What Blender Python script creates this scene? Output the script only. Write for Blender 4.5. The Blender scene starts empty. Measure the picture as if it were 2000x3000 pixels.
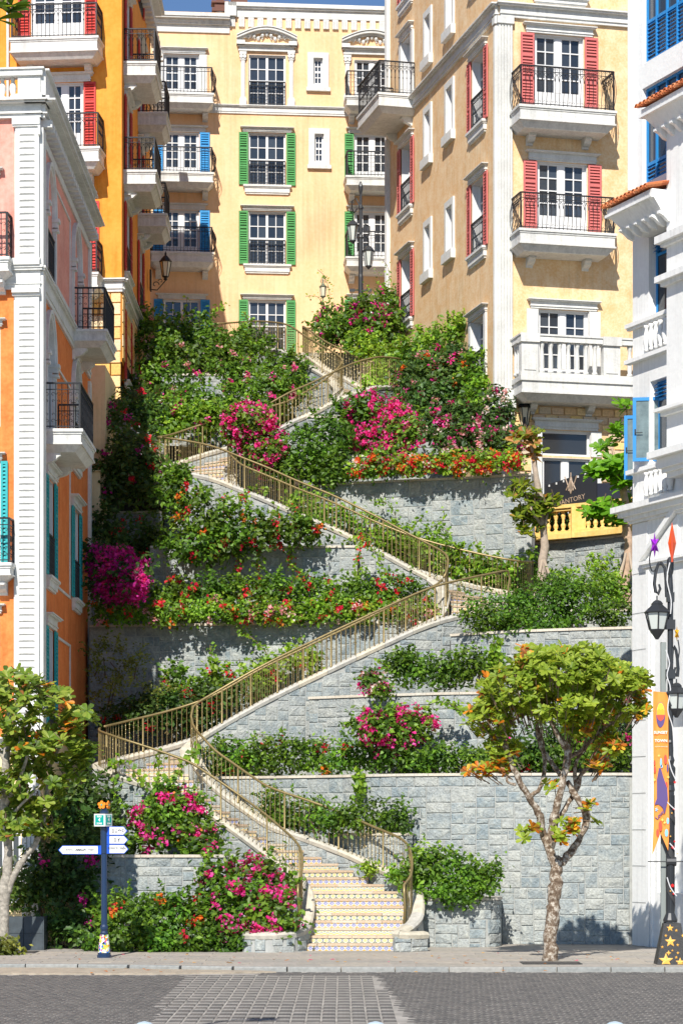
import bpy, math, random
import numpy as np
from mathutils import Vector, Matrix
random.seed(7); RNG = np.random.default_rng(7)
R = math.radians
scene = bpy.context.scene
col = scene.collection
# ---------------------------------------------------------------- camera, sky, sun, exposure
F = 7000.0; HX = 1000.0; HY = 2440.0; CZ = 2.5      # focal length and horizon in photograph pixels, eye height
cam = bpy.data.cameras.new('camera'); camo = bpy.data.objects.new('camera', cam); col.objects.link(camo)
camo.location = (0, 0, CZ); camo.rotation_euler = (R(90), 0, 0)
cam.sensor_fit = 'VERTICAL'; cam.sensor_height = 36; cam.lens = F * 36 / 3000
cam.shift_y = (HY - 1500) / 3000; cam.clip_end = 3000; cam.clip_start = 0.5
scene.camera = camo
LD = Vector((0.18, 1.0, -0.92)).normalized()         # the way sunlight travels
w = bpy.data.worlds.new('World'); scene.world = w; w.use_nodes = True
nt = w.node_tree; nt.nodes.clear()
sky = nt.nodes.new('ShaderNodeTexSky'); sky.sky_type = 'NISHITA'; sky.sun_disc = False
sky.sun_elevation = math.asin(-LD.z); sky.sun_rotation = math.atan2(-LD.x, -LD.y)
sky.air_density = 0.85; sky.dust_density = 0.0; sky.ozone_density = 6.0
bg = nt.nodes.new('ShaderNodeBackground'); bg.inputs['Strength'].default_value = 0.09
ow = nt.nodes.new('ShaderNodeOutputWorld')
nt.links.new(sky.outputs[0], bg.inputs[0]); nt.links.new(bg.outputs[0], ow.inputs[0])
sl = bpy.data.lights.new('sun', 'SUN'); sl.energy = 4.8; sl.angle = R(0.5); sl.color = (1.0, 0.95, 0.87)
so = bpy.data.objects.new('sun', sl); col.objects.link(so); so.location = (-10, -10, 40)
so.rotation_euler = LD.to_track_quat('-Z', 'Y').to_euler()
scene.view_settings.view_transform = 'Standard'; scene.view_settings.look = 'None'
scene.view_settings.exposure = 0.38; scene.view_settings.gamma = 1; scene.view_settings.use_curve_mapping = False
try:
    scene.cycles.max_bounces = 6; scene.cycles.diffuse_bounces = 3; scene.cycles.transparent_max_bounces = 6
except Exception: pass

def P(px, py, D): return Vector(((px - HX) / F * D, D, CZ + (HY - py) / F * D))
def XP(px, D): return (px - HX) / F * D
def ZP(py, D): return CZ + (HY - py) / F * D

# ---------------------------------------------------------------- materials
MATS = {}
def newmat(name):
    m = bpy.data.materials.new(name); m.use_nodes = True
    n = m.node_tree.nodes; b = n['Principled BSDF']; return m, m.node_tree, b
def setspec(b, v):
    for k in ('Specular IOR Level', 'Specular'):
        if k in b.inputs: b.inputs[k].default_value = v; return
def flat(name, c, rough=0.6, metal=0.0, spec=0.5, var=0.0, scale=8.0, bump=0.0, bscale=60.0):
    if name in MATS: return MATS[name]
    m, t, b = newmat(name); N, Lk = t.nodes, t.links
    b.inputs['Base Color'].default_value = (*c, 1); b.inputs['Roughness'].default_value = rough
    b.inputs['Metallic'].default_value = metal; setspec(b, spec)
    if var > 0 or bump > 0: tc = N.new('ShaderNodeTexCoord')
    if var > 0:
        no = N.new('ShaderNodeTexNoise'); no.inputs['Scale'].default_value = scale; no.inputs['Detail'].default_value = 6
        no.inputs['Roughness'].default_value = 0.65
        Lk.new(tc.outputs['Object'], no.inputs['Vector'])
        mr = N.new('ShaderNodeMapRange'); mr.inputs['From Min'].default_value = 0.3; mr.inputs['From Max'].default_value = 0.7
        mr.inputs['To Min'].default_value = 1 - var; mr.inputs['To Max'].default_value = 1 + var
        Lk.new(no.outputs['Fac'], mr.inputs['Value'])
        mx = N.new('ShaderNodeVectorMath'); mx.operation = 'SCALE'; mx.inputs[0].default_value = c
        Lk.new(mr.outputs[0], mx.inputs['Scale']); Lk.new(mx.outputs[0], b.inputs['Base Color'])
    if bump > 0:
        n2 = N.new('ShaderNodeTexNoise'); n2.inputs['Scale'].default_value = bscale; n2.inputs['Detail'].default_value = 4
        Lk.new(tc.outputs['Object'], n2.inputs['Vector'])
        bp = N.new('ShaderNodeBump'); bp.inputs['Strength'].default_value = bump; bp.inputs['Distance'].default_value = 0.02
        Lk.new(n2.outputs['Fac'], bp.inputs['Height']); Lk.new(bp.outputs[0], b.inputs['Normal'])
    MATS[name] = m; return m
def stucco(name, c1, c2, scale=1.2, fine=14.0, streak=0.25, cf=None):
    """trowelled plaster: broad cloudy tone, fine mottling and faint vertical run marks"""
    m, t, b = newmat(name); N, Lk = t.nodes, t.links
    tc = N.new('ShaderNodeTexCoord')
    n1 = N.new('ShaderNodeTexNoise'); n1.inputs['Scale'].default_value = scale; n1.inputs['Detail'].default_value = 8; n1.inputs['Roughness'].default_value = 0.7
    Lk.new(tc.outputs['Object'], n1.inputs['Vector'])
    n2 = N.new('ShaderNodeTexNoise'); n2.inputs['Scale'].default_value = fine; n2.inputs['Detail'].default_value = 5
    Lk.new(tc.outputs['Object'], n2.inputs['Vector'])
    mp = N.new('ShaderNodeMapping'); mp.inputs['Scale'].default_value = (5, 5, 0.35); Lk.new(tc.outputs['Object'], mp.inputs['Vector'])
    n3 = N.new('ShaderNodeTexNoise'); n3.inputs['Scale'].default_value = 1.0; n3.inputs['Detail'].default_value = 4; Lk.new(mp.outputs[0], n3.inputs['Vector'])
    a = N.new('ShaderNodeMath'); a.operation = 'MULTIPLY_ADD'; a.inputs[1].default_value = streak; Lk.new(n3.outputs['Fac'], a.inputs[0]); Lk.new(n1.outputs['Fac'], a.inputs[2])
    a2 = N.new('ShaderNodeMath'); a2.operation = 'MULTIPLY_ADD'; a2.inputs[1].default_value = 0.5; Lk.new(n2.outputs['Fac'], a2.inputs[0]); Lk.new(a.outputs[0], a2.inputs[2])
    cr = N.new('ShaderNodeMapRange'); cr.inputs['From Min'].default_value = 0.6 + streak * .5; cr.inputs['From Max'].default_value = 0.92 + streak * .5; Lk.new(a2.outputs[0], cr.inputs['Value'])
    mx = N.new('ShaderNodeMix'); mx.data_type = 'RGBA'; mx.inputs['A'].default_value = (*c1, 1); mx.inputs['B'].default_value = (*c2, 1)
    Lk.new(cr.outputs[0], mx.inputs['Factor'])
    n4 = N.new('ShaderNodeTexNoise'); n4.inputs['Scale'].default_value = .35; n4.inputs['Detail'].default_value = 3; Lk.new(tc.outputs['Object'], n4.inputs['Vector'])
    mp2 = N.new('ShaderNodeMapping'); mp2.inputs['Scale'].default_value = (7, 7, .22); Lk.new(tc.outputs['Object'], mp2.inputs['Vector'])
    n5 = N.new('ShaderNodeTexNoise'); n5.inputs['Scale'].default_value = 1.0; n5.inputs['Detail'].default_value = 7; n5.inputs['Roughness'].default_value = .7; Lk.new(mp2.outputs[0], n5.inputs['Vector'])
    pr = N.new('ShaderNodeMath'); pr.operation = 'MULTIPLY'; Lk.new(n4.outputs['Fac'], pr.inputs[0]); Lk.new(n5.outputs['Fac'], pr.inputs[1])
    g1 = N.new('ShaderNodeMapRange'); g1.inputs['From Min'].default_value = .25; g1.inputs['From Max'].default_value = .42; g1.inputs['To Min'].default_value = 1.04; g1.inputs['To Max'].default_value = .82; Lk.new(pr.outputs[0], g1.inputs['Value'])
    gs = N.new('ShaderNodeVectorMath'); gs.operation = 'SCALE'; Lk.new(mx.outputs['Result'], gs.inputs[0]); Lk.new(g1.outputs[0], gs.inputs['Scale'])
    Lk.new(gs.outputs[0], b.inputs['Base Color']); b.inputs['Roughness'].default_value = 0.85; setspec(b, 0.25)
    bp = N.new('ShaderNodeBump'); bp.inputs['Strength'].default_value = 0.35; bp.inputs['Distance'].default_value = 0.02
    Lk.new(n2.outputs['Fac'], bp.inputs['Height']); Lk.new(bp.outputs[0], b.inputs['Normal'])
    MATS[name] = m; return m
def stone_mat(name, cols, mott=3.5, light=(.52, .54, .50), lightamt=0.55, bump=0.8):
    m, t, b = newmat(name); N, Lk = t.nodes, t.links
    tc = N.new('ShaderNodeTexCoord'); oi = N.new('ShaderNodeObjectInfo')
    ml = N.new('ShaderNodeMath'); ml.operation = 'MULTIPLY'; ml.inputs[1].default_value = 157.0; Lk.new(oi.outputs['Random'], ml.inputs[0])
    cb = N.new('ShaderNodeVectorMath'); cb.operation = 'ADD'; Lk.new(tc.outputs['Object'], cb.inputs[0]); Lk.new(ml.outputs[0], cb.inputs[1])
    rp = N.new('ShaderNodeValToRGB'); rp.color_ramp.interpolation = 'CONSTANT'
    el = rp.color_ramp.elements
    while len(el) < len(cols): el.new(0.5)
    for i, c in enumerate(cols): el[i].position = i / len(cols); el[i].color = (*c, 1)
    Lk.new(oi.outputs['Random'], rp.inputs['Fac'])
    n1 = N.new('ShaderNodeTexNoise'); n1.inputs['Scale'].default_value = mott; n1.inputs['Detail'].default_value = 7; n1.inputs['Roughness'].default_value = 0.62
    n1.inputs['Distortion'].default_value = 0.6
    Lk.new(cb.outputs[0], n1.inputs['Vector'])
    mr = N.new('ShaderNodeMapRange'); mr.inputs['From Min'].default_value = 0.42; mr.inputs['From Max'].default_value = 0.66; mr.inputs['To Max'].default_value = lightamt
    Lk.new(n1.outputs['Fac'], mr.inputs['Value'])
    mx = N.new('ShaderNodeMix'); mx.data_type = 'RGBA'; Lk.new(mr.outputs[0], mx.inputs['Factor']); Lk.new(rp.outputs[0], mx.inputs['A']); mx.inputs['B'].default_value = (*light, 1)
    n2 = N.new('ShaderNodeTexNoise'); n2.inputs['Scale'].default_value = mott * 6; n2.inputs['Detail'].default_value = 4; Lk.new(cb.outputs[0], n2.inputs['Vector'])
    m2 = N.new('ShaderNodeMapRange'); m2.inputs['From Min'].default_value = 0.3; m2.inputs['From Max'].default_value = 0.7; m2.inputs['To Min'].default_value = 0.78; m2.inputs['To Max'].default_value = 1.18
    Lk.new(n2.outputs['Fac'], m2.inputs['Value'])
    sc = N.new('ShaderNodeVectorMath'); sc.operation = 'SCALE'; Lk.new(mx.outputs['Result'], sc.inputs[0]); Lk.new(m2.outputs[0], sc.inputs['Scale'])
    Lk.new(sc.outputs[0], b.inputs['Base Color']); b.inputs['Roughness'].default_value = 0.85; setspec(b, 0.3)
    vo = N.new('ShaderNodeMath'); vo.operation = 'MULTIPLY_ADD'; vo.inputs[1].default_value = 0.3; Lk.new(n2.outputs['Fac'], vo.inputs[0]); Lk.new(n1.outputs['Fac'], vo.inputs[2])
    bp = N.new('ShaderNodeBump'); bp.inputs['Strength'].default_value = bump; bp.inputs['Distance'].default_value = 0.09
    Lk.new(vo.outputs[0], bp.inputs['Height']); Lk.new(bp.outputs[0], b.inputs['Normal'])
    MATS[name] = m; return m
def leaf_mat(name, trans=0.35, rough=0.45):
    m, t, b = newmat(name); N, Lk = t.nodes, t.links
    at = N.new('ShaderNodeAttribute'); at.attribute_name = 'tint'
    Lk.new(at.outputs['Color'], b.inputs['Base Color']); b.inputs['Roughness'].default_value = rough; setspec(b, 0.35)
    tr = N.new('ShaderNodeBsdfTranslucent')
    sc = N.new('ShaderNodeVectorMath'); sc.operation = 'MULTIPLY'; sc.inputs[1].default_value = (1.5, 1.35, 0.7); Lk.new(at.outputs['Color'], sc.inputs[0]); Lk.new(sc.outputs[0], tr.inputs['Color'])
    mx = N.new('ShaderNodeMixShader'); mx.inputs[0].default_value = trans
    Lk.new(b.outputs[0], mx.inputs[1]); Lk.new(tr.outputs[0], mx.inputs[2]); Lk.new(mx.outputs[0], N['Material Output'].inputs['Surface'])
    MATS[name] = m; return m
def randmat(name, cols, rough=.8, bump=0.2, bscale=40, spec=.3):
    m, t, b = newmat(name); N, Lk = t.nodes, t.links
    oi = N.new('ShaderNodeObjectInfo'); rp = N.new('ShaderNodeValToRGB'); rp.color_ramp.interpolation = 'CONSTANT'
    el = rp.color_ramp.elements
    while len(el) < len(cols): el.new(0.5)
    for i, c in enumerate(cols): el[i].position = i / len(cols); el[i].color = (*c, 1)
    Lk.new(oi.outputs['Random'], rp.inputs['Fac'])
    tc = N.new('ShaderNodeTexCoord'); n2 = N.new('ShaderNodeTexNoise'); n2.inputs['Scale'].default_value = bscale; n2.inputs['Detail'].default_value = 5
    Lk.new(tc.outputs['Object'], n2.inputs['Vector'])
    m2 = N.new('ShaderNodeMapRange'); m2.inputs['From Min'].default_value = 0.3; m2.inputs['From Max'].default_value = 0.7; m2.inputs['To Min'].default_value = 0.82; m2.inputs['To Max'].default_value = 1.15
    Lk.new(n2.outputs['Fac'], m2.inputs['Value'])
    sc = N.new('ShaderNodeVectorMath'); sc.operation = 'SCALE'; Lk.new(rp.outputs[0], sc.inputs[0]); Lk.new(m2.outputs[0], sc.inputs['Scale'])
    Lk.new(sc.outputs[0], b.inputs['Base Color']); b.inputs['Roughness'].default_value = rough; setspec(b, spec)
    bp = N.new('ShaderNodeBump'); bp.inputs['Strength'].default_value = bump; bp.inputs['Distance'].default_value = 0.02
    Lk.new(n2.outputs['Fac'], bp.inputs['Height']); Lk.new(bp.outputs[0], b.inputs['Normal'])
    MATS[name] = m; return m

M_yel = stucco('yellow stucco', (.82, .51, .27), (.88, .59, .35), .8, 9, .4)
M_crm = stucco('cream mottled stucco', (.74, .46, .22), (.84, .65, .42), 2.2, 16, .2)
M_org = stucco('amber stucco', (.72, .26, .03), (.82, .35, .06), .9, 8, .35)
M_pnk = stucco('pink stucco', (.72, .27, .21), (.86, .42, .34), 1.3, 9, .15)
M_ter = stucco('terracotta stucco', (.72, .17, .04), (.86, .28, .08), 1.6, 12, .15)
M_wht = stucco('white trim', (.60, .60, .575), (.73, .73, .70), 2.0, 18, .25)
M_wpl = stucco('white plaster', (.78, .78, .76), (.85, .85, .83), .8, 10, .15)
M_pal = stucco('pale yellow plaster', (.80, .62, .33), (.88, .70, .42), 1.0, 10, .2)
M_bal = stucco('sunny yellow paint', (.78, .50, .14), (.86, .60, .22), 2.0, 12, .3)
M_fr = flat('white window paint', (.72, .72, .72), .45)
def glass_mat():
    m, t, b = newmat('window glass'); N, Lk = t.nodes, t.links
    oi = N.new('ShaderNodeObjectInfo'); rp = N.new('ShaderNodeValToRGB')
    rp.color_ramp.elements[0].color = (.018, .024, .034, 1); rp.color_ramp.elements[1].color = (.055, .068, .085, 1)
    Lk.new(oi.outputs['Random'], rp.inputs['Fac']); Lk.new(rp.outputs[0], b.inputs['Base Color'])
    b.inputs['Roughness'].default_value = 0.06; setspec(b, 0.8)
    MATS['glass'] = m; return m
M_gls = glass_mat()
M_iron = flat('black wrought iron', (.022, .023, .026), .45, .3)
M_brass = flat('brass paint', (.29, .225, .10), .42, .45, var=.2, scale=5)
M_sgr = flat('green shutter paint', (.07, .30, .08), .6, var=.15, scale=3)
M_sbl = flat('blue shutter paint', (.03, .28, .62), .6, var=.15, scale=3)
M_sred = flat('bright red shutter paint', (.56, .04, .03), .6, var=.15, scale=3)
M_srs = flat('faded red shutter paint', (.58, .15, .14), .6)
M_stl = flat('teal shutter paint', (.02, .38, .40), .55)
M_blu = flat('blue joinery paint', (.02, .24, .58), .5)
M_sto = stone_mat('grey stone', [(.27, .31, .32), (.305, .34, .345), (.345, .37, .365), (.285, .325, .335), (.325, .355, .355), (.24, .29, .31), (.365, .385, .37)], 3.6, (.52, .53, .48), .62, .8)
M_mor = flat('mortar', (.40, .41, .39), .9, var=.12, scale=6, bump=.3)
M_cop = randmat('coping stone', [(.62, .56, .46), (.58, .52, .43), (.66, .60, .50), (.60, .56, .48)], .8, .3, 20)
M_cps = randmat('stair coping stone', [(.52, .48, .385), (.48, .455, .39), (.55, .50, .40), (.47, .455, .41)], .8, .6, 7)
M_trd = randmat('tan tread stone', [(.54, .42, .30), (.58, .46, .34), (.51, .39, .28), (.60, .51, .41)], .75, .2, 25)
M_soil = flat('soil', (.07, .05, .035), .95, var=.3, scale=3, bump=.6, bscale=8)
M_leaf = leaf_mat('leaf', .4); M_petal = leaf_mat('petal', .45, .6)
M_bark = flat('grey bark', (.23, .20, .17), .9, var=.45, scale=9, bump=.8, bscale=20)
M_stem = flat('brown stem', (.16, .11, .07), .9)
M_tile = randmat('terracotta roof tile', [(.55, .16, .06), (.62, .21, .08), (.48, .13, .05), (.66, .26, .12)], .7, .3, 20)

# ---------------------------------------------------------------- mesh helpers
class MB:
    def __init__(s): s.v = []; s.f = []
    def add(s, vs, fs):
        n = len(s.v); s.v.extend([tuple(a) for a in vs]); s.f.extend([tuple(i + n for i in f) for f in fs]); return s
    def box(s, x0, x1, y0, y1, z0, z1):
        return s.add([(x0, y0, z0), (x1, y0, z0), (x1, y1, z0), (x0, y1, z0), (x0, y0, z1), (x1, y0, z1), (x1, y1, z1), (x0, y1, z1)],
                     [(0, 3, 2, 1), (4, 5, 6, 7), (0, 1, 5, 4), (1, 2, 6, 5), (2, 3, 7, 6), (3, 0, 4, 7)])
    def frus(s, a, b):   # a,b = (x0,x1,y0,y1,z)
        return s.add([(a[0], a[2], a[4]), (a[1], a[2], a[4]), (a[1], a[3], a[4]), (a[0], a[3], a[4]), (b[0], b[2], b[4]), (b[1], b[2], b[4]), (b[1], b[3], b[4]), (b[0], b[3], b[4])],
                     [(0, 3, 2, 1), (4, 5, 6, 7), (0, 1, 5, 4), (1, 2, 6, 5), (2, 3, 7, 6), (3, 0, 4, 7)])
    def quad(s, a, b, c, d): return s.add([a, b, c, d], [(0, 1, 2, 3)])
    def prism_y(s, poly, y0, y1):   # polygon in x,z (counter-clockwise seen from -y) extruded along y
        n = len(poly); vs = [(p[0], y0, p[1]) for p in poly] + [(p[0], y1, p[1]) for p in poly]
        fs = [tuple(range(n)), tuple(range(2 * n - 1, n - 1, -1))] + [((i + 1) % n, i, i + n, (i + 1) % n + n) for i in range(n)]
        return s.add(vs, fs)
    def prism_x(s, poly, x0, x1):   # polygon in y,z
        n = len(poly); vs = [(x0, p[0], p[1]) for p in poly] + [(x1, p[0], p[1]) for p in poly]
        fs = [tuple(range(n)), tuple(range(2 * n - 1, n - 1, -1))] + [((i + 1) % n, i, i + n, (i + 1) % n + n) for i in range(n)]
        return s.add(vs, fs)
    def prism_z(s, poly, z0, z1):
        n = len(poly); vs = [(p[0], p[1], z0) for p in poly] + [(p[0], p[1], z1) for p in poly]
        fs = [tuple(range(n - 1, -1, -1)), tuple(range(n, 2 * n))] + [(i, (i + 1) % n, (i + 1) % n + n, i + n) for i in range(n)]
        return s.add(vs, fs)
    def tube(s, pts, r, n=6, caps=True):
        pts = [Vector(p) for p in pts]; rs = r if isinstance(r, (list, tuple)) else [r] * len(pts)
        vs = []; up = None
        for i, p in enumerate(pts):
            d = (pts[min(i + 1, len(pts) - 1)] - pts[max(i - 1, 0)]).normalized()
            if up is None: up = Vector((0, 0, 1)) if abs(d.z) < .9 else Vector((1, 0, 0))
            a = d.cross(up)
            if a.length < 1e-4: a = d.cross(Vector((0.3, 1, 0.2)))
            a.normalize(); b = a.cross(d).normalized(); up = b
            for k in range(n):
                t = 2 * math.pi * k / n; vs.append(p + (a * math.cos(t) + b * math.sin(t)) * rs[i])
        fs = []
        for i in range(len(pts) - 1):
            for k in range(n):
                k2 = (k + 1) % n; fs.append((i * n + k, i * n + k2, (i + 1) * n + k2, (i + 1) * n + k))
        if caps: fs.append(tuple(range(n - 1, -1, -1))); fs.append(tuple((len(pts) - 1) * n + k for k in range(n)))
        return s.add(vs, fs)
    def lathe(s, prof, n=10, cx=0, cy=0, rot=0):
        vs = []
        for r, z in prof:
            for k in range(n):
                t = 2 * math.pi * k / n + rot; vs.append((cx + r * math.cos(t), cy + r * math.sin(t), z))
        fs = [tuple(range(n - 1, -1, -1)), tuple((len(prof) - 1) * n + k for k in range(n))]
        for i in range(len(prof) - 1):
            for k in range(n):
                k2 = (k + 1) % n; fs.append((i * n + k, i * n + k2, (i + 1) * n + k2, (i + 1) * n + k))
        return s.add(vs, fs)
    def mesh(s, name, smooth=False):
        me = bpy.data.meshes.new(name); me.from_pydata(s.v, [], s.f); me.update()
        if smooth: me.shade_smooth()
        return me
def mk(name, mb, mat, parent=None, loc=(0, 0, 0), rz=0, smooth=False, rot=None):
    me = mb.mesh(name, smooth) if isinstance(mb, MB) else mb
    if mat is not None and not me.materials: me.materials.append(mat)
    o = bpy.data.objects.new(name, me); col.objects.link(o); o.location = loc
    o.rotation_euler = rot if rot is not None else (0, 0, rz)
    if parent is not None: o.parent = parent
    return o
CACHE = {}
def cached(key, fn, smooth=False):
    if key not in CACHE: CACHE[key] = fn().mesh('shape', smooth)
    return CACHE[key]
def tag(o, label=None, cat=None, group=None, kind=None):
    if label: o['label'] = label
    if cat: o['category'] = cat
    if group: o['group'] = group
    if kind: o['kind'] = kind
    return o
def empty(name, loc, rz=0, parent=None):
    o = bpy.data.objects.new(name, None); col.objects.link(o); o.location = loc; o.rotation_euler = (0, 0, rz)
    o.empty_display_size = .2
    if parent is not None: o.parent = parent
    return o
def catmull(pts, n=6):
    """smooth curve through points (any dimension)"""
    A = np.array(pts, float); out = []
    for i in range(len(A) - 1):
        p0 = A[max(i - 1, 0)]; p1 = A[i]; p2 = A[i + 1]; p3 = A[min(i + 2, len(A) - 1)]
        for k in range(n):
            t = k / n
            out.append(.5 * ((2 * p1) + (-p0 + p2) * t + (2 * p0 - 5 * p1 + 4 * p2 - p3) * t * t + (-p0 + 3 * p1 - 3 * p2 + p3) * t ** 3))
    out.append(A[-1]); return np.array(out)

# ---------------------------------------------------------------- the ground
g = MB(); g.box(-400, 400, -100, 900, -1.0, -0.16)
tag(mk('ground', g, flat('distant ground', (.16, .15, .12), .95, var=.2, scale=.2)), kind='structure')
# ---------------------------------------------------------------- facades
class Fac:
    def __init__(s, b, ox, oy, th):
        s.b = b; s.o = Vector((ox, oy, 0)); s.th = th
        s.x = Vector((math.cos(th), math.sin(th), 0)); s.n = Vector((math.sin(th), -math.cos(th), 0)); s.holes = []
    def u(s, px, out=0.0):
        d = Vector(((px - HX) / F, 1, 0)); o = s.o + s.n * out
        t = o.dot(s.n) / d.dot(s.n); return (d * t - o).dot(s.x)
    def z(s, px, py, out=0.0):
        d = Vector(((px - HX) / F, 1, (HY - py) / F)); o = s.o + s.n * out
        t = o.dot(s.n) / Vector((d.x, d.y, 0)).dot(s.n); return CZ + d.z * t
    def w(s, u, out, z): return s.o + s.x * u + s.n * out + Vector((0, 0, z))
    def put(s, name, mb, mat, u, z, out=0.0, parent=None, smooth=False):
        """a part of the building whose own frame lies in this facade"""
        return mk(name, mb, mat, s.b, s.w(u, out, z) - s.b.location, s.th, smooth)
def wallmesh(mb, u0, u1, z0, z1, holes, dep=.3, thick=.35):
    us = sorted({u0, u1, *[h[0] for h in holes], *[h[1] for h in holes]}); us = [a for a in us if u0 <= a <= u1]
    zs = sorted({z0, z1, *[h[2] for h in holes], *[h[3] for h in holes]}); zs = [a for a in zs if z0 <= a <= z1]
    for i in range(len(us) - 1):
        run = None
        for j in range(len(zs) - 1):
            c = ((us[i] + us[i + 1]) / 2, (zs[j] + zs[j + 1]) / 2)
            if any(h[0] < c[0] < h[1] and h[2] < c[1] < h[3] for h in holes): continue
            mb.quad((us[i], 0, zs[j]), (us[i + 1], 0, zs[j]), (us[i + 1], 0, zs[j + 1]), (us[i], 0, zs[j + 1]))
    for h in holes:
        a, b, c, d = h[:4]
        mb.quad((a, 0, c), (a, dep, c), (a, dep, d), (a, 0, d)); mb.quad((b, 0, d), (b, dep, d), (b, dep, c), (b, 0, c))
        mb.quad((a, 0, d), (a, dep, d), (b, dep, d), (b, 0, d)); mb.quad((a, 0, c), (b, 0, c), (b, dep, c), (a, dep, c))
        mb.quad((a - .05, dep, c - .05), (b + .05, dep, c - .05), (b + .05, dep, d + .05), (a - .05, dep, d + .05))
    return mb
def molding(u0, u1, z0, z1, out, n=3, back=0.0):
    """stepped moulding: profile grows outwards towards the top"""
    mb = MB(); h = z1 - z0
    prof = [(0, .35), (.22, .5), (.3, .38), (.72, .42), (.8, .8), (.9, 1.0), (1.0, 1.0)]
    for i in range(len(prof) - 1):
        o = out * prof[i][1]; e = (out - o)
        mb.box(u0 + e * .8, u1 - e * .8, -o, back, z0 + h * prof[i][0], z0 + h * prof[i + 1][0])
    return mb
def sillmesh(wd, h, out):
    mb = MB(); mb.box(0, wd, -out, 0, h * .8, h); mb.box(.03, wd - .03, -out * .8, 0, h * .68, h * .8); mb.box(.06, wd - .06, -out * .6, 0, h * .18, h * .68); mb.box(.1, wd - .1, -out * .4, 0, 0, h * .18); return mb
def shuttermesh(wd, h, pitch=.085):
    mb = MB(); f = .05
    mb.box(0, f, 0, .04, 0, h); mb.box(wd - f, wd, 0, .04, 0, h)
    for z in (0, h * .34, h * .67, h - .07): mb.box(f, wd - f, .002, .038, z, z + .07)
    z = .09
    while z < h - .09:
        if abs(z - h * .34 - .03) > .06 and abs(z - h * .67 - .03) > .06:
            mb.add([(f, .0, z - .012), (wd - f, .0, z - .012), (wd - f, .036, z + pitch * .5), (f, .036, z + pitch * .5), (f, .008, z - .02), (wd - f, .008, z - .02), (wd - f, .044, z + pitch * .45), (f, .044, z + pitch * .45)],
                   [(0, 1, 2, 3), (7, 6, 5, 4), (0, 4, 5, 1), (3, 2, 6, 7)])
        z += pitch
    mb.box(f, wd - f, .045, .05, .03, h - .03)
    return mb
def scroll(mb, cx, cz, y, r, s=1, rad=.006):
    pts = []
    for k in range(9):
        t = k / 8 * 4.6; rr = r * (1 - k / 11); pts.append((cx + s * rr * math.cos(t), y, cz + rr * math.sin(t)))
    mb.tube(pts, rad, 4, False)
def railrun(mb, p0, p1, h, style, pitch=.12, belly=0.0, nrm=(0, -1)):
    """a stretch of iron railing between two plan points, standing on z=0"""
    L = math.hypot(p1[0] - p0[0], p1[1] - p0[1]); dx, dy = (p1[0] - p0[0]) / L, (p1[1] - p0[1]) / L
    q = lambda s, z, o=0: (p0[0] + dx * s + nrm[0] * o, p0[1] + dy * s + nrm[1] * o, z)
    def bar(s0, s1, z, t, hh):
        c0 = q(s0, z); c1 = q(s1, z)
        nx, ny = -dy * t, dx * t
        mb.add([(c0[0] - nx, c0[1] - ny, z), (c1[0] - nx, c1[1] - ny, z), (c1[0] + nx, c1[1] + ny, z), (c0[0] + nx, c0[1] + ny, z),
                (c0[0] - nx, c0[1] - ny, z + hh), (c1[0] - nx, c1[1] - ny, z + hh), (c1[0] + nx, c1[1] + ny, z + hh), (c0[0] + nx, c0[1] + ny, z + hh)],
               [(0, 3, 2, 1), (4, 5, 6, 7), (0, 1, 5, 4), (1, 2, 6, 5), (2, 3, 7, 6), (3, 0, 4, 7)])
    bar(0, L, h - .035, .028, .035); bar(0, L, .05, .014, .022); bar(0, L, h - .17, .012, .018)
    n = max(2, round(L / pitch)); st = L / n
    for i in range(n + 1):
        s = st * i
        if belly > 0:
            pts = [q(s, z, belly * math.sin(math.pi * min(1, (1 - z / h) * 1.0)) ** 1.3 * (1.0 if z < h * .75 else .8)) for z in (0, .1, .22, .36, .5, .64, .78, h - .02)]
            mb.tube(pts, .009, 4, False)
        else:
            r = .010 if 0 < i < n else .016
            mb.tube([q(s, 0), q(s, h - .03)], r, 4, False)
            if 0 < i < n and style != 'panel':
                c = q(s, h * .5); mb.add([(c[0], c[1], c[2] + .06), (c[0] - .022, c[1], c[2]), (c[0], c[1] - .022, c[2]), (c[0] + .022, c[1], c[2]), (c[0], c[1] + .022, c[2]), (c[0], c[1], c[2] - .06)],
                                         [(0, 1, 2), (0, 2, 3), (0, 3, 4), (0, 4, 1), (5, 2, 1), (5, 3, 2), (5, 4, 3), (5, 1, 4)])
    if style == 'arch':        # crossing hoops under the top rail
        for i in range(0, n - 1):
            a = st * i; pts = [q(a + st * (1 - math.cos(t)), h - .42 + .23 * math.sin(t)) for t in (0, .5, 1.0, 1.57, 2.1, 2.6, 3.14)]
            mb.tube(pts, .007, 4, False)
    if style in ('scroll', 'panel', 'arch'):
        for i in range(n):
            for (z, r) in (((h - .1), .045), (.13, .04)) if style != 'panel' else ((h - .27, .055), (h - .42, .035), (.18, .055), (.33, .035)):
                pts = []
                for k in range(7):
                    t = k / 6 * 5.2; rr = r * (1 - k / 9); pts.append(q(st * (i + .5) + rr * math.cos(t) * (1 if i % 2 else -1), z + rr * math.sin(t)))
                mb.tube(pts, .0065, 3, False)
def railmesh(wd, proj, h, style, belly=0.0):
    mb = MB()
    if proj > .05:
        railrun(mb, (0, -proj), (wd, -proj), h, style, .125, belly, (0, -1))
        railrun(mb, (0, 0), (0, -proj), h, style, .125, belly, (-1, 0)); railrun(mb, (wd, -proj), (wd, 0), h, style, .125, belly, (1, 0))
        for x in (0, wd): mb.box(x - .02, x + .02, -proj - .02, -proj + .02, 0, h - .01)
    else:
        railrun(mb, (0, -.03), (wd, -.03), h, style, .11)
    return mb
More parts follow.
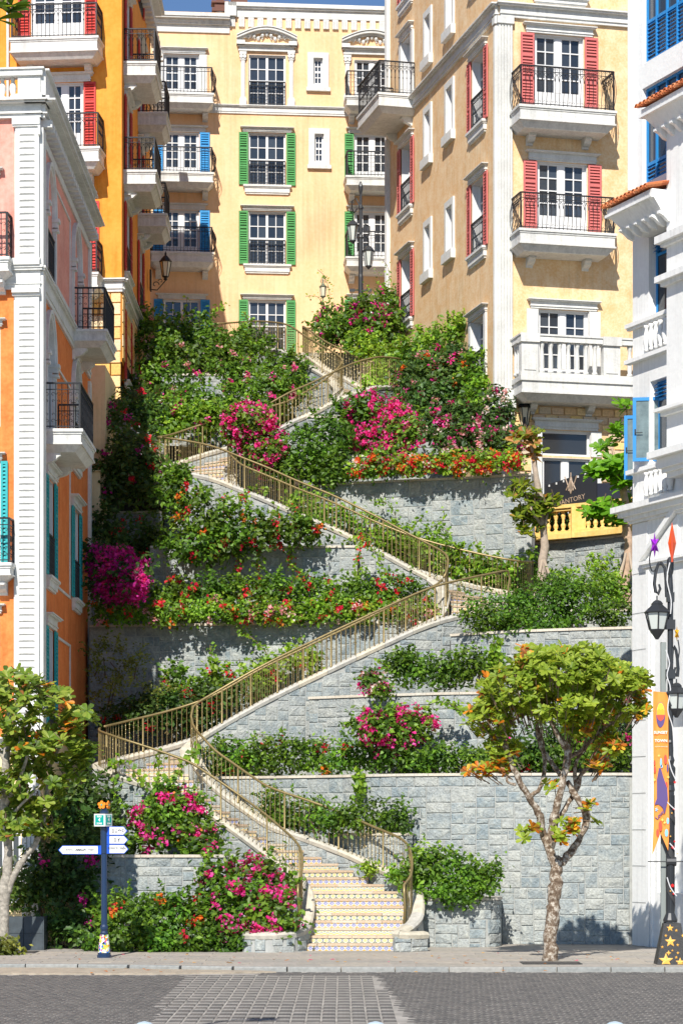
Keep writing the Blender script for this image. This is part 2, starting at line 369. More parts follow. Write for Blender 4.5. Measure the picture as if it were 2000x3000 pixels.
def window(f, u0, u1, z0, z1, cols=4, rows=4, split=True, door=False, shut=None, sw=None, lintel=True, sill=None, rail=None, surround=None, hole=True, swing=(1, 1), name=None, lw=.2, depth=.10, gm=None):
    """window part: frame mesh with panes, shutters, lintel, sill and guard rail as sub-parts; local frame at (u0,z0)"""
    wd, h = u1 - u0, z1 - z0
    if hole: f.holes.append((u0, u1, z0, z1))
    key = ('win', depth, round(wd, 2), round(h, 2), cols, rows, split, door)
    fr = .07; mull = .16 if door else (.09 if split else .035); bar = .032
    # pane columns
    halves = 2 if split else 1
    half = (wd - 2 * fr - (mull if split else 0)) / halves
    ncol = cols // halves; bot = .35 if door else .0
    def fm():
        mb = MB(); y0, y1 = depth, depth + .07
        mb.box(0, fr, y0, y1, 0, h); mb.box(wd - fr, wd, y0, y1, 0, h); mb.box(fr, wd - fr, y0, y1, h - fr, h); mb.box(fr, wd - fr, y0, y1, 0, fr + bot)
        t_ = .012; mb.box(.001, t_, .003, .297, 0, h); mb.box(wd - t_, wd - .001, .003, .297, 0, h); mb.box(t_, wd - t_, .003, .297, h - t_, h - .001); mb.box(t_, wd - t_, .003, .297, .001, t_)
        if split: mb.box(fr + half, fr + half + mull, y0 - .01, y1, fr + bot, h - fr)
        for k in range(halves):
            x0 = fr + k * (half + mull)
            e = .04 if door else .0
            if door:
                mb.box(x0, x0 + e, y0 + .004, y1, fr + bot, h - fr); mb.box(x0 + half - e, x0 + half, y0 + .004, y1, fr + bot, h - fr)
            for c in range(1, ncol): mb.box(x0 + half * c / ncol - bar / 2, x0 + half * c / ncol + bar / 2, y0 + .01, y1, fr + bot, h - fr)
            for r in range(1, rows):
                z = fr + bot + (h - 2 * fr - bot) * r / rows; bb = bar if not (rows == 4 and r == 2 and not door) else bar * 2.2
                mb.box(x0, x0 + half, y0 + .012, y1 - .002, z - bb / 2, z + bb / 2)
        return mb
    me = cached(key, fm)
    win = f.put(name or ('french_door' if door else 'window'), me, M_fr, u0, z0)
    pw, ph = half / ncol, (h - 2 * fr - bot) / rows
    pm = cached(('pane', round(pw, 3), round(ph, 3)), lambda: MB().box(-pw / 2, pw / 2, 0, .012, -ph / 2, ph / 2))
    for k in range(halves):
        for c in range(ncol):
            for r in range(rows):
                mk('pane', pm, gm or M_gls, win, (fr + k * (half + mull) + pw * (c + .5), depth + .045, fr + bot + ph * (r + .5)), 0, rot=(random.uniform(-.006, .006), 0, random.uniform(-.008, .008)))
    if shut is not None:
        sw = sw or wd * .24
        sm = cached(('shut', round(sw, 2), round(h, 2), shut.name), lambda: shuttermesh(sw, h))
        if swing[0]: mk('shutter', sm, shut, win, (-sw - .02, -.07, 0))
        if swing[1]: mk('shutter', sm, shut, win, (wd + .02, -.07, 0))
    if lintel:
        ex = (sw or wd * .24) * .9 if (shut is not None or surround) else .15
        lh = lintel if isinstance(lintel, float) else .17
        mk('lintel', cached(('lin', round(wd + 2 * ex, 2), lh), lambda: molding(0, wd + 2 * ex, 0, lh, .2)), M_wht, win, (-ex, 0, h + .02))
    if sill:
        sh = sill if isinstance(sill, float) else .3; ex = .2 if shut is not None else .1
        mk('sill', cached(('sil', round(wd + 2 * ex, 2), sh), lambda: sillmesh(wd + 2 * ex, sh, .16)), M_wht, win, (-ex, 0, -sh - .01))
    if surround:
        sws = surround
        mk('surround', cached(('sur', round(h, 2), sws), lambda: MB().box(-sws, 0, -.06, 0, 0, h)), M_wht, win, (0, 0, 0)); mk('surround', cached(('sur', round(h, 2), sws), lambda: None), M_wht, win, (wd + sws, 0, 0))
    if rail:
        rh, st = rail
        mk('window_railing', cached(('wr', round(wd, 2), rh, st), lambda: railmesh(wd - .04, 0, rh, st)), M_iron, win, (.02, .0, .02))
    return win
def balcony(f, u0, u1, ztop, proj=.95, h=.5, railh=1.0, style='scroll', belly=0, br=(.3, .3), rmat=None):
    wd = u1 - u0
    def fm():
        mb = MB()
        mb.box(0, wd, -proj, 0, -.07, 0); mb.box(.03, wd - .03, -proj + .03, 0, -.12, -.07)
        mb.box(.05, wd - .05, -proj + .05, 0, -h * .62, -.12); mb.box(.02, wd - .02, -proj + .02, 0, -h * .7, -h * .62)
        mb.frus((.22, wd - .22, -proj + .2, 0, -h), (.06, wd - .06, -proj + .06, 0, -h * .7))
        return mb
    b = f.put('balcony', cached(('bal', round(wd, 2), round(proj, 2), round(h, 2)), fm), M_wht, u0, ztop)
    rm = cached(('brail', round(wd, 2), round(proj, 2), round(railh, 2), style, belly), lambda: railmesh(wd - .16, proj - .1, railh, style, belly))
    mk('railing', rm, rmat or M_iron, b, (.08, -.02, 0))
    def bm():
        pl = [(0, .0), (-.36, .0), (-.37, -.07), (-.31, -.1), (-.26, -.16), (-.16, -.2), (-.07, -.22), (-.05, -.27), (0, -.28)]
        return MB().prism_x(pl, -.1, .1)
    for x in (br[0], wd - br[1]): mk('bracket', cached('brk', bm), M_wht, b, (x, 0, -h - .0))
    return b
def body(b, pts, z0, z1, mat, name='core', fl=.36):
    """closed inner volume of a building, just behind the facade sheets"""
    return mk(name, MB().prism_z([(p[0] - b.location.x, p[1] - b.location.y) for p in pts], z0, z1), mat, b)
def finish(f, u0, u1, z0, z1, mat, name='wall'):
    return f.put(name, wallmesh(MB(), u0, u1, z0, z1, f.holes), mat, 0, 0)
def archpiece(wd, rise, mat_dep=.3, top=.0):
    """wall spandrels that turn a square opening into an arched one; local x 0..wd, z 0..rise"""
    mb = MB(); n = 10; r = wd / 2
    pts = [(r - r * math.cos(math.pi * k / n), rise * math.sin(math.pi * k / n)) for k in range(n + 1)]
    for k in range(n):
        a, c = pts[k], pts[k + 1]
        mb.quad((a[0], 0, a[1]), (c[0], 0, c[1]), (c[0], 0, rise + top), (a[0], 0, rise + top))
        mb.quad((a[0], 0, a[1]), (a[0], mat_dep, a[1]), (c[0], mat_dep, c[1]), (c[0], 0, c[1]))
    return mb
def archivolt(wd, rise, t=.16, out=.1):
    mb = MB(); n = 14; r = wd / 2
    for k in range(n):
        a0, a1 = math.pi * k / n, math.pi * (k + 1) / n
        def q(a, rr, y): return (r - (r + rr) * math.cos(a), y, (rise + rr) * math.sin(a))
        for (ra, rb, o) in ((0, t * .45, out * .6), (t * .45, t, out)):
            mb.add([q(a0, ra, -o), q(a1, ra, -o), q(a1, rb, -o), q(a0, rb, -o), q(a0, ra, 0), q(a1, ra, 0), q(a1, rb, 0), q(a0, rb, 0)],
                   [(0, 3, 2, 1), (0, 1, 5, 4), (2, 3, 7, 6)])
        mb.quad(q(a0, -.012, -.01), q(a1, -.012, -.01), q(a1, -.012, .19), q(a0, -.012, .19))
    return mb

# ================================================================ YELLOW BACK BUILDING
D = 88.0
by = empty('apartment_building', (XP(840, D), D, 17.0))
tag(by, 'pale yellow apartment building at the back with green and blue shutters', 'building')
fy = Fac(by, XP(840, D), D, R(5)); by.location.z = 0
uu, zz = fy.u, fy.z
def hj(px0, px1, py0, py1):
    m = (px0 + px1) / 2; return uu(px0), uu(px1), zz(m, py1), zz(m, py0)
# centre column
for i, (y0, y1) in enumerate(((161, 311), (390, 543), (620, 775), (880, 1030))):
    a = hj(728, 837, y0, y1)
    sh = M_sgr if i else None
    wn = window(fy, *a, cols=4, rows=4, shut=sh, sw=.34, lintel=(i > 0), sill=(.33 if 0 < i < 3 else None), rail=(.88, 'panel'), depth=.1)
# pediment over the top centre window and over the right hand one
def pediment(f, u0, u1, z0, wn_h):
    wd = u1 - u0; mb = MB()
    for (h0, h1, o, e) in ((0, .05, .1, .06), (.05, .16, .08, .1), (.16, .2, .14, .03), (.2, .26, .24, 0)): mb.box(e, wd - e, -o, 0, h0, h1)
    # curved hood
    n = 16
    for (ra, rb, o) in ((0.0, .07, .14), (.07, .16, .26), (.16, .2, .3)):
        for k in range(n):
            def q(t, rr, y): x = wd * t; return (x, y, .34 + .34 * math.sin(math.pi * t) + rr)
            a, c = k / n, (k + 1) / n
            mb.add([q(a, ra, -o), q(c, ra, -o), q(c, rb, -o), q(a, rb, -o), q(a, ra, 0), q(c, ra, 0), q(c, rb, 0), q(a, rb, 0)], [(0, 1, 2, 3), (0, 4, 5, 1), (3, 2, 6, 7), (0, 3, 7, 4), (1, 5, 6, 2)])
    for s in (0, wd - .3): mb.box(s, s + .3, -.2, 0, .2, .36)
    pe = f.put('pediment', mb, M_wht, u0, z0)
    cb = MB()
    for k in range(9):     # carved garland
        t = k / 8; x = wd * (.22 + .56 * t); z = .42 + .14 * abs(math.cos(t * math.pi * 2)) + .06 * math.sin(math.pi * t)
        cb.lathe([(0.001, -.09), (.05, -.05), (.075, 0), (.05, .05), (.001, .09)], 6, x, -.06 - .02 * (k % 2)); n0 = len(cb.v) - 30
        for q in range(n0, len(cb.v)): v = cb.v[q]; cb.v[q] = (v[0], v[1], v[2] + z)
    for s in (-1, 1):
        for (ox, r) in ((.22, .1), (.5, .075), (.74, .055)): scroll(cb, wd / 2 + s * ox * wd * .42, .46, -.07, r, s, .02)
    mk('carving', cb, M_wht, pe)
def pilaster(f, u0, u1, z0, z1, fl=True):
    wd = u1 - u0; h = z1 - z0; mb = MB()
    mb.box(0, wd, -.12, 0, 0, .3); mb.box(.03, wd - .03, -.10, 0, .3, .36); mb.box(.06, wd - .06, -.07, 0, .36, h - .3)
    mb.box(.0, wd, -.12, 0, h - .1, h); mb.box(.03, wd - .03, -.09, 0, h - .3, h - .22)
    for s in (.07, wd - .07): mb.lathe([(.07, 0), (.07, .1)], 8, 0, 0); n0 = len(mb.v) - 16; mb.v[n0:] = [(v[0] + s, -.02 - v[2], h - .17 + v[1]) for v in mb.v[n0:]]
    f.put('pilaster', mb, M_wht, u0, z0)
a = hj(693, 869, 101, 152); pediment(fy, a[0], a[1], zz(780, 152), 0)
pilaster(fy, uu(701), uu(722), zz(710, 314), zz(710, 153)); pilaster(fy, uu(842), uu(863), zz(850, 316), zz(850, 153))
pediment(fy, uu(1000), uu(1176), zz(1090, 162), 0); pilaster(fy, uu(1006), uu(1028), zz(1016, 305), zz(1016, 163))
# little windows
for (y0, y1, x0, x1) in ((171, 247, 918, 945), (393, 474, 921, 948)):
    a = hj(x0, x1, y0, y1); wn = window(fy, *a, cols=2, rows=4, split=False, lintel=False)
    mb = MB(); W, H = a[1] - a[0], a[3] - a[2]
    mb.box(-.22, -.0, -.07, 0, -.14, H + .2); mb.box(W, W + .22, -.07, 0, -.14, H + .2); mb.box(0, W, -.07, 0, H, H + .2); mb.box(0, W, -.07, 0, -.14, 0); mb.box(-.27, W + .27, -.12, 0, -.27, -.14)
    mk('surround', mb, M_wht, wn)
# left column: three balconies with bellied rails, one window
for i, (dt, st, rt) in enumerate(((160, 293, 217), (388, 523, 449), (616, 755, 681))):
    a = (uu(479), uu(584), zz(540, st) + .02, zz(540, dt))
    window(fy, *a, cols=4, rows=4, door=True, shut=(M_sbl if i else None), sw=.36, lintel=.2, surround=(.28 if i == 0 else None))
    balcony(fy, uu(440), uu(625), zz(540, st), .95, .52, zz(540, rt) - zz(540, st), 'scroll', .16)
a = hj(480, 586, 878, 1030); window(fy, *a, cols=4, rows=4, shut=M_sbl, sw=.34, lintel=.17)
for i, (dt, st, rt) in enumerate(((176, 304, 230), (394, 535, 462), (622, 770, 694))):
    a = (uu(1037), uu(1142), zz(1080, st) + .02, zz(1080, dt))
    window(fy, *a, cols=4, rows=4, door=True, shut=(M_sgr if i else None), sw=.34, lintel=(.18 if i else False))
    balcony(fy, uu(1005), uu(1195), zz(1080, st), .95, .5, zz(1080, rt) - zz(1080, st), 'panel')
a = hj(1037, 1142, 880, 1040); window(fy, *a, cols=4, rows=4, shut=M_sgr, sw=.34, lintel=.17)
uL, uR, uS = uu(330), uu(1300), uu(668)
zT1, zT2 = zz(800, 14) , zz(560, 46)
finish(fy, uL, uR, 17, zT1 - .35, M_yel)
# belt course, cornices and dentils
mb = molding(uu(560), uu(1200), zz(800, 336), zz(800, 311), .14); fy.put('belt_course', mb, M_wht, 0, 0)
mb = MB()
for (a_, b_, o) in ((0, .28, .06), (.28, .34, .16), (.34, .44, .2), (.44, .5, .34), (.5, .62, .38)): mb.box(uL, uS + .06, -o, .3, zT2 - .62 + a_ * 1.0, zT2 - .62 + b_)
fy.put('cornice', mb, M_wht, 0, 0)
mb = MB()
for (a_, b_, o) in ((0, .3, .06), (.3, .36, .14), (.36, .5, .2)): mb.box(uS, uR, -o, .3, zT1 - .5 + a_, zT1 - .5 + b_)
mb.box(uS - .12, uS + .3, -.2, .3, zT1 - .5, zT1)
fy.put('cornice', mb, M_wht, 0, 0)
dm = MB()
for k in range(4): dm.box(k * .055, k * .055 + .042, -.09, 0, 0, .34 - (.0 if k % 3 else .03))
dm.box(0, .21, -.05, 0, .02, .36); dme = dm.mesh('dentil')
u = uS + .05
while u < uR: fy.put('dentil', dme, M_wht, u, zT1 - .86); u += .345
th = R(5); bk = [(fy.w(uL, -.32, 0)), (fy.w(uR, -.32, 0)), (fy.w(uR, -14, 0)), (fy.w(uL, -14, 0))]
body(by, [(p.x, p.y) for p in bk], 17, zT2 - .4, M_yel)
bk = [(fy.w(uS + .1, -.32, 0)), (fy.w(uR, -.32, 0)), (fy.w(uR, -14, 0)), (fy.w(uS + .1, -14, 0))]
body(by, [(p.x, p.y) for p in bk], zT2 - .4, zT1 - .3, M_yel, 'parapet')
mb = MB(); mb.lathe([(.24, 0), (.24, .15), (.2, .2), (.2, .3)], 8); cv = fy.put('roof_vent', mb, M_wht, uu(646), zT2, -.5)
M_vent = flat('brown vent pot', (.13, .04, .02), .6)
mb = MB(); mb.box(-.3, .3, -.25, .25, .3, .42); mb.box(-.2, .2, -.2, .2, .42, .6); mb.box(-.32, .32, -.26, .26, .6, .68); mb.box(-.14, .14, -.14, .14, .68, .88); mb.box(-.24, .24, -.2, .2, .88, .96); mb.box(.42, .95, -.3, .3, .02, .6); mb.box(.38, 1.0, -.34, .34, .6, .7)
mk('vent_pot', mb, M_vent, cv)

# ================================================================ ORANGE BUILDING (left, middle distance)
D = 71.0
bo = empty('apartment_building', (XP(357, D), D, 0))
tag(bo, 'bright amber apartment building with red shutters and stacked white balconies', 'building')
fo = Fac(bo, XP(357, D), D, R(-5)); fs = Fac(bo, XP(357, D), D, R(90))
uu, zz = fo.u, fo.z
for (s0, s1, dy, st, rt, dx0, dx1, bx0, bx1, lt) in ((58, 281, -70, 107, 9, 92, 248, 27, 290, -90), (100, 283, 243, 431, 331, 134, 245, 90, 294, 217), (100, 283, 592, 799, 700, 134, 255, 90, 290, 574)):
    window(fo, uu(dx0), uu(dx1), zz(200, st) + .02, zz(200, dy), cols=4, rows=4, door=True, shut=M_sred, sw=.36, lintel=.25)
    balcony(fo, uu(bx0, .9), uu(bx1, .9), zz(200, st, .9), .95, .62, zz(200, rt) - zz(200, st), 'arch', br=(.5, .45))
zC = fo.z(330, 836)
finish(fo, -12, 0, 16.5, 30.3, M_org)
fo.put('cornice', molding(-1.0, .14, fo.z(330, 856), fo.z(330, 818), .2), M_wht, 0, 0)
fo.put('rain_pipe', MB().tube([(0, -.06, 18), (0, -.06, 32)], .045, 8), M_wht, uu(25), 0)
# side wall: near and far columns of balconies, windows lower down
us = lambda px: fs.u(px); zs_ = lambda px, py: fs.z(px, py)
zA, zB, zA2 = fs.z(359, 167), fs.z(404, 317), fs.z(359, 487)
L_far = fs.u(438)
lv = [zA, zA2]; st = zA - zA2; nA = us(359) + .35; nB = us(404)
for k, z in enumerate((zA + st, zA, zA2, zA2 - st, zA2 - 2 * st)):
    if k in (1, 2):
        balcony(fs, nA, nA + 2.5, z, 1.0, .6, 1.0, 'arch', br=(.4, .4)); balcony(fs, nB, nB + 1.9, z, .95, .6, 1.0, 'arch', br=(.4, .4))
        window(fs, nA + .5, nA + 2.0, z + .02, z + 2.3, cols=4, rows=4, door=True, shut=M_sred, sw=.38, lintel=.2)
        window(fs, nB + .25, nB + 1.6, z + .02, z + 2.3, cols=4, rows=4, door=True, shut=M_sred, sw=.3, lintel=.2)
    else:
        window(fs, nA + .5, nA + 2.0, z + .3, z + 2.35, cols=4, rows=4, shut=M_sred, sw=.38, lintel=.2, sill=.2, rail=(.85, 'scroll'))
        window(fs, nB + .1, nB + 1.6, z + .3, z + 2.35, cols=4, rows=4, shut=M_sred, sw=.3, lintel=.2, rail=(.85, 'scroll'))
zTo = zA + st + 1.4
finish(fs, 0, L_far, 16.5, 30.3, M_org)
fs.put('cornice', molding(-.1, L_far + .3, fs.z(357, 856), fs.z(357, 818), .2), M_wht, 0, 0)
mb = molding(-.1, L_far + .3, 29.7, 30.5, .5)
for k in range(26): mb.box(k * .5, k * .5 + .22, -.3, 0, 29.5, 29.7)
fs.put('cornice', mb, M_wht, 0, 0)
M_bgap = flat('brick joint', (.45, .36, .22), .9)
M_brk = randmat('yellow facing brick', [(.80, .50, .18), (.84, .60, .30), (.78, .46, .13), (.86, .66, .40), (.80, .62, .38), (.82, .55, .24)], .75, .25, 18)
def brickwork(f, u0, u1, z0, z1, bw, bh, skip=None, parent=None, mat=None, nm='brick'):
    """coursed facing bricks, every one an object of its own"""
    bm_ = {}
    r = 0; z = z0
    while z < z1 - .02:
        u = u0 - (bw / 2 if r % 2 else 0)
        while u < u1 - .02:
            a, b_ = max(u, u0), min(u + bw, u1)
            if b_ - a > .06 and not (skip and skip((a + b_) / 2, z + bh / 2)):
                hh = min(bh, z1 - z); k = (round(b_ - a, 2), round(hh, 2), bw)
                if k not in bm_:
                    W, H = b_ - a, hh; q = .012
                    bm_[k] = MB().add([(q, 0, q), (W - q, 0, q), (W - q, 0, H - q), (q, 0, H - q), (q * 2, -.03, q * 2), (W - q * 2, -.03, q * 2), (W - q * 2, -.03, H - q * 2), (q * 2, -.03, H - q * 2)],
                                      [(4, 5, 6, 7), (0, 1, 5, 4), (1, 2, 6, 5), (2, 3, 7, 6), (3, 0, 4, 7)]).mesh('brick')
                f.put(nm, bm_[k], mat or M_brk, a, z, random.uniform(0, .006))
            u += bw
        z += bh; r += 1
zc2 = fo.z(330, 856)
f2 = Fac(bo, fo.o.x, fo.o.y, fo.th); f2.o = fo.o + fo.n * .012
brickwork(f2, -.95, -.01, zc2 - 3.2, zc2 - .02, .62, .36)
f3 = Fac(bo, fs.o.x, fs.o.y, fs.th); f3.o = fs.o + fs.n * .012
brickwork(f3, .01, fs.u(425), 16.6, zc2 - .02, .8, .36)
bk = [(fo.w(-12, -.31, 0)), (fo.w(-.31, -.31, 0)), (fs.w(.31, -.31, 0)), (fs.w(L_far, -.31, 0)), (fs.w(L_far, -13, 0)), (fo.w(-12, -14, 0))]
body(bo, [(p.x, p.y) for p in bk], 13, 30.3, M_org)
mk('end_wall', MB().box(-9, 0, 0, .3, 13, 30.3), M_org, bo, Vector((fs.o.x - bo.location.x, L_far, 0)))
# wrought iron wall lamp
def bracketlamp(parentloc, nm, label, s=1.0, dirx=1):
    e = empty(nm, parentloc); tag(e, label, 'lamp')
    m = MB(); m.box(-.03, .03, -.12, .12, -.35, .35)
    m.tube([(0, 0, -.3), (dirx * .22, 0, -.32), (dirx * .38, 0, -.14), (dirx * .5, 0, 0)], .018, 5); scroll(m, dirx * .16, -.14, 0, .13, dirx, .014); scroll(m, dirx * .34, -.02, 0, .09, -dirx, .012)
    mk('bracket', m, M_iron, e)
    m = MB(); m.lathe([(.03, 0), (.07, .03), (.05, .08), (.1, .12), (.11, .14)], 8, dirx * .5); m.lathe([(.2, .62), (.22, .65), (.15, .74), (.08, .82), (.03, .86), (.04, .9), (.0, 1.0)], 8, dirx * .5)
    for k in range(6):
        t = k * math.pi / 3; m.tube([(dirx * .5 + .1 * math.cos(t), .1 * math.sin(t), .13), (dirx * .5 + .19 * math.cos(t), .19 * math.sin(t), .63)], .012, 4)
    mk('lantern_frame', m, M_iron, e)
    m = MB(); m.lathe([(.09, .14), (.175, .62)], 6, dirx * .5); mk('lantern_glass', m, flat('frosted lamp glass', (.75, .68, .5), .3), e)
    return e
lp = P(442, 822, 80.5); bracketlamp((lp.x, lp.y, lp.z), 'wall_lamp', 'black wrought iron wall lantern on the shaded side of the amber building', 1.0, 1)

# ================================================================ PINK BUILDING (left, near)
D = 53.0
bp_ = empty('townhouse', (XP(115, D), D, 0))
tag(bp_, 'pink and terracotta house at the left edge with teal shutters', 'building')
fp = Fac(bp_, XP(115, D), D, R(-5)); fq = Fac(bp_, XP(115, D), D, R(90))
uu, zz = fp.u, fp.z
zb0, zb1 = zz(100, 848), zz(100, 780); zr0, zr1 = zz(100, 348), zz(100, 299)
LE = fq.u(262)
# front openings seen at the picture edge
window(fp, uu(-150), uu(2), zz(0, 1650) + .02, zz(0, 1352), cols=4, rows=4, door=True, shut=M_stl, sw=.16, lintel=.16); balcony(fp, uu(-170, .5), uu(36, .5), zz(20, 1648, .5), .55, .4, 1.0, 'panel', br=(.3, .3))
window(fp, uu(-150), uu(-5), zz(0, 754) + .02, zz(0, 520), cols=4, rows=4, door=True, lintel=.16); balcony(fp, uu(-170, .5), uu(30, .5), zz(20, 752, .5), .55, .45, 1.0, 'panel', br=(.3, .3))
window(fp, uu(-150), uu(0), zz(0, 2100), zz(0, 1800), cols=4, rows=4, lintel=.2)
window(fp, uu(-150), uu(2), zz(0, 1250), zz(0, 960), cols=4, rows=4, lintel=.16)
ph = uu(49) - 0
finish(fp, -8, 0, 4.6, zr0, M_ter)
# pink upper storey skin
hp = [(a, b, max(c, zb1), d) for (a, b, c, d) in fp.holes if d > zb1]
fpo = Fac(bp_, (fp.o + fp.n * .006).x, (fp.o + fp.n * .006).y, fp.th)
fpo.put('upper_wall', wallmesh(MB(), -8, -.0, zb1, zr0, hp, .02), M_pnk, 0, 0)
fp.put('belt_course', molding(-8, .12, zb0, zb1, .16), M_wht, 0, 0)
fp.put('cornice', molding(-8, .25, zr0, zr1, .35, back=.3), M_wht, 0, 0)
# roof balustrade
zt = zz(100, 205); mb = MB(); mb.box(-8, .12, -.2, .12, zt - .17, zt - .04); mb.box(-8, .16, -.24, .16, zt - .04, zt); mb.box(uu(57), .06, -.14, .2, zr1, zt - .17); mb.box(uu(50), .1, -.18, .24, zr1, zr1 + .14); mb.box(-8, uu(57), -.1, .1, zr1, zr1 + .1)
fp.put('roof_balustrade', mb, M_wht, 0, 0)
bal = MB().lathe([(.07, 0), (.07, .05), (.045, .08), (.085, .25), (.075, .34), (.04, .46), (.055, .52), (.055, .56)], 8).mesh('baluster', True)
hh = (zt - .17) - (zr1 + .1)
u = uu(57) - .14
while u > -2.2:
    o = fp.put('baluster', bal, M_wht, u, zr1 + .1, 0); o.scale = (1, 1, hh / .56); u -= .235
# corner pilaster with rusticated blocks
def ribbed(f, u0, u1, z0, z1, pitch=.145, out=.1):
    mb = MB(); mb.box(u0, u1, -out, .0, z0, z1); mb.box(u0 - .03, u0, -out * .5, 0, z0, z1); f.put('pilaster', mb, M_wht, 0, 0)
    w_ = u1 - u0; k = MB().frus((0, w_ * .64, 0, .001, 0), (0, w_ * .64, 0, .001, .1)); k = MB()
    a, b_, h = w_ * .14, w_ * .86, pitch * .62
    k.add([(a, 0, 0), (b_, 0, 0), (b_, 0, h), (a, 0, h), (a + .05, -.035, h * .3), (b_ - .05, -.035, h * .3), (b_ - .05, -.035, h * .7), (a + .05, -.035, h * .7)], [(4, 5, 6, 7), (0, 1, 5, 4), (1, 2, 6, 5), (2, 3, 7, 6), (3, 0, 4, 7)])
    me = k.mesh('rib'); z = z0 + .1
    while z < z1 - .15: f.put('stone_rib', me, M_wht, u0, z, out); z += pitch
ribbed(fp, uu(49), 0.02, zb1 + .16, zr0 - .2); ribbed(fp, uu(47), 0.02, 4.75, zb0 - .16)
for (a_, b_, o) in ((zb1, zb1 + .1, .2), (zb1 + .1, zb1 + .16, .15), (zr0 - .16, zr0 - .02, .17), (zr0 - .2, zr0 - .16, .14), (zb0 - .1, zb0 + .0, .2), (zb0 - .16, zb0 - .1, .14)):
    fp.put('pilaster_moulding', MB().box(uu(47) - .05, .05, -o, 0, a_, b_), M_wht, 0, 0)
# base storey: pale, with double doors behind the tree
fb = Fac(bp_, fp.o.x, fp.o.y, fp.th)
window(fb, uu(-40), uu(62), .9, 3.3, cols=4, rows=3, lintel=.2)
fb.put('base_wall', wallmesh(MB(), -8, 0, -.1, 4.6, fb.holes), M_pal, 0, 0)
fb.put('base_moulding', molding(-8, .15, 4.3, 4.62, .2), M_wht, 0, 0)
mb = MB()
for k in range(4): mb.box(uu(70) + .03 + k * .09, uu(70) + .09 + k * .09, -.16, 0, 0, 4.3)
mb.box(uu(68), .03, -.13, 0, 0, 4.3); fb.put('pilaster', mb, M_wht, 0, 0)
# side wall
us, zs2 = fq.u, fq.z
def sidearch(x0, x1, z0, zspring, balc=None, rail=None, sill=None):
    u0, u1 = x0, x1; wd = u1 - u0; rise = wd * .62
    w_ = window(fq, u0, u1, z0, zspring + rise, cols=2, rows=5, split=True, lintel=False, rail=rail, depth=.2)
    mk('arch_spandrel', archpiece(wd, rise, .3), M_ter if z0 < zb0 else M_pnk, w_, (0, 0, zspring - z0))
    mk('arch_trim', archivolt(wd, rise), M_wht, w_, (0, -.0, zspring - z0))
    for s in (-.16, wd):
        mb = MB(); mb.box(s, s + .16, -.08, 0, 0, zspring - z0 - .3); mb.box(s - .05, s + .21, -.16, .1, zspring - z0 - .08, zspring - z0); mb.box(s - .02, s + .18, -.12, .1, zspring - z0 - .2, zspring - z0 - .08); mb.box(s - .04, s + .20, -.14, .1, zspring - z0 - .3, zspring - z0 - .24)
        mk('surround', mb, M_wht, w_)
    if sill: mk('sill', sillmesh(wd + .3, .3, .16), M_wht, w_, (-.15, 0, -.31))
zL3 = zs2(124, 1252); zL4 = zs2(209, 963); stp = zL4 - zL3
na, nb = us(131), us(209)
sidearch(na + .05, na + 1.55, zL4 + .25, zL4 + 1.75, rail=(.95, 'panel'))
sidearch(nb + .15, nb + 1.65, zL4 + .02, zL4 + 1.75)
balcony(fq, nb - .0, nb + 2.5, zL4, .9, .42, 1.05, 'panel', br=(.35, .35))
sidearch(na + .05, na + 1.55, zL3 + .02, zL3 + 1.8)
balcony(fq, na - .3, na + 2.6, zL3, .9, .5, 1.05, 'panel', br=(.35, .35))
sidearch(nb + .15, nb + 1.65, zL3 + .25, zL3 + 1.8, rail=(.95, 'panel'), sill=True)
for lvl in (1, 2):
    z = zL3 - stp * lvl
    for (q, wd) in ((na + .35, 1.25), (nb + .3, 1.25)):
        if lvl == 2 and q > 4.5: continue
        window(fq, q, q + wd, z + .2, z + 2.45, cols=2, rows=4, shut=M_stl, sw=.42, lintel=.28, sill=.3, rail=(.95, 'panel'), depth=.2)
def framepanel(f, u0, u1, z0, z1):
    mb = MB(); t = .06
    mb.box(u0, u0 + t, -.035, 0, z0, z1); mb.box(u1 - t, u1, -.035, 0, z0, z1); mb.box(u0 + t, u1 - t, -.035, 0, z0, z0 + t); mb.box(u0 + t, u1 - t, -.035, 0, z1 - t, z1); f.put('panel_moulding', mb, M_wht, 0, 0)
mid = (na + 2.05, nb - .35)
framepanel(fq, mid[0], mid[1], zL4 + .3, zL4 + 2.6); framepanel(fq, mid[0], mid[1], zL3 - stp * 1 + .1, zL3 + 1.9); framepanel(fq, mid[0], mid[1], zL3 - stp * 2 - .6, zL3 - stp * 2 + 2.4)
finish(fq, 0, LE, 4.6, zr0, M_ter)
hp = [(a, b, max(c, zb1), d) for (a, b, c, d) in fq.holes if d > zb1]
fqo = Fac(bp_, fq.o.x + .006, fq.o.y, fq.th); fqo.put('upper_wall', wallmesh(MB(), 0, LE, zb1, zr0, hp, .02), M_pnk, 0, 0)
fqb = Fac(bp_, fq.o.x, fq.o.y, fq.th); fqb.put('base_wall', MB().quad((0, 0, -.1), (LE, 0, -.1), (LE, 0, 4.6), (0, 0, 4.6)), M_pal, 0, 0)
fq.put('belt_course', molding(-.1, LE, zb0, zb1, .16), M_wht, 0, 0)
mb = molding(-.3, LE + .2, zr0, zr1, .4, back=.3)
for k in range(26): mb.box(.1 + k * .4, .1 + k * .4 + .2, -.28, 0, zr0 - .16, zr0)
mb.box(-.2, LE, -.05, 0, zr0 - .4, zr0 - .2); fq.put('cornice', mb, M_wht, 0, 0)
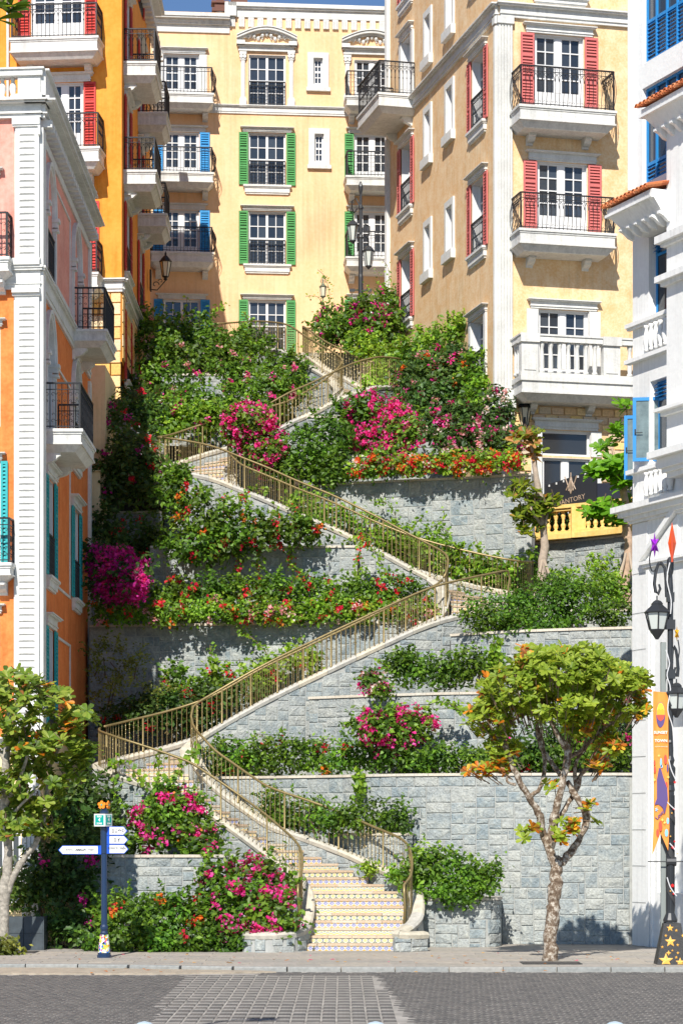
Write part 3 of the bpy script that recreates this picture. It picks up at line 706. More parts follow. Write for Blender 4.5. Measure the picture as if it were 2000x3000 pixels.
mb = MB(); mb.box(-.1, LE, -.16, .12, zr1, zt - .04); mb.box(-.1, LE + .04, -.24, .16, zt - .04, zt); mb.box(-.1, LE, -.24, 0, zr1, zr1 + .12); fq.put('roof_parapet', mb, M_wht, 0, 0)
mb = MB(); mb.box(-.02, .5, -.1, 0, 4.6, zr0 - .2); fq.put('pilaster', mb, M_wht, 0, 0)
mb = MB(); mb.box(LE - .35, LE, -.07, 0, 4.6, zb0 - .1); mb.box(LE - .35, LE, -.07, 0, zb1, zr0 - .2)
fq.put('pilaster', mb, M_wht, 0, 0)
bk = [fp.w(-8, -.31, 0), fp.w(-.31, -.31, 0), fq.w(.31, -.31, 0), fq.w(LE, -.31, 0), fq.w(LE, -8, 0), fp.w(-8, -10, 0)]
body(bp_, [(p.x, p.y) for p in bk], -.1, zr0 + .2, M_ter)
mk('end_wall', MB().box(-8, 0, 0, .3, -.1, zr0), M_ter, bp_, Vector((0, LE, 0)))
# pale yellow building behind it
bq = empty('townhouse', (XP(266, 65.0), 65.0, 0)); tag(bq, 'narrow slice of a plain pale yellow building behind the terracotta one', 'building')
fz = Fac(bq, XP(266, 65), 65, 0)
zt_ = ZP(1070, 65); fz.put('wall', MB().box(-4, XP(309, 65) - XP(266, 65), 0, 3, 0, zt_), M_pal, 0, 0)
fz.put('base_pier', MB().box(-1, XP(296, 64.8) - XP(266, 65), -.35, 0, 0, ZP(1380, 64.8)), M_pal, 0, 0); fz.put('base_moulding', molding(-1, .36, ZP(1412, 65), ZP(1385, 65), .45), M_pal, 0, 0)
# ================================================================ CREAM BUILDING (right)
D = 68.0
bc = empty('apartment_building', (XP(1460, D), D, 0))
tag(bc, 'cream mottled apartment building with faded red shutters and fluted white corner pilaster', 'building')
fc = Fac(bc, XP(1460, D), D, R(13.65)); fl = Fac(bc, XP(1460, D), D, R(-76.35))
uu, zz = fc.u, fc.z
zbelt0, zbelt1 = zz(1600, 62), zz(1600, 22)
for (dt, st, rt, x0, x1, lt) in ((106, 316, 200, 1564, 1708, 0), (478, 677, 571, 1572, 1718, 0)):
    window(fc, uu(x0), uu(x1), zz(1650, st) + .02, zz(1650, dt), cols=4, rows=4, door=True, shut=M_srs, sw=.40, lintel=.26)
    balcony(fc, uu(1516, .9), uu(1803, .9), zz(1650, st, .9), 1.0, .6, zz(1650, rt) - zz(1650, st), 'arch', .08, br=(.62, .62))
window(fc, uu(1566), uu(1712), zbelt1 + .3, zbelt1 + 2.8, cols=4, rows=4, rail=(.9, 'arch'), sill=.2)
window(fc, uu(1574), uu(1723), zz(1650, 1124) + .02, zz(1650, 910), cols=4, rows=4, door=True, lintel=.26, surround=.34)
# stone balustrade balcony
zb = zz(1650, 1124); u0, u1 = uu(1512, .6), uu(1860, .6)
mb = MB(); wd = u1 - u0
mb.box(0, wd, -1.0, 0, -.14, 0); mb.box(.05, wd - .05, -.95, 0, -.42, -.14); mb.box(.02, wd, -.98, 0, -.48, -.42); mb.frus((.3, wd, -.7, 0, -.66), (.08, wd, -.92, 0, -.48))
bb = fc.put('balcony', mb, M_wht, u0, zb)
mb = MB(); hb = zz(1650, 1004) - zb
mb.box(0, wd, -1.0, -.74, hb - .2, hb - .05); mb.box(-.03, wd, -1.03, -.71, hb - .05, hb); mb.box(0, wd, -.96, -.78, 0, .1)
for x in (.02, wd * .69): mb.box(x, x + .5, -.99, -.75, 0, hb - .2); mb.box(x - .03, x + .53, -1.05, -.7, hb - .24, hb + .01); mb.box(x + .08, x + .42, -1.01, -.75, .15, hb - .35)
mb.box(.0, .24, -.75, -.0, hb - .2, hb - .05); mb.box(-.03, .27, -.75, 0, hb - .05, hb)
mk('stone_railing', mb, M_wht, bb)
bl2 = MB().lathe([(.085, 0), (.085, .06), (.05, .1), (.075, .2), (.065, .5), (.05, .72), (.065, .78), (.08, .84), (.08, .9)], 8).mesh('baluster', True)
x = .66
while x < wd:
    if not (wd * .69 - .1 < x < wd * .69 + .58): o = mk('baluster', bl2, M_wht, bb, (x, -.87, .1)); o.scale = (1, 1, (hb - .3) / .9)
    x += .262
for y in (-.2, -.45): o = mk('baluster', bl2, M_wht, bb, (.12, y, .1)); o.scale = (1, 1, (hb - .3) / .9)
for x in (.62, wd * .66): mk('bracket', CACHE['brk'], M_wht, bb, (x, 0, -.64))
# entrance with transom, below a band of facing brick
zg = 10.7
window(fc, uu(1585), uu(1728), zz(1650, 1336), zz(1650, 1262), cols=1, rows=1, split=False, lintel=.3, surround=.32, gm=flat('dark transom glass', (.03, .032, .035), .08, spec=.8))
window(fc, uu(1585), uu(1728), zg, zz(1650, 1342), cols=2, rows=1, lintel=False, surround=.32, door=True, gm=MATS['dark transom glass'])
finish(fc, 0, 11, 9, 36, M_crm)
zk = zb - .62
holes = fc.holes
f4 = Fac(bc, (fc.o + fc.n * .012).x, (fc.o + fc.n * .012).y, fc.th)
M_bk2 = randmat('tan facing brick', [(.72, .50, .28), (.80, .58, .28), (.66, .54, .40), (.70, .52, .36), (.82, .62, .34), (.64, .48, .32), (.84, .60, .24)], .7, .2, 14)
lx0, lx1 = uu(1585) - .34, uu(1728) + .34; lz = zz(1650, 1232)
brickwork(f4, .42, 5.4, zg, zk, .38, .235, skip=lambda u, z: lx0 - .02 < u < lx1 + .02 and z < lz, mat=M_bk2)
fc.put('belt_course', molding(-.1, 11, zbelt0, zbelt1, .25), M_wht, 0, 0); fc.put('cornice', molding(-.1, 11, 33, 34, .5), M_wht, 0, 0)
def fluted(f, u0, u1, z0, z1, n=4, out=.12):
    mb = MB(); mb.box(u0, u1, -out * .6, 0, z0, z1); w_ = (u1 - u0) / n
    for k in range(n): mb.box(u0 + w_ * (k + .2), u0 + w_ * (k + .8), -out, -out * .6, z0 + .25, z1 - .25)
    mb.box(u0 - .03, u1 + .03, -out * 1.2, 0, z0, z0 + .2); mb.box(u0 - .03, u1 + .03, -out * 1.2, 0, z1 - .2, z1); f.put('pilaster', mb, M_wht, 0, 0)
wp = uu(1498)
fluted(fc, -.05, wp, zz(1480, 1165), zbelt0, 5); fluted(fl, -.17, .02, zz(1480, 1165), zbelt0, 2)
mb = MB(); mb.box(-.12, wp + .05, -.24, 0, zz(1480, 1200), zz(1480, 1160)); mb.box(-.08, wp + .02, -.18, 0, zz(1480, 1250), zz(1480, 1200)); mb.box(0, wp - .05, -.1, 0, 8.5, zz(1480, 1250)); fc.put('pilaster_base', mb, M_wht, 0, 0)
mb = MB(); mb.box(-.2, .1, -.22, 0, zz(1480, 1200), zz(1480, 1160)); mb.box(-.2, .05, -.16, 0, zz(1480, 1250), zz(1480, 1200)); mb.box(-.17, 0, -.1, 0, 8.5, zz(1480, 1250)); fl.put('pilaster_base', mb, M_wht, 0, 0)
# side facade (u runs towards the camera: negative numbers are farther away)
uu, zz = fl.u, fl.z
uF = uu(1136)
def colw(xa, xb, rows, shut=True, lw=.22):
    for (yt, yb, r) in rows: # pixel heights measured at the near jamb
        window(fl, uu(xa), uu(xb), zz(xb, yb), zz(xb, yt), cols=4, rows=4, shut=(M_srs if shut and r != 2 else None), sw=.34, lintel=lw, sill=.34, rail=(.92, 'scroll') if r else None, depth=.22, surround=(.2 if r == 2 else None))
colw(1382, 1420, ((-300, -80, 1), (140, 352, 1), (508, 722, 1), (918, 1112, 2)))
colw(1176, 1206, ((-230, -20, 1), (405, 600, 1), (735, 930, 1)))
zB = zz(1217, 277)
window(fl, uu(1178), uu(1206), zB + .02, zz(1206, 92), cols=4, rows=4, door=True, lintel=.25, surround=.26, depth=.2)
balcony(fl, uu(1150), uu(1217), zB, 1.25, .6, 1.05, 'arch', br=(.45, .5))
for (xa, xb, rows) in ((1247, 1262, ((37, 160), (320, 453), (655, 790))), (1310, 1327, ((-60, 74), (246, 382), (597, 730)))):
    for (yt, yb) in rows:
        a = (uu(xa), uu(xb), zz(xb, yb), zz(xb, yt)); W, H = a[1] - a[0], a[3] - a[2]
        wn = window(fl, *a, cols=1, rows=3, split=False, lintel=False, depth=.2)
        mb = MB(); mb.box(-.16, 0, -.06, 0, -.02, H + .2); mb.box(W, W + .16, -.06, 0, -.02, H + .2); mb.box(0, W, -.06, 0, H, H + .2); mb.box(-.22, W + .22, -.15, 0, -.3, -.02)
        mk('surround', mb, M_wht, wn)
finish(fl, uF, 0, 9, 36, M_crm)
fl.put('belt_course', molding(uF, .1, zbelt0, zbelt1, .25), M_wht, 0, 0)
fluted(fl, uF - .02, uF + .28, 14, 36, 2)
bk = [fl.w(uF, -.31, 0), fl.w(-.3, -.31, 0), fc.w(.3, -.31, 0), fc.w(11, -.31, 0), fc.w(11, -9, 0), fl.w(uF, -9, 0)]
body(bc, [(p.x, p.y) for p in bk], 9, 36, M_crm)
p0 = fl.w(uF, 0, 0) - bc.location
mk('end_wall', MB().box(0, 8, 0, .3, 9, 36), M_crm, bc, (p0.x, p0.y, 0), R(13.65))
q0 = fc.w(.75, .02, 0); bracketlamp((q0.x, q0.y - .05, ZP(1258, 68)), 'wall_lamp', 'wall lantern beside the entrance of the cream building', .8, .02)

# ================================================================ WHITE BUILDING (right edge, near)
D = 53.2
bw = empty('townhouse', (XP(1852, D), D, 0)); tag(bw, 'white building cut by the right edge with blue louvred windows and terracotta eaves', 'building')
fw = Fac(bw, XP(1852, D), D, R(-67.2))
uu, zz = fw.u, fw.z
UE = 7.0
def ext(name, u0, u1, out, z0, z1, back=0): return fw.put(name, MB().box(u0, u1, -out, back, z0, z1), M_wpl, 0, 0)
# far plane of the upper storeys, set back behind the lower mass
zU = zz(1852, 640)
uA = uu(1852); uB = uu(1878); uC = uu(1955)
# upper left pier with blue louvred bays above the eaves
bay = [(uu(1880), uu(1880) + 2.2, zz(1882, 540), zz(1882, 260)), (uu(1880), uu(1880) + 2.2, zz(1882, 188), zz(1882, -200))]
def bluebay(a, split_z, nm='window'):
    fw.holes.append(a); W, H = a[1] - a[0], a[3] - a[2]
    wn = fw.put(nm, (lambda m: (m.box(0, .05, .1, .17, 0, H), m.box(W - .05, W, .1, .17, 0, H), m.box(.05, W - .05, .1, .17, 0, .06), m.box(.05, W - .05, .1, .17, H - .06, H), m.box(.05, W - .05, .1, .17, split_z, split_z + .07), m)[-1])(MB()), M_blu, a[0], a[2])
    n = 5
    for k in range(1, n): mk('mullion', cached(('bm', round(H, 1)), lambda: MB().box(-.02, .02, .09, .17, .05, H - .05)), M_blu, wn, (W * k / n, 0, 0))
    lv = MB(); z = .08
    while z < split_z - .04:
        lv.add([(.05, .10, z), (W - .05, .10, z), (W - .05, .16, z + .055), (.05, .16, z + .055), (.05, .11, z - .012), (W - .05, .11, z - .012), (W - .05, .17, z + .043), (.05, .17, z + .043)], [(0, 1, 2, 3), (7, 6, 5, 4), (0, 4, 5, 1)]); z += .085
    o = mk('louvres', lv, M_blu, wn); o['kind'] = 'stuff'
    for k in range(n): mk('pane', cached(('bp', round(W, 1), round(H - split_z, 1)), lambda: MB().box(-W / n / 2 + .02, W / n / 2 - .02, 0, .012, 0, H - split_z - .12)), M_gls, wn, (W * (k + .5) / n, .14, split_z + .07))
    return wn
bluebay(bay[0], zz(1882, 488) - zz(1882, 540)); bluebay(bay[1], zz(1882, 70) - zz(1882, 188))
# lower windows (blue louvre over glass), behind small balustrades
lw1 = (uu(1899), uu(1899) + 1.6, zz(1900, 950), zz(1900, 694)); lw2 = (uu(1903), uu(1903) + 1.6, zz(1904, 1372), zz(1904, 1118))
for a in (lw1, lw2):
    fw.holes.append(a); W, H = a[1] - a[0], a[3] - a[2]
    m = MB(); m.box(0, .06, .18, .26, 0, H); m.box(W - .06, W, .18, .26, 0, H); m.box(.06, W - .06, .18, .26, H - .42, H - .36); m.box(.06, W - .06, .18, .26, H - .06, H); m.box(.5, .56, .18, .26, 0, H - .42)
    wn = fw.put('window', m, M_blu, a[0], a[2])
    lv = MB()
    for k in range(4): lv.add([(.06, .05, H - .36 + k * .085), (W - .06, .05, H - .36 + k * .085), (W - .06, .14, H - .29 + k * .085), (.06, .14, H - .29 + k * .085)], [(0, 1, 2, 3), (3, 2, 1, 0)])
    mk('louvres', lv, M_blu, wn); mk('pane', MB().box(.06, W - .06, .2, .215, 0, H - .42), M_gls, wn)
fw.holes.append((uu(1925), uu(1925) + 2, 1.2, 5.3))
fw.put('wall', wallmesh(MB(), 0, UE, -.1, 30, fw.holes, .3), M_wpl, 0, 0)
bk = [fw.w(.0, -.31, 0), fw.w(UE, -.31, 0), fw.w(UE, -8, 0), fw.w(0, -8, 0)]
body(bw, [(p.x, p.y) for p in bk], -.1, 30, M_wpl)
# far-left edge strips of the upper floors
ext('pier', -.02, .07, .09, zz(1852, 560), 29, 0); ext('pier', .0, .035, .13, zz(1852, 560), 29, 0)
ext('pier', uB - .2, uB - .02, .0 + .03, 0.0, .01)
# plane of the projecting pier at the right edge
ur = uu(1951, .5)
fw.put('pier', MB().box(ur, UE, -.5, 0, zz(1950, 1400, .5), zz(1950, 390, .5)), M_wpl, 0, 0)
for (ya, yb, o) in ((690, 712, .7), (712, 722, .6), (808, 826, .7), (826, 838, .6), (1196, 1206, .72), (1206, 1218, .6), (1322, 1342, .82), (1342, 1372, .66), (1372, 1384, .58)):
    ua = uu(1951, .5); fw.put('moulding', MB().box(ua - (o - .5) * .9, UE, -o, 0, zz(1955, yb, .5), zz(1955, ya, .5)), M_wpl, 0, 0)
# string courses and small balustrades on the left half
def course(y0, y1, o, e=.12): fw.put('string_course', MB().box(-e, UE, -o, 0, zz(1870, y1), zz(1870, y0)), M_wpl, 0, 0)
course(944, 956, .14); course(956, 962, .09); course(1050, 1062, .16); course(1374, 1386, .12)
course(1480, 1497, .34, .42); course(1497, 1512, .24, .26); course(1512, 1524, .15, .14); course(1524, 1532, .08, .06)
bl3 = MB().lathe([(.06, 0), (.06, .05), (.04, .09), (.085, .22), (.09, .34), (.055, .56), (.045, .66), (.07, .7), (.07, .76)], 10).mesh('baluster', True)
for (a, yb, yt) in ((lw1, 1032, 956), (lw2, 1455, 1386)):
    hb = zz(1900, yt) - zz(1900, yb); fw.put('niche', MB().box(uu(1893), uu(1893) + 1.8, -.02, 0, zz(1900, yb) - .08, zz(1900, yb)), M_wpl, 0, 0)
    for k in range(6):
        o = fw.put('baluster', bl3, M_wpl, uu(1903) + k * .2, zz(1900, yb), .09); o.scale = (.9, .9, hb / .76)
# tiled eaves
def eave(x0, y0, z_px, out, u_end, label=''):
    z = zz(x0, y0, out); ua = uu(x0, out)
    mb = MB(); mb.box(ua + .06, u_end, -out + .04, 0, z - .16, z - .04); mb.box(ua + .02, u_end, -out + .0, 0, z - .22, z - .16); mb.frus((ua + .3, u_end, -out + .28, 0, z - .5), (ua + .1, u_end, -out + .08, 0, z - .22)); mb.box(ua + .36, u_end, -out * .5, 0, z - .62, z - .5)
    e = fw.put('eave', mb, M_wpl, 0, 0)
    u = ua + .12; br = cached('ebr', lambda: MB().prism_x([(0, 0), (-.34, 0), (-.34, -.06), (-.24, -.1), (-.12, -.2), (0, -.24)], -.05, .05))
    while u < u_end: mk('bracket', br, M_wpl, e, (u + .25, -out * .45, z - .5)); u += .33
    def tile(up=True):
        m = MB(); n = 6; vs = []; L = .42
        for (y, zz_) in ((-out - .06, 0), (-out - .06 + L, .1)):
            for r in (.075, .058):
                for k in range(n + 1):
                    t = math.pi * k / n; vs.append((r * math.cos(t), y, zz_ + (r * math.sin(t) if up else -r * math.sin(t))))
        N = n + 1; fs = []
        for k in range(n):
            fs += [(k, k + 1, 2 * N + k + 1, 2 * N + k), (N + k, 3 * N + k, 3 * N + k + 1, N + k + 1), (k, N + k, N + k + 1, k + 1), (2 * N + k, 2 * N + k + 1, 3 * N + k + 1, 3 * N + k)]
        return m.add(vs, fs)
    tm = cached(('tile', out), tile); tm2 = cached(('tile2', out), lambda: tile(False)); u = ua
    while u < u_end:
        for r in range(2):
            mk('roof_tile', tm, M_tile, e, (u, r * .34, z + .02 + r * .08 + random.uniform(-.004, .004))); mk('roof_tile', tm2, M_tile, e, (u + .085, r * .34, z + .05 + r * .08))
        u += .17
eave(1768, 612, 0, .95, uu(1951, .5) + .1); eave(1868, 318, 0, .95, UE)
# open blue casements
def casement(px0, px1, py0, py1, D, th, nm_label):
    W = (px1 - px0) / F * D / math.cos(th); H = (py1 - py0) / F * D
    m = MB(); t = .075
    m.box(0, t, -.02, .03, 0, H); m.box(W - t, W, -.02, .03, 0, H); m.box(t, W - t, -.02, .03, 0, t); m.box(t, W - t, -.02, .03, H - t, H)
    loc = P(px0, py1, D) - bw.location
    c = mk('casement', m, M_blu, bw, loc, th); mk('pane', MB().box(t, W - t, 0, .012, t, H - t), flat('dusty pane', (.16, .21, .21), .15, spec=.8, var=.4, scale=3), c)
    m = MB(); m.box(t * .5, t * .9, -.05, -.02, H * .42, H * .5); m.box(t * .9, t + .14, -.06, -.045, H * .44, H * .45); mk('handle', m, M_iron, c)
casement(1852, 1949, 1165, 1352, 52.6, R(-8), ''); casement(1827, 1905, 1218, 1405, 53.4, R(-12), '')
# ground floor: jointed plaster, a recessed panel, half a pediment
j = MB()
for y in (1682, 1798, 1905, 2010, 2112, 2218, 2325, 2432, 2538, 2645): j.box(.0, uu(1896), -.012, -.0, zz(1870, y) - .012, zz(1870, y) + .012)
fw.put('plaster_joints', j, flat('plaster joint', (.6, .6, .58), .9), 0, 0)
blk = MB()
ys = [1532, 1682, 1798, 1905, 2010, 2112, 2218, 2325, 2432, 2538, 2645, 2772]
for k in range(len(ys) - 1):
    fw.put('plaster_block', MB().box(.01, uu(1896), -.02, 0, zz(1870, ys[k + 1]) + .015, zz(1870, ys[k]) - .015), M_wpl, 0, 0)
fw.put('pilaster', MB().box(uu(1898), uu(1898) + .12, -.07, 0, 0, zz(1900, 1668)), M_wpl, 0, 0)
fw.put('pilaster', MB().box(uu(1908), uu(1908) + .06, -.05, 0, 0, zz(1910, 1700)), M_wpl, 0, 0)
mb = MB(); ua = uu(1868, .14); z0 = zz(1868, 1650, .14); mb.box(ua, ua + 3, -.14, 0, z0 - .05, z0 + .02); mb.box(ua + .1, ua + 2.9, -.10, 0, z0 - .12, z0 - .05)
mb.prism_y([(ua, z0 + .02), (ua + 1.5, z0 + .95), (ua + 1.5, z0 + 1.1), (ua - .05, z0 + .1)][::1], -.14, 0)
mb.prism_y([(ua + .12, z0 + .02), (ua + 1.5, z0 + .02), (ua + 1.5, z0 + .9)], -.04, 0)
fw.put('door_pediment', mb, M_wpl, 0, 0)

# ================================================================ TERRACES
walls_done = []
STONE_KEYS = {}
def stonemesh(wd, h, v):
    k = ('st', round(wd, 3), round(h, 3), v)
    if k not in CACHE:
        rr = random.Random(hash(k) % 9999); g = .008; d = .012 + .012 * rr.random(); i = .02
        j = lambda: rr.uniform(-.008, .008)
        vs = [(g, 0, g), (wd - g, 0, g), (wd - g, 0, h - g), (g, 0, h - g)]
        vs += [(i + j(), -d + j(), i + j()), (wd - i + j(), -d + j(), i + j()), (wd - i + j(), -d + j(), h - i + j()), (i + j(), -d + j(), h - i + j()), (wd * rr.uniform(.35, .65), -d - .006 - .008 * rr.random(), h * rr.uniform(.35, .65))]
        vs = [(x - wd / 2, y, z) for x, y, z in vs]
        CACHE[k] = MB().add(vs, [(4, 5, 8), (5, 6, 8), (6, 7, 8), (7, 4, 8), (0, 1, 5, 4), (1, 2, 6, 5), (2, 3, 7, 6), (3, 0, 4, 7)]).mesh('stone')
        CACHE[k].materials.append(M_sto)
    return CACHE[k]
def polyW(pts, n=5):
    """pts: (px,D,ztop,zbot) -> dense world rows x,y,zt,zb"""
    A = [(XP(p[0], p[1]), p[1], p[2], p[3]) for p in pts]
    return catmull(A, n) if len(A) > 2 else np.array([tuple(np.array(A[0]) * (1 - t) + np.array(A[1]) * t) for t in np.linspace(0, 1, 8)])
def stonewall(name, label, rows, cat='wall', cop='flat', cell=(.125, .105), toward=None, thick=.3, big=1.0, xlim=None, group=None, coph=.06, seed=1, both=0):
    """rows: dense array of x,y,ztop,zbot along the wall. Core, coping stones and one object per stone on the side that faces the street"""
    A = np.array(rows); rr = random.Random(seed)
    seg = np.hypot(np.diff(A[:, 0]), np.diff(A[:, 1])); S = np.concatenate([[0], np.cumsum(seg)]); L = S[-1]
    loc = (A[0, 0], A[0, 1], float(A[:, 3].min()))
    e = empty(name, loc); tag(e, label, cat, group)
    O = Vector(loc)
    def at(s): return [float(np.interp(s, S, A[:, k])) for k in range(4)]
    def tan(s):
        a, b = at(max(0, s - .12)), at(min(L, s + .12)); t = Vector((b[0] - a[0], b[1] - a[1], 0)); return t.normalized()
    def nrm(s):
        t = tan(s); n = Vector((t.y, -t.x, 0)); c = at(s)
        v = Vector((toward[0] - c[0], toward[1] - c[1], 0)) if toward else Vector((-c[0], -c[1], 0))
        if toward is None: return n if sgn > 0 else -n
        return n if n.dot(v) > 0 else -n
    # one consistent side: judged at mid-length
    t = tan(L / 2); n = Vector((t.y, -t.x, 0)); c = at(L / 2); sgn = 1 if n.dot(Vector((-c[0], -c[1], 0))) > 0 else -1
    N = len(A); vs = []; fs = []
    for i in range(N):
        n = nrm(S[i]); p = Vector((A[i, 0], A[i, 1], 0)) - Vector((O.x, O.y, 0)); q = p - n * thick
        for (pp, z) in ((p, A[i, 3]), (p, A[i, 2] - coph), (q, A[i, 2] - coph), (q, A[i, 3])): vs.append((pp.x, pp.y, z - O.z))
    for i in range(N - 1):
        for k in range(4): fs.append((i * 4 + k, i * 4 + (k + 1) % 4, i * 4 + 4 + (k + 1) % 4, i * 4 + 4 + k))
    fs.append((0, 1, 2, 3)); fs.append(tuple((N - 1) * 4 + k for k in (3, 2, 1, 0)))
    mk('mortar_core', MB().add(vs, fs), M_mor, e)
    # coping
    ns = max(1, round(L / (.8 if cop == 'flat' else .75))); ov = .05 if cop == 'flat' else .035
    for k in range(ns):
        s0, s1 = L * k / ns + .004, L * (k + 1) / ns - .004; m = 5; ring = []; vs = []
        for i in range(m):
            s = s0 + (s1 - s0) * i / (m - 1); c = at(s); n = nrm(s); p = Vector((c[0], c[1], c[2])) - O
            if cop == 'flat': pr = [(ov, -coph), (ov, 0), (-thick - ov, 0), (-thick - ov, -coph)]
            else: pr = [(ov, -.13), (ov + .02, -.05), (ov * .4, .0), (-thick * .5, .025), (-thick - ov * .4, 0), (-thick - ov - .02, -.05), (-thick - ov, -.13)]
            for (o, z) in pr: v = p + n * o; vs.append((v.x, v.y, v.z + z))
        q = len(pr); fs = []
        for i in range(m - 1):
            for j in range(q): fs.append((i * q + j, i * q + (j + 1) % q, (i + 1) * q + (j + 1) % q, (i + 1) * q + j))
        fs.append(tuple(range(q - 1, -1, -1))); fs.append(tuple((m - 1) * q + j for j in range(q)))
        mk('coping_stone', MB().add(vs, fs), M_cop if cop == 'flat' else M_cps, e)
    # stones on an irregular grid
    cw, ch = cell[0] * big, cell[1] * big; zmin, zmax = float(A[:, 3].min()), float(A[:, 2].max()) - coph
    nx, nz = int(L / cw), max(1, int(math.ceil((zmax - zmin) / ch))); occ = np.zeros((nx + 6, nz + 6), bool); cand = []
    for j in range(nz):
        for i in range(nx):
            if occ[i, j]: continue
            ww = rr.choice((2, 2, 3, 3, 4, 4)); hh_ = rr.choice((1, 2, 2, 2, 3)) if ww < 4 else rr.choice((2, 2, 3))
            while ww > 1 and (i + ww > nx or occ[i:i + ww, j].any()): ww -= 1
            if ww == 1 and i + 1 < nx: hh_ = min(hh_, 2)
            while hh_ > 1 and (j + hh_ > nz or occ[i:i + ww, j:j + hh_].any()): hh_ -= 1
            occ[i:i + ww, j:j + hh_] = True; cand.append((i, j, ww, hh_))
    cnt = 0; big_ = []
    for (i, j, ww, hh_) in cand:
        s0, s1 = i * cw, (i + ww) * cw; z1 = zmax - j * ch; z0 = z1 - hh_ * ch; c = at((s0 + s1) / 2)
        zl, zr = at(s0)[2] - coph, at(s1)[2] - coph; px = HX + c[0] / c[1] * F
        if z0 > min(zl, zr) - .05 or z1 < c[3] or px < -20 or px > 2020: continue
        if xlim and not (xlim[0] < px < xlim[1]): continue
        big_.append((c[1], s0, s1, z0, z1, zl, zr, c, 1))
        if s1 < both: big_.append((c[1], s0, s1, z0, z1, zl, zr, c, -1))
    big_.sort(key=lambda t: t[0] / ((t[2] - t[1]) * (t[4] - t[3])) ** .5)
    rest = MB()
    for idx, (dd, s0, s1, z0, z1, zl, zr, c, sd) in enumerate(big_):
        sm = (s0 + s1) / 2; n = nrm(sm) * sd; th = math.atan2(n.x, -n.y); wd = s1 - s0; flip = (n.dot(Vector((tan(sm).y, -tan(sm).x, 0))) < 0)
        zA, zB_ = (zl, zr) if not flip else (zr, zl)
        p = Vector((c[0], c[1], z0)) - O
        if sd < 0: p = p + n * thick
        if z1 <= min(zl, zr) + .001:
            me = stonemesh(wd, z1 - z0, rr.randrange(3)); dz = 0
        else:
            g = .008; d = .018; i_ = .02; ha, hb = min(z1, zA) - z0 , min(z1, zB_) - z0
            vs = [(g, 0, g), (wd - g, 0, g), (wd - g, 0, hb - g), (g, 0, ha - g), (i_, -d, i_), (wd - i_, -d, i_), (wd - i_, -d, hb - i_), (i_, -d, ha - i_)]
            me = MB().add([(x - wd / 2, y, z) for x, y, z in vs], [(4, 5, 6, 7), (0, 1, 5, 4), (1, 2, 6, 5), (2, 3, 7, 6), (3, 0, 4, 7)]).mesh('stone'); me.materials.append(M_sto)
        if idx < 300:
            o = bpy.data.objects.new('stone', me); col.objects.link(o); o.parent = e; o.location = p; o.rotation_euler = (0, 0, th)
        else:
            M_ = Matrix.Translation(p) @ Matrix.Rotation(th, 4, 'Z'); rest.add([M_ @ v.co for v in me.vertices], [tuple(f_.vertices) for f_ in me.polygons])
    if rest.v:
        o = mk('stonework', rest, M_sto, e); o['kind'] = 'stuff'
    return e
hill = MB()
def fill(pts, Dback, z1, z0=-.2, inset=.28):
    """earth behind a terrace wall: pts (px,D)"""
    fr = [(XP(p[0], p[1] + inset), p[1] + inset) for p in pts]; poly = fr + [(fr[-1][0], Dback), (fr[0][0], Dback)]
    hill.prism_z(poly, z0, z1)
W = {}
def terrace(label, pts, zt, zb, Dback, dz=.12, px_fill=None, **kw):
    rows = polyW([(p[0], p[1], zt, zb) for p in pts]); stonewall('retaining_wall', label, rows, **kw)
    fill(px_fill or pts, Dback, zt - dz)
terrace('lowest grey retaining wall of big blocks behind the street tree on the right', [(590, 57.4), (700, 57.0), (850, 56.4), (1000, 55.6), (1154, 54.6), (1400, 54.0), (1862, 53.7)], 3.85, 0.0, 60.5, seed=2, big=1.15, px_fill=[(610, 57.4), (850, 56.4), (1000, 55.6), (1154, 54.6), (1400, 54.0), (1862, 53.7)])
terrace('second retaining wall behind the round magenta bougainvillea', [(905, 58.0), (1100, 56.9), (1384, 55.9), (1862, 55.4)], 5.8, 3.7, 60.5, seed=3, big=1.1)
terrace('third retaining wall right of the stairs under the dense green hedge', [(1320, 58.9), (1550, 57.6), (1862, 56.7)], 7.4, 5.6, 65.3, seed=4)
terrace('short low wall in the hedge below the small staked trees', [(1560, 60.6), (1862, 60.3)], 8.15, 7.2, 66.0, seed=5)
terrace('low curved planter wall just right of the stair foot', [(1212, 52.6), (1300, 52.35), (1420, 52.4), (1452, 52.6), (1464, 53.1), (1462, 53.8)], 1.08, 0.0, 54.4, seed=6, px_fill=[(1222, 52.6), (1300, 52.35), (1420, 52.4), (1446, 52.7)], dz=.08)
terrace('narrow ledge wall between the stairs and the lowest retaining wall', [(960, 55.3), (1060, 54.6), (1150, 54.0), (1196, 53.95), (1205, 54.4)], 2.5, 0.9, 55.6, seed=7, px_fill=[(975, 55.2), (1060, 54.6), (1150, 54.05)])
terrace('low wall behind the signpost under the left bougainvillea', [(220, 52.6), (450, 52.5), (640, 52.6), (668, 53.0)], 2.02, 0.0, 54.2, seed=8, px_fill=[(220, 52.6), (450, 52.5), (640, 52.6)])
terrace('tall grey retaining wall half in shade left of the second flight', [(262, 62.6), (600, 62.2), (1020, 61.7), (1240, 61.5)], 7.95, 4.0, 70, seed=9, big=1.25)
terrace('pale retaining wall hung with red bougainvillea', [(440, 63.3), (700, 63.3), (1046, 63.2)], 10.1, 7.7, 64.3, seed=10, big=1.15, px_fill=[(440, 63.3), (1035, 63.2)])
terrace('shaded retaining wall left of the pale one', [(268, 65.5), (470, 65.3)], 11.3, 7.7, 72, seed=11, big=1.15)
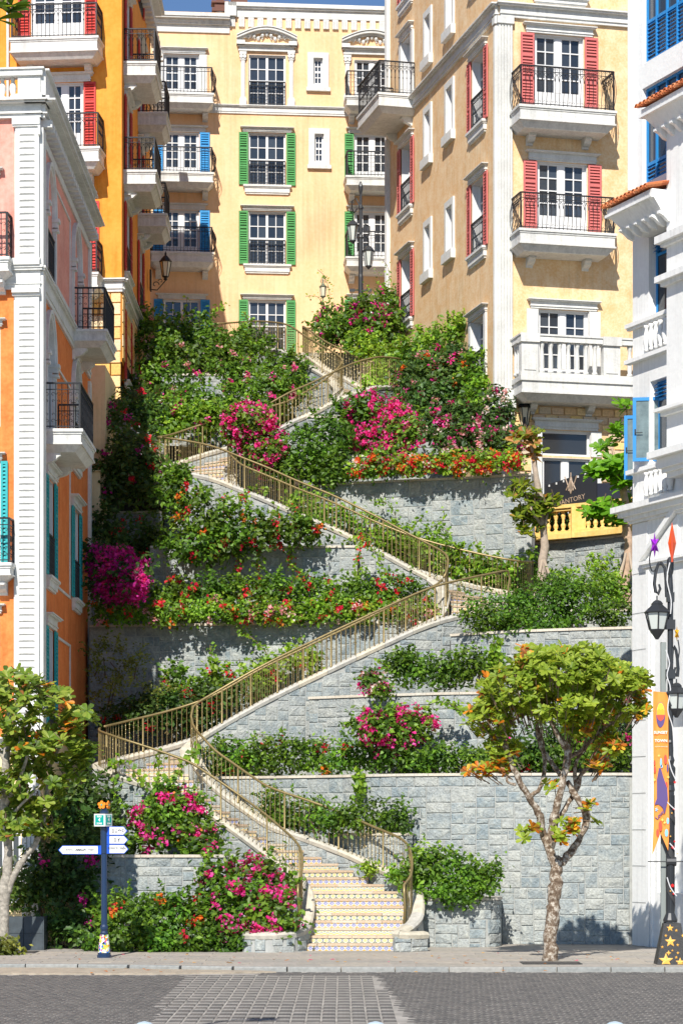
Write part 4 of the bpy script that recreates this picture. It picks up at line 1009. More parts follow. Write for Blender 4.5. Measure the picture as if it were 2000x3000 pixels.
terrace('broad pale retaining wall under the row of red and orange flowers', [(790, 68.2), (990, 67.0), (1115, 66.5), (1358, 65.8), (1500, 65.3), (1556, 65.1)], 12.3, 8.0, 70, seed=12, big=1.35)
terrace('curved retaining wall carrying the yellow balustrade', [(1540, 67.6), (1674, 66.9), (1862, 65.4)], 10.7, 7.5, 76, seed=13, big=1.35, dz=.02)
terrace('narrow wall under the pink and white bougainvillea', [(979, 67.7), (1180, 67.6), (1330, 67.5)], 13.2, 12.2, 70.2, seed=14)
terrace('narrow wall behind the large magenta bougainvillea', [(898, 69.35), (1080, 69.3), (1320, 69.6)], 14.6, 13.1, 73, seed=15, px_fill=[(980, 69.6), (1320, 69.6)])
terrace('narrow upper wall left of the fourth flight', [(330, 72.8), (760, 72.7)], 15.7, 14, 80, seed=16)
terrace('topmost wall seen between leaves left of the stairs', [(330, 74.2), (860, 74.1)], 16.75, 15.5, 80, seed=17, px_fill=[(330, 74.2), (845, 74.1)])
fill([(480, 70.6), (880, 71.9)], 74, 14.0); fill([(330, 66.6), (470, 70)], 73, 12.6); fill([(330, 76.5), (700, 76.5)], 80, 17.7)
fill([(1180, 72.8), (1300, 72.4)], 78, 16.0); fill([(1060, 76.4), (1220, 76.4)], 80, 17.6); fill([(880, 66.9 + 2), (700, 69.2)][::-1], 70.5, 13.2)
# side walls running back
stonewall('retaining_wall', 'shaded stone wall running back beside the terracotta house', polyW([(264, 63.7, 10.9, 7.0), (300, 66.3, 10.9, 8.0)]), seed=18)
stonewall('retaining_wall', 'dark stone wall running back beside the pale yellow building', polyW([(303, 67.0, 15.0, 10.5), (342, 71.2, 15.0, 12)]), seed=19)
tag(mk('hillside', hill, M_soil), kind='structure')
pz = MB(); pz.box(-9, 6, 78.6, 100, 10, 18.3)
tag(mk('plaza', pz, flat('plaza paving', (.5, .45, .38), .85, var=.15, scale=2)), kind='structure')
# ================================================================ STAIRCASE
# rows: outer edge px,D ; inner edge px,D ; coping height ; tread height   (outer = left parapet at the foot)
K = [(868, 50.7, 1172, 50.7, .50, .15), (882, 51.5, 1203, 51.4, .74, .45), (884, 52.2, 1203, 52.2, 1.2, .9), (862, 52.7, 1178, 53.0, 1.5, 1.2), (818, 53.2, 1090, 53.9, 1.8, 1.5),
     (772, 53.7, 1002, 54.5, 2.1, 1.8), (720, 54.1, 900, 54.9, 2.4, 2.1), (666, 54.35, 792, 55.3, 2.7, 2.4), (610, 54.6, 732, 55.7, 3.0, 2.7), (548, 54.9, 680, 56.05, 3.3, 3.0),
     (445, 55.2, 630, 56.35, 3.6, 3.3), (335, 55.6, 596, 56.6, 3.9, 3.6), (291, 56.8, 573, 56.9, 4.12, 3.82), (362, 58.2, 562, 57.15, 4.35, 4.05), (505, 58.85, 566, 57.4, 4.68, 4.38),
     (625, 59.1, 632, 57.7, 5.05, 4.75), (764, 59.5, 774, 58.0, 5.73, 5.43), (905, 59.9, 917, 58.4, 6.34, 6.04), (1075, 60.4, 1095, 58.9, 7.08, 6.78), (1210, 60.9, 1251, 59.4, 7.71, 7.41),
     (1278, 61.3, 1363, 59.9, 8.02, 7.72), (1303, 61.6, 1470, 60.7, 8.3, 8.0), (1312, 62.0, 1560, 62.3, 8.7, 8.4), (1302, 62.4, 1520, 64.2, 8.95, 8.65),
     (1268, 62.8, 1410, 64.6, 9.18, 8.88), (1186, 63.2, 1240, 64.9, 9.61, 9.31), (1100, 63.6, 1115, 65.2, 10.08, 9.78), (981, 64.1, 990, 65.7, 10.68, 10.38), (867, 64.6, 875, 66.2, 11.18, 10.88),
     (780, 65.0, 785, 66.6, 11.6, 11.3), (700, 65.3, 712, 66.9, 11.94, 11.64), (637, 65.6, 682, 67.2, 12.22, 11.92), (572, 65.9, 670, 67.6, 12.42, 12.12), (482, 66.4, 668, 68.0, 12.63, 12.33),
     (445, 68.0, 676, 68.35, 12.9, 12.6), (500, 69.6, 695, 68.65, 13.25, 12.95), (610, 70.2, 735, 68.95, 13.7, 13.4), (825, 70.8, 838, 69.35, 14.38, 14.08), (892, 71.25, 913, 69.75, 14.79, 14.49),
     (945, 71.7, 981, 70.15, 15.2, 14.9), (978, 72.1, 1045, 70.6, 15.56, 15.26), (996, 72.6, 1115, 71.3, 15.85, 15.55), (1003, 73.1, 1176, 73.0, 16.1, 15.8), (985, 73.9, 1079, 75.0, 16.45, 16.15),
     (932, 74.7, 1010, 75.8, 16.95, 16.65), (890, 75.4, 955, 76.4, 17.35, 17.05), (840, 76.3, 908, 77.2, 17.88, 17.58), (765, 78.0, 889, 78.8, 18.35, 18.05), (700, 79.4, 887, 80.2, 18.62, 18.3)]
NK = len(K); SUB = 8
KO = catmull([(XP(k[0], k[1]), k[1], k[4]) for k in K], SUB); KI = catmull([(XP(k[2], k[3]), k[3], k[4]) for k in K], SUB)
TT = np.linspace(0, NK - 1, len(KO)); TZ = np.interp(TT, range(NK), [k[5] for k in K])
def edge(A, t): return Vector([float(np.interp(t, TT, A[:, i])) for i in range(3)])
st0 = edge(KO, 0)
stair = empty('staircase', ((KO[0][0] + KI[0][0]) / 2, 50.6, 0))
tag(stair, 'long zigzag outdoor staircase with patterned tile risers and tan treads climbing the terraces', 'staircase')
SO = stair.location
def tile_mats():
    out = []
    for d in range(3):
        m, t, b = newmat('glazed tile'); N, Lk = t.nodes, t.links
        tc = N.new('ShaderNodeTexCoord'); sp = N.new('ShaderNodeSeparateXYZ')
        if True: Lk.new(tc.outputs['UV'], sp.inputs[0])
        def M(op, a, b_=None, c=None):
            n = N.new('ShaderNodeMath'); n.operation = op
            for i, x in enumerate((a, b_, c)):
                if x is None: continue
                if isinstance(x, (int, float)): n.inputs[i].default_value = x
                else: Lk.new(x, n.inputs[i])
            return n.outputs[0]
        fx = M('FRACT', sp.outputs[0]); fy = M('FRACT', sp.outputs[1])
        x = M('ABSOLUTE', M('SUBTRACT', fx, .5)); y = M('ABSOLUTE', M('SUBTRACT', fy, .5)); p = M('ADD', x, y)
        r = M('SQRT', M('ADD', M('MULTIPLY', x, x), M('MULTIPLY', y, y)))
        def band(v, lo, hi): return M('MULTIPLY', M('GREATER_THAN', v, lo), M('LESS_THAN', v, hi))
        layers = []
        if d == 0:
            layers = [((.80, .47, .06), M('GREATER_THAN', p, .72)), ((.04, .07, .45), band(p, .0, .36)), ((.85, .85, .8), M('MULTIPLY', M('LESS_THAN', p, .27), M('LESS_THAN', M('MINIMUM', x, y), .03))), ((.35, .4, .6), band(p, .5, .54))]
        elif d == 1:
            ang = M('ARCTAN2', M('SUBTRACT', fy, .5), M('SUBTRACT', fx, .5)); pet = M('MULTIPLY_ADD', M('COSINE', M('MULTIPLY', ang, 8)), .05, .27)
            layers = [((.03, .12, .07), band(p, .66, .84)), ((.82, .58, .12), M('LESS_THAN', r, pet)), ((.88, .86, .72), band(r, .1, .15)), ((.55, .26, .03), M('LESS_THAN', r, .08)), ((.1, .16, .4), M('MULTIPLY', M('LESS_THAN', y, .09), M('GREATER_THAN', x, .42)))]
        else:
            layers = [((.80, .52, .08), band(M('ADD', fy, M('MULTIPLY', x, -.5)), .0, .16)), ((.12, .34, .22), M('MULTIPLY', M('LESS_THAN', M('ABSOLUTE', M('SUBTRACT', x, .16)), .05), band(fy, .3, .6))), ((.75, .5, .1), M('MULTIPLY', M('LESS_THAN', x, .07), band(fy, .66, .86))), ((.14, .2, .5), M('MULTIPLY', M('LESS_THAN', x, .04), band(fy, .35, .55))), ((.12, .34, .22), M('MULTIPLY', M('GREATER_THAN', x, .4), band(fy, .68, .8)))]
        cur = None; base = (.60, .58, .51, 1)
        for c, f_ in layers:
            mx = N.new('ShaderNodeMix'); mx.data_type = 'RGBA'; Lk.new(f_, mx.inputs['Factor']); mx.inputs['B'].default_value = (*c, 1)
            if cur is None: mx.inputs['A'].default_value = base
            else: Lk.new(cur, mx.inputs['A'])
            cur = mx.outputs['Result']
        Lk.new(cur, b.inputs['Base Color']); b.inputs['Roughness'].default_value = .25
        out.append(m)
    return out
TILES = tile_mats()
def uvbox(wd, h, nx=1.0):
    me = MB().box(0, wd, -.012, .0, 0, h).mesh('riser_tile'); uv = me.uv_layers.new(name='UVMap')
    for l in me.loops:
        v = me.vertices[l.vertex_index].co; uv.data[l.index].uv = (v.x / wd * nx, v.z / h)
    return me
tile_cache = {}
ntile = 0; ntread = 0
n_steps = int(K[-1][5] / .15)
tprev = 0.0
tz = list(TZ)
for n in range(1, n_steps + 1):
    z1 = n * .15; t = float(np.interp(z1 + 1e-6, TZ, TT)) if n > 1 else 0.0
    t2 = float(np.interp(z1 + .15 + 1e-6, TZ, TT))
    def ends(tt):
        a, b = edge(KO, tt), edge(KI, tt); d = Vector((b.x - a.x, b.y - a.y, 0)); d.normalize(); return Vector((a.x, a.y, 0)) + d * .1, Vector((b.x, b.y, 0)) - d * .1
    a, b = ends(t); c, d_ = ends(t2 + .12 if t2 < NK - 1.2 else NK - 1)
    Lw = (b - a).length; dr = (b - a).normalized(); th = math.atan2(dr.y, dr.x)
    # step body: a solid wedge from riser to beyond the next riser
    loc = Vector((a.x, a.y, z1 - .15)); bs = MB(); q = [(Vector((p.x, p.y, 0)) - Vector((loc.x, loc.y, 0))) for p in (a, b, d_, c)]
    Rm = Matrix.Rotation(-th, 3, 'Z'); q = [Rm @ v for v in q]
    bs.prism_z([(v.x, v.y + .002) for v in q], -.25, .1)
    s = mk('step', bs, M_mor, stair, loc - SO, th)
    # tread slabs with nosing
    ns = max(2, round(Lw / .55)); dep = [0, 0]
    for k in range(ns):
        f0, f1 = k / ns, (k + 1) / ns; A0 = q[0].lerp(q[1], f0); B0 = q[0].lerp(q[1], f1); C0 = q[3].lerp(q[2], f1); D0 = q[3].lerp(q[2], f0)
        gp = .004; m = MB(); pl = [(A0.x + gp, A0.y - .03), (B0.x - gp, B0.y - .03), (C0.x - gp, C0.y), (D0.x + gp, D0.y)]
        m.prism_z(pl, .102, .15); mk('tread_slab', m, M_trd, s)
    # glazed riser tiles
    M_t = TILES[(n - 1) % 3]; nt_ = max(2, round(Lw / .135)); tw = Lw / nt_
    if ntile + nt_ <= 300:
        k_ = round(tw, 3)
        me = uvbox(tw - .003, .1); me.materials.append(M_t)
        for k in range(nt_): mk('riser_tile', me, None, s, (tw * k + .0015, -.001, .001))
        ntile += nt_
    else:
        me = uvbox(Lw, .1, nt_); me.materials.append(M_t); o = mk('riser_tiles', me, None, s, (0, -.001, .001)); o['kind'] = 'stuff'
# parapets
def parapet(label, A, t0, t1, zb, pre=None, post=None, seed=30, follow=None, both=0):
    rows = []
    i0 = [i for i, t in enumerate(TT) if t0 - 1e-6 <= t <= t1 + 1e-6]
    for i in i0:
        z = A[i][2]; b = zb if not follow else TZ[i] - follow
        rows.append((A[i][0], A[i][1], z, max(b, -.0)))
    if pre: rows = [tuple(r) for r in catmull([(XP(p[0], p[1]), p[1], p[2], 0) for p in pre] + [rows[0]], 5)][:-1] + rows
    return stonewall('stair_parapet', label, rows, cop='round', seed=seed, coph=.1, thick=.22, both=both, big=.95 if zb < 3 else 1.15)
pre_o = [(730, 50.35, .40), (775, 50.15, .40), (822, 50.25, .42), (850, 50.45, .44)]
pre_i = [(1252, 50.5, .40), (1205, 50.2, .40), (1160, 50.15, .42), (1155, 50.4, .44)]
parapet('left parapet at the stair foot, curling outwards and climbing to the first turn', KO, 0, 12, 0, pre=pre_o, seed=31, both=4.6)
parapet('right parapet of the first flight, curling outwards at the stair foot', KI, 0, 12.8, 0, pre=pre_i, seed=32, both=3.5)
parapet('low parapet round the back of the first left turn', KO, 12, 24, 0, follow=.3, seed=33)
parapet('parapet wall under the front of the second flight', KI, 12.8, 21.2, 3.7, seed=34)
parapet('parapet wall under the front of the third flight', KO, 24, 33, 7.9, seed=35)
parapet('low back parapet of the third flight', KI, 23.2, 34, 8.6, follow=.3, seed=36)
parapet('low parapet behind the upper left turn', KO, 33, 43, 12.2, follow=.4, seed=37)
parapet('parapet wall under the front of the fourth flight', KI, 34, 41.6, 12.2, seed=38)
parapet('parapet wall under the front of the top flight', KO, 43, 48, 15.0, seed=39)
parapet('low back parapet of the top flight', KI, 43, 48, 15.8, follow=.4, seed=40)
# railings
def balustermesh():
    m = MB(); pr = []; n = 14
    m.tube([(0, 0, 0), (0, 0, .85)], .0085, 4, False)
    for z in (.1, .2, .3, .42, .55, .65, .75): m.add([(0, 0, z + .03), (-.013, 0, z), (0, -.013, z), (.013, 0, z), (0, .013, z), (0, 0, z - .03)], [(0, 1, 2), (0, 2, 3), (0, 3, 4), (0, 4, 1), (5, 2, 1), (5, 3, 2), (5, 4, 3), (5, 1, 4)])
    return m
balm = balustermesh().mesh('baluster'); balm.materials.append(M_brass)
postm = MB().lathe([(.03, 0), (.03, .02), (.022, .03), (.022, .83)], 8).mesh('post', True); postm.materials.append(M_brass)
def scrollm():
    m = MB(); m.tube([(0, 0, 0), (0, 0, .85)], .0085, 4, False)
    for (z, s) in ((.52, 1), (.30, -1)):
        pts = [(s * (.0 + .055 * (1 - k / 12) * math.cos(k * .6) + .0), 0, z + .055 * (1 - k / 12) * math.sin(k * .6)) for k in range(11)]; m.tube(pts, .009, 4, False)
    return m
scm = scrollm().mesh('scroll'); scm.materials.append(M_brass)
def railing(label, A, t0, t1, curl0=None, curl1=None, h=.85, pre=None, post=None):
    idx = [i for i, t in enumerate(TT) if t0 - 1e-6 <= t <= t1 + 1e-6]; pts = [Vector(A[i]) for i in idx]
    # rail stands on the middle of the coping
    out = []
    for i, p in enumerate(pts):
        a, b = pts[max(0, i - 1)], pts[min(len(pts) - 1, i + 1)]; t = (b - a); t.z = 0; t.normalize(); n = Vector((t.y, -t.x, 0)); 
        if n.dot(Vector((-p.x, -p.y, 0))) < 0: n = -n
        out.append(p)
    pts = out
    if pre: pts = pre + pts
    if post: pts = pts + post
    e = empty('stair_railing', pts[0]); tag(e, label, 'railing'); O = pts[0]
    S = [0]
    for i in range(1, len(pts)): S.append(S[-1] + math.hypot(pts[i].x - pts[i - 1].x, pts[i].y - pts[i - 1].y))
    P_ = np.array([tuple(p) for p in pts]); S = np.array(S)
    at = lambda s: Vector([float(np.interp(s, S, P_[:, k])) for k in range(3)])
    L = S[-1]; dense = [at(s) - O + Vector((0, 0, h)) for s in np.linspace(0, L, max(8, int(L / .18)))]
    if curl0: dense = [dense[0] + Vector((0, 0, -h)), dense[0] + Vector((.02, -.05, -h * .6)), dense[0] + Vector((0, -.10, -h * .25)), dense[0] + Vector((0, -.03, -.02))] + dense[1:]
    if curl1: dense = dense[:-1] + [dense[-1] + Vector((.03, 0, -.02)), dense[-1] + Vector((.08, 0, -h * .25)), dense[-1] + Vector((.04, 0, -h * .5)), dense[-1] + Vector((.06, 0, -h))]
    mk('handrail', MB().tube(dense, .029, 7), M_brass, e, smooth=True)
    s = .14; k = 0; nb = 0; rest = MB()
    while s < L - .03:
        p = at(s) - O; q = at(min(L, s + .05)) - O; th = math.atan2(q.y - p.y, q.x - p.x)
        if k % 11 == 0: o = bpy.data.objects.new('post', postm)
        elif k % 11 == 5: o = bpy.data.objects.new('scroll_baluster', scm)
        else:
            nb += 1; o = bpy.data.objects.new('baluster', balm)
        col.objects.link(o); o.parent = e; o.location = p; o.rotation_euler = (0, 0, th)
        s += .125; k += 1
    return e
railing('brass handrail on the left of the bottom flight, up to the first turn', KO, .3, 12.2, curl0=True)
railing('brass handrail behind the first left turn and along the back of the second flight', KO, 12.3, 20.5)
railing('brass handrail right of the bottom flight, continuing up the front of the second flight', KI, .3, 21.2, curl0=True, curl1=True)
railing('brass handrail along the front of the third flight', KO, 20.7, 33.0)
railing('brass handrail along the back of the third flight, ending in a curl above the hedge', KI, 22.2, 34.5)
railing('brass handrail behind the upper left turn and the fourth flight', KO, 33.1, 42)
railing('brass handrail along the front of the fourth flight', KI, 34.6, 41.8)
railing('brass handrail along the front of the top flight', KO, 42.1, 48, post=[Vector((XP(650, 80.2), 80.2, 18.75)), Vector((XP(560, 80.2), 80.2, 18.75)), Vector((XP(432, 80.2), 80.2, 18.7))])
railing('brass handrail along the right side of the top flight', KI, 42.8, 48, post=[Vector((XP(900, 80.5), 80.5, 18.65)), Vector((XP(1160, 80.5), 80.5, 18.65))])
# ================================================================ PLANTS
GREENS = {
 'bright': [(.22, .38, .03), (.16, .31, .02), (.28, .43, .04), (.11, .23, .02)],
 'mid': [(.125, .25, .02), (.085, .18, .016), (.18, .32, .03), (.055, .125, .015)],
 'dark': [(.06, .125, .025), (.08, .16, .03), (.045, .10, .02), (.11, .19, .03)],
 'olive': [(.20, .24, .04), (.15, .19, .03), (.26, .28, .06), (.12, .15, .03)],
 'tree': [(.20, .27, .02), (.14, .22, .015), (.27, .33, .03), (.10, .17, .015)],
}
MAG = [(.80, .02, .27), (.88, .06, .40), (.70, .015, .23), (.90, .14, .48)]
PUR = [(.62, .02, .33), (.72, .04, .42), (.50, .015, .25)]
REDF = [(.75, .02, .04), (.80, .05, .06), (.65, .01, .06)]
ORG = [(.85, .22, .02), (.80, .12, .02), (.90, .32, .06)]
WHT = [(.80, .74, .70), (.80, .55, .55)]
PNK = [(.80, .30, .38), (.85, .45, .48)]
def leafcloud(cent, nrm, size, cols, rng, aspect=1.7, fold=.25, jitter=.35, droop=0.0):
    """numpy cloud of folded leaves: 4 verts / 2 tris each"""
    n = len(cent)
    d = rng.normal(size=(n, 3)); d[:, 2] -= droop; nn = nrm + rng.normal(size=(n, 3)) * jitter
    nn /= np.linalg.norm(nn, axis=1)[:, None] + 1e-9
    d -= (d * nn).sum(1)[:, None] * nn; d /= np.linalg.norm(d, axis=1)[:, None] + 1e-9
    s = np.cross(nn, d); sz = size * rng.uniform(.65, 1.25, n)[:, None]
    L = d * sz * aspect * .5; Wd = s * sz * .5; up = nn * sz * fold * .5
    V = np.empty((n, 4, 3)); V[:, 0] = cent - L; V[:, 1] = cent + Wd + up; V[:, 2] = cent + L - up * .4; V[:, 3] = cent - Wd + up
    ci = rng.integers(0, len(cols), n); C = np.array(cols)[ci] * rng.uniform(.75, 1.2, n)[:, None]
    return V.reshape(-1, 3), np.repeat(C, 4, axis=0)
def cloudmesh(name, V, C, mat, parent, origin):
    n = len(V) // 4; me = bpy.data.meshes.new(name); V = V - np.array(origin)
    me.vertices.add(len(V)); me.vertices.foreach_set('co', V.astype(np.float32).ravel())
    me.loops.add(n * 6); me.polygons.add(n * 2)
    base = np.arange(n)[:, None] * 4; idx = (base + np.array([[0, 1, 2, 0, 2, 3]])).ravel()
    me.loops.foreach_set('vertex_index', idx.astype(np.int32)); me.polygons.foreach_set('loop_start', (np.arange(n * 2) * 3).astype(np.int32))
    me.update(calc_edges=True)
    ca = me.color_attributes.new('tint', 'FLOAT_COLOR', 'POINT'); cc = np.ones((len(V), 4), np.float32); cc[:, :3] = np.clip(C, 0, 1); ca.data.foreach_set('color', cc.ravel())
    me.materials.append(mat); o = bpy.data.objects.new(name, me); col.objects.link(o); o.parent = parent
    return o
TOT = [0]
def bush(name, label, blobs, green='mid', leaf=.085, dens=1.0, flowers=(), sprigs=0, cat='bush', group=None, seed=None, stems=True, fl_size=.075, base=None, shaggy=.25, ground=None):
    """blobs: (px,py,rx,ry,D[,rd]) ellipsoids in photograph scale at distance D"""
    rng = np.random.default_rng(seed if seed is not None else abs(hash(label)) % 10000)
    rng = np.random.default_rng(sum(map(ord, label)))
    B = []
    for bi, b in enumerate(blobs):
        D = b[4] - (0 if len(b) > 5 else rng.uniform(0, .55)); k = D / F; rd = (b[5] if len(b) > 5 else min(b[2], b[3]) * k * .8)
        B.append((XP(b[0], D), D, ZP(b[1], D), b[2] * k, rd, b[3] * k))
    cx = np.mean([b[0] for b in B]); cy = np.mean([b[1] for b in B]); zb = min(b[2] - b[5] for b in B)
    e = empty(name, (cx, cy, zb)); tag(e, label, cat, group)
    O = (cx, cy, zb); VV = []; CC = []; FV = []; FC = []
    cols = GREENS[green]
    for (x, y, z, rx, ry, rz) in B:
        bt = rng.uniform(.72, 1.2) * np.array([rng.uniform(.85, 1.15), 1, 1]); area = math.pi * rx * rz; nt = int(area * 24 * dens) + 8      # twig tufts
        u = rng.normal(size=(nt, 3)); u /= np.linalg.norm(u, axis=1)[:, None]
        u[:, 1] = np.where(rng.random(nt) < .75, -abs(u[:, 1]), u[:, 1])
        rad = rng.uniform(.55, 1.0, nt) ** .6 * (1 + shaggy * rng.normal(size=nt) * .5)
        T = np.array([x, y, z]) + u * rad[:, None] * np.array([rx, ry, rz])
        per = 24
        c = np.repeat(T, per, axis=0) + rng.normal(size=(nt * per, 3)) * np.array([.14, .11, .12]) * (leaf / .085)
        nn = np.repeat(u, per, axis=0) * .7 + np.array([0, -.35, .55])
        tone = np.repeat(rng.uniform(.6, 1.3, nt), per)
        V, C = leafcloud(c, nn, leaf, cols, rng, jitter=.55); C = C * np.repeat(tone, 4)[:, None] * bt
        VV.append(V); CC.append(C)
        # loose shoots reaching out of the mass
        ns = int((rx + rz) * 5 * shaggy / .25)
        for k in range(ns):
            a = rng.uniform(-.3, math.pi + .3); p = np.array([x + rx * math.cos(a) * .9, y - ry * rng.uniform(0, .8), z + rz * math.sin(a) * .9]); dr = np.array([math.cos(a) * .7, -rng.uniform(0, .4), .5 + .5 * math.sin(a)]); ln = rng.uniform(.15, .5) * min(1.4, .6 + rz)
            m = int(ln / .035); t = np.linspace(0, 1, m)[:, None]; q = p + dr * ln * t + np.array([0, 0, -.35]) * ln * t * t + rng.normal(size=(m, 3)) * .018
            V, C = leafcloud(q, np.tile([0, -.5, .6], (m, 1)), leaf * .9, cols, rng, jitter=.6); VV.append(V); CC.append(C * 1.15)
        for (cl, amt) in flowers:
            amt = amt * (rng.uniform(.8, 1.5) if amt >= 1 else rng.uniform(.2, 1.6)); nf = int(area * 11 * amt) + (1 if area * 11 * amt > .3 else 0)
            if nf < 1: continue
            u = rng.normal(size=(nf, 3)); u /= np.linalg.norm(u, axis=1)[:, None]; u[:, 1] = -abs(u[:, 1])
            # flowers gather in patches
            u += np.round(rng.normal(size=(nf, 3)) * .9) * .22; u /= np.linalg.norm(u, axis=1)[:, None]
            T = np.array([x, y, z]) + u * rng.uniform(.9, 1.12, nf)[:, None] * np.array([rx, ry, rz]) + np.array([0, -.05, 0])
            per = 20
            c = np.repeat(T, per, axis=0) + rng.normal(size=(nf * per, 3)) * .06
            V, C = leafcloud(c, np.tile([0, -.7, .3], (nf * per, 1)), fl_size, cl, rng, aspect=1.15, jitter=.8); FV.append(V); FC.append(C)
    VV = np.concatenate(VV); CC = np.concatenate(CC); TOT[0] += len(VV) // 2
    o = cloudmesh('foliage', VV, CC, M_leaf, e, O); o['kind'] = 'stuff'
    if FV:
        FV = np.concatenate(FV); FC = np.concatenate(FC); TOT[0] += len(FV) // 2; o = cloudmesh('blossom', FV, FC, M_petal, e, O); o['kind'] = 'stuff'
    if stems:
        m = MB()
        for (x, y, z, rx, ry, rz) in B:
            for k in range(max(2, int(rx * 3))):
                x0 = x + rng.uniform(-.7, .7) * rx; a = (x0 - cx, y + ry * .2 - cy, z - rz * 1.0 - zb); b_ = (x0 + rng.normal() * .15 - cx, y - cy, z - zb)
                m.tube([a, ((a[0] + b_[0]) / 2 + rng.normal() * .04, a[1], (a[2] + b_[2]) / 2), b_], [.022, .016, .01], 4)
        mk('stem', m, M_stem, e)['kind'] = 'stuff'
    return e
def vine(label, lines, green='bright', leaf=.08, flowers=None, name='climbing_vine', D=None, spread=.05, per=34):
    rng = np.random.default_rng(sum(map(ord, label))); VV = []; CC = []; FV = []; FC = []
    p0 = P(*lines[0][0]); e = empty(name, p0); tag(e, label, 'vine'); m = MB()
    for ln in lines:
        A = catmull([tuple(P(*q)) for q in ln], 5); seg = np.linalg.norm(np.diff(A, axis=0), axis=1); L = seg.sum(); S = np.concatenate([[0], np.cumsum(seg)])
        n = int(L * per); s = rng.uniform(0, L, n); q = np.stack([np.interp(s, S, A[:, k]) for k in range(3)], 1) + rng.normal(size=(n, 3)) * spread
        V, C = leafcloud(q, np.tile([0, -.8, .4], (n, 1)), leaf, GREENS[green], rng, jitter=.6, aspect=1.3); VV.append(V); CC.append(C)
        m.tube([Vector(a) - p0 for a in A], .01, 3, False)
        if flowers:
            nf = int(L * 4); s = rng.uniform(0, L, nf); per_ = 6; q = np.repeat(np.stack([np.interp(s, S, A[:, k]) for k in range(3)], 1), per_, axis=0) + rng.normal(size=(nf * per_, 3)) * .05 + np.array([0, -.05, 0])
            V, C = leafcloud(q, np.tile([0, -.8, .4], (len(q), 1)), .07, flowers, rng, aspect=1.1, jitter=.7); FV.append(V); FC.append(C)
    VV = np.concatenate(VV); TOT[0] += len(VV) // 2
    o = cloudmesh('foliage', VV, np.concatenate(CC), M_leaf, e, tuple(p0)); o['kind'] = 'stuff'
    if FV: o = cloudmesh('blossom', np.concatenate(FV), np.concatenate(FC), M_petal, e, tuple(p0)); o['kind'] = 'stuff'
    mk('stem', m, M_stem, e); return e
def row(x0, x1, y0, y1, h, D0, D1, n, rx=None):
    out = []
    for k in range(n):
        t = (k + .5) / n; out.append((x0 + (x1 - x0) * t, y0 + (y1 - y0) * t + random.uniform(-.1, .1) * h, rx or (abs(x1 - x0) / n * .75), h * random.uniform(.8, 1.1), D0 + (D1 - D0) * t))
    return out
G_H = 'hedges along the terraces'; G_B = 'bougainvillea bushes on the terraces'
# ground level
bush('flower_hedge', 'long ground hedge with scattered red and orange flowers left of the stair foot', row(290, 700, 2705, 2710, 85, 51.4, 51.0, 7) + [(330, 2660, 60, 45, 51.8), (460, 2670, 70, 45, 51.7), (600, 2670, 70, 40, 51.6)] + row(270, 720, 2760, 2765, 32, 50.9, 50.7, 8), 'mid', .075, 1.0, [(REDF, .1), (ORG, .05)], group=G_H, cat='hedge')
bush('bougainvillea', 'magenta bougainvillea mound leaning against the left foot of the stairs', [(760, 2590, 95, 80, 51.4), (700, 2660, 90, 90, 51.2), (800, 2680, 70, 70, 50.9), (640, 2575, 50, 50, 51.8), (740, 2740, 90, 40, 50.8)], 'mid', .09, .9, [(MAG, 1.2)], group=G_B)
bush('bougainvillea', 'magenta bougainvillea cascading over the low wall behind the signpost', [(500, 2400, 110, 70, 53.6), (600, 2450, 50, 45, 53.5, .5), (420, 2450, 60, 45, 53.6, .5), (520, 2350, 75, 45, 53.8, .5), (590, 2485, 50, 20, 53.1, .3)], 'mid', .09, 1.0, [(MAG, 1.1), (ORG, .12)], group=G_B)
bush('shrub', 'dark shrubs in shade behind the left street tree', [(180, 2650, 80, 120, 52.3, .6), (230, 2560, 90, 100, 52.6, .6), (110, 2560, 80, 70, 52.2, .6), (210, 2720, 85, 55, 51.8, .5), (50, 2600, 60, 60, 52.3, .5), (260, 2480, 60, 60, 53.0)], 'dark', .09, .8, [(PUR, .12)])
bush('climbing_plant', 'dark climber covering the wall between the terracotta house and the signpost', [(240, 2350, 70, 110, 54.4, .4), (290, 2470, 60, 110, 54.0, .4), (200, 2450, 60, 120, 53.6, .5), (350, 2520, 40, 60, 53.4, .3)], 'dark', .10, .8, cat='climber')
bush('hedge', 'rounded glossy hedge in the curved planter right of the stair foot', [(1290, 2560, 90, 60, 52.9), (1380, 2590, 75, 45, 52.7), (1240, 2530, 60, 60, 53.1), (1330, 2620, 110, 28, 52.6), (1420, 2560, 40, 25, 52.8), (1210, 2590, 40, 45, 52.9)], 'mid', .07, 1.25, group=G_H, cat='hedge', shaggy=.4)
bush('hedge', 'green bushes along the narrow ledge just above the bottom flight', [(860, 2380, 80, 55, 55.9), (960, 2400, 70, 40, 55.2), (1080, 2390, 80, 45, 54.9), (1170, 2400, 35, 45, 54.6), (790, 2360, 30, 40, 56.2)], 'mid', .07, 1.1, group=G_H, cat='hedge', shaggy=.45)
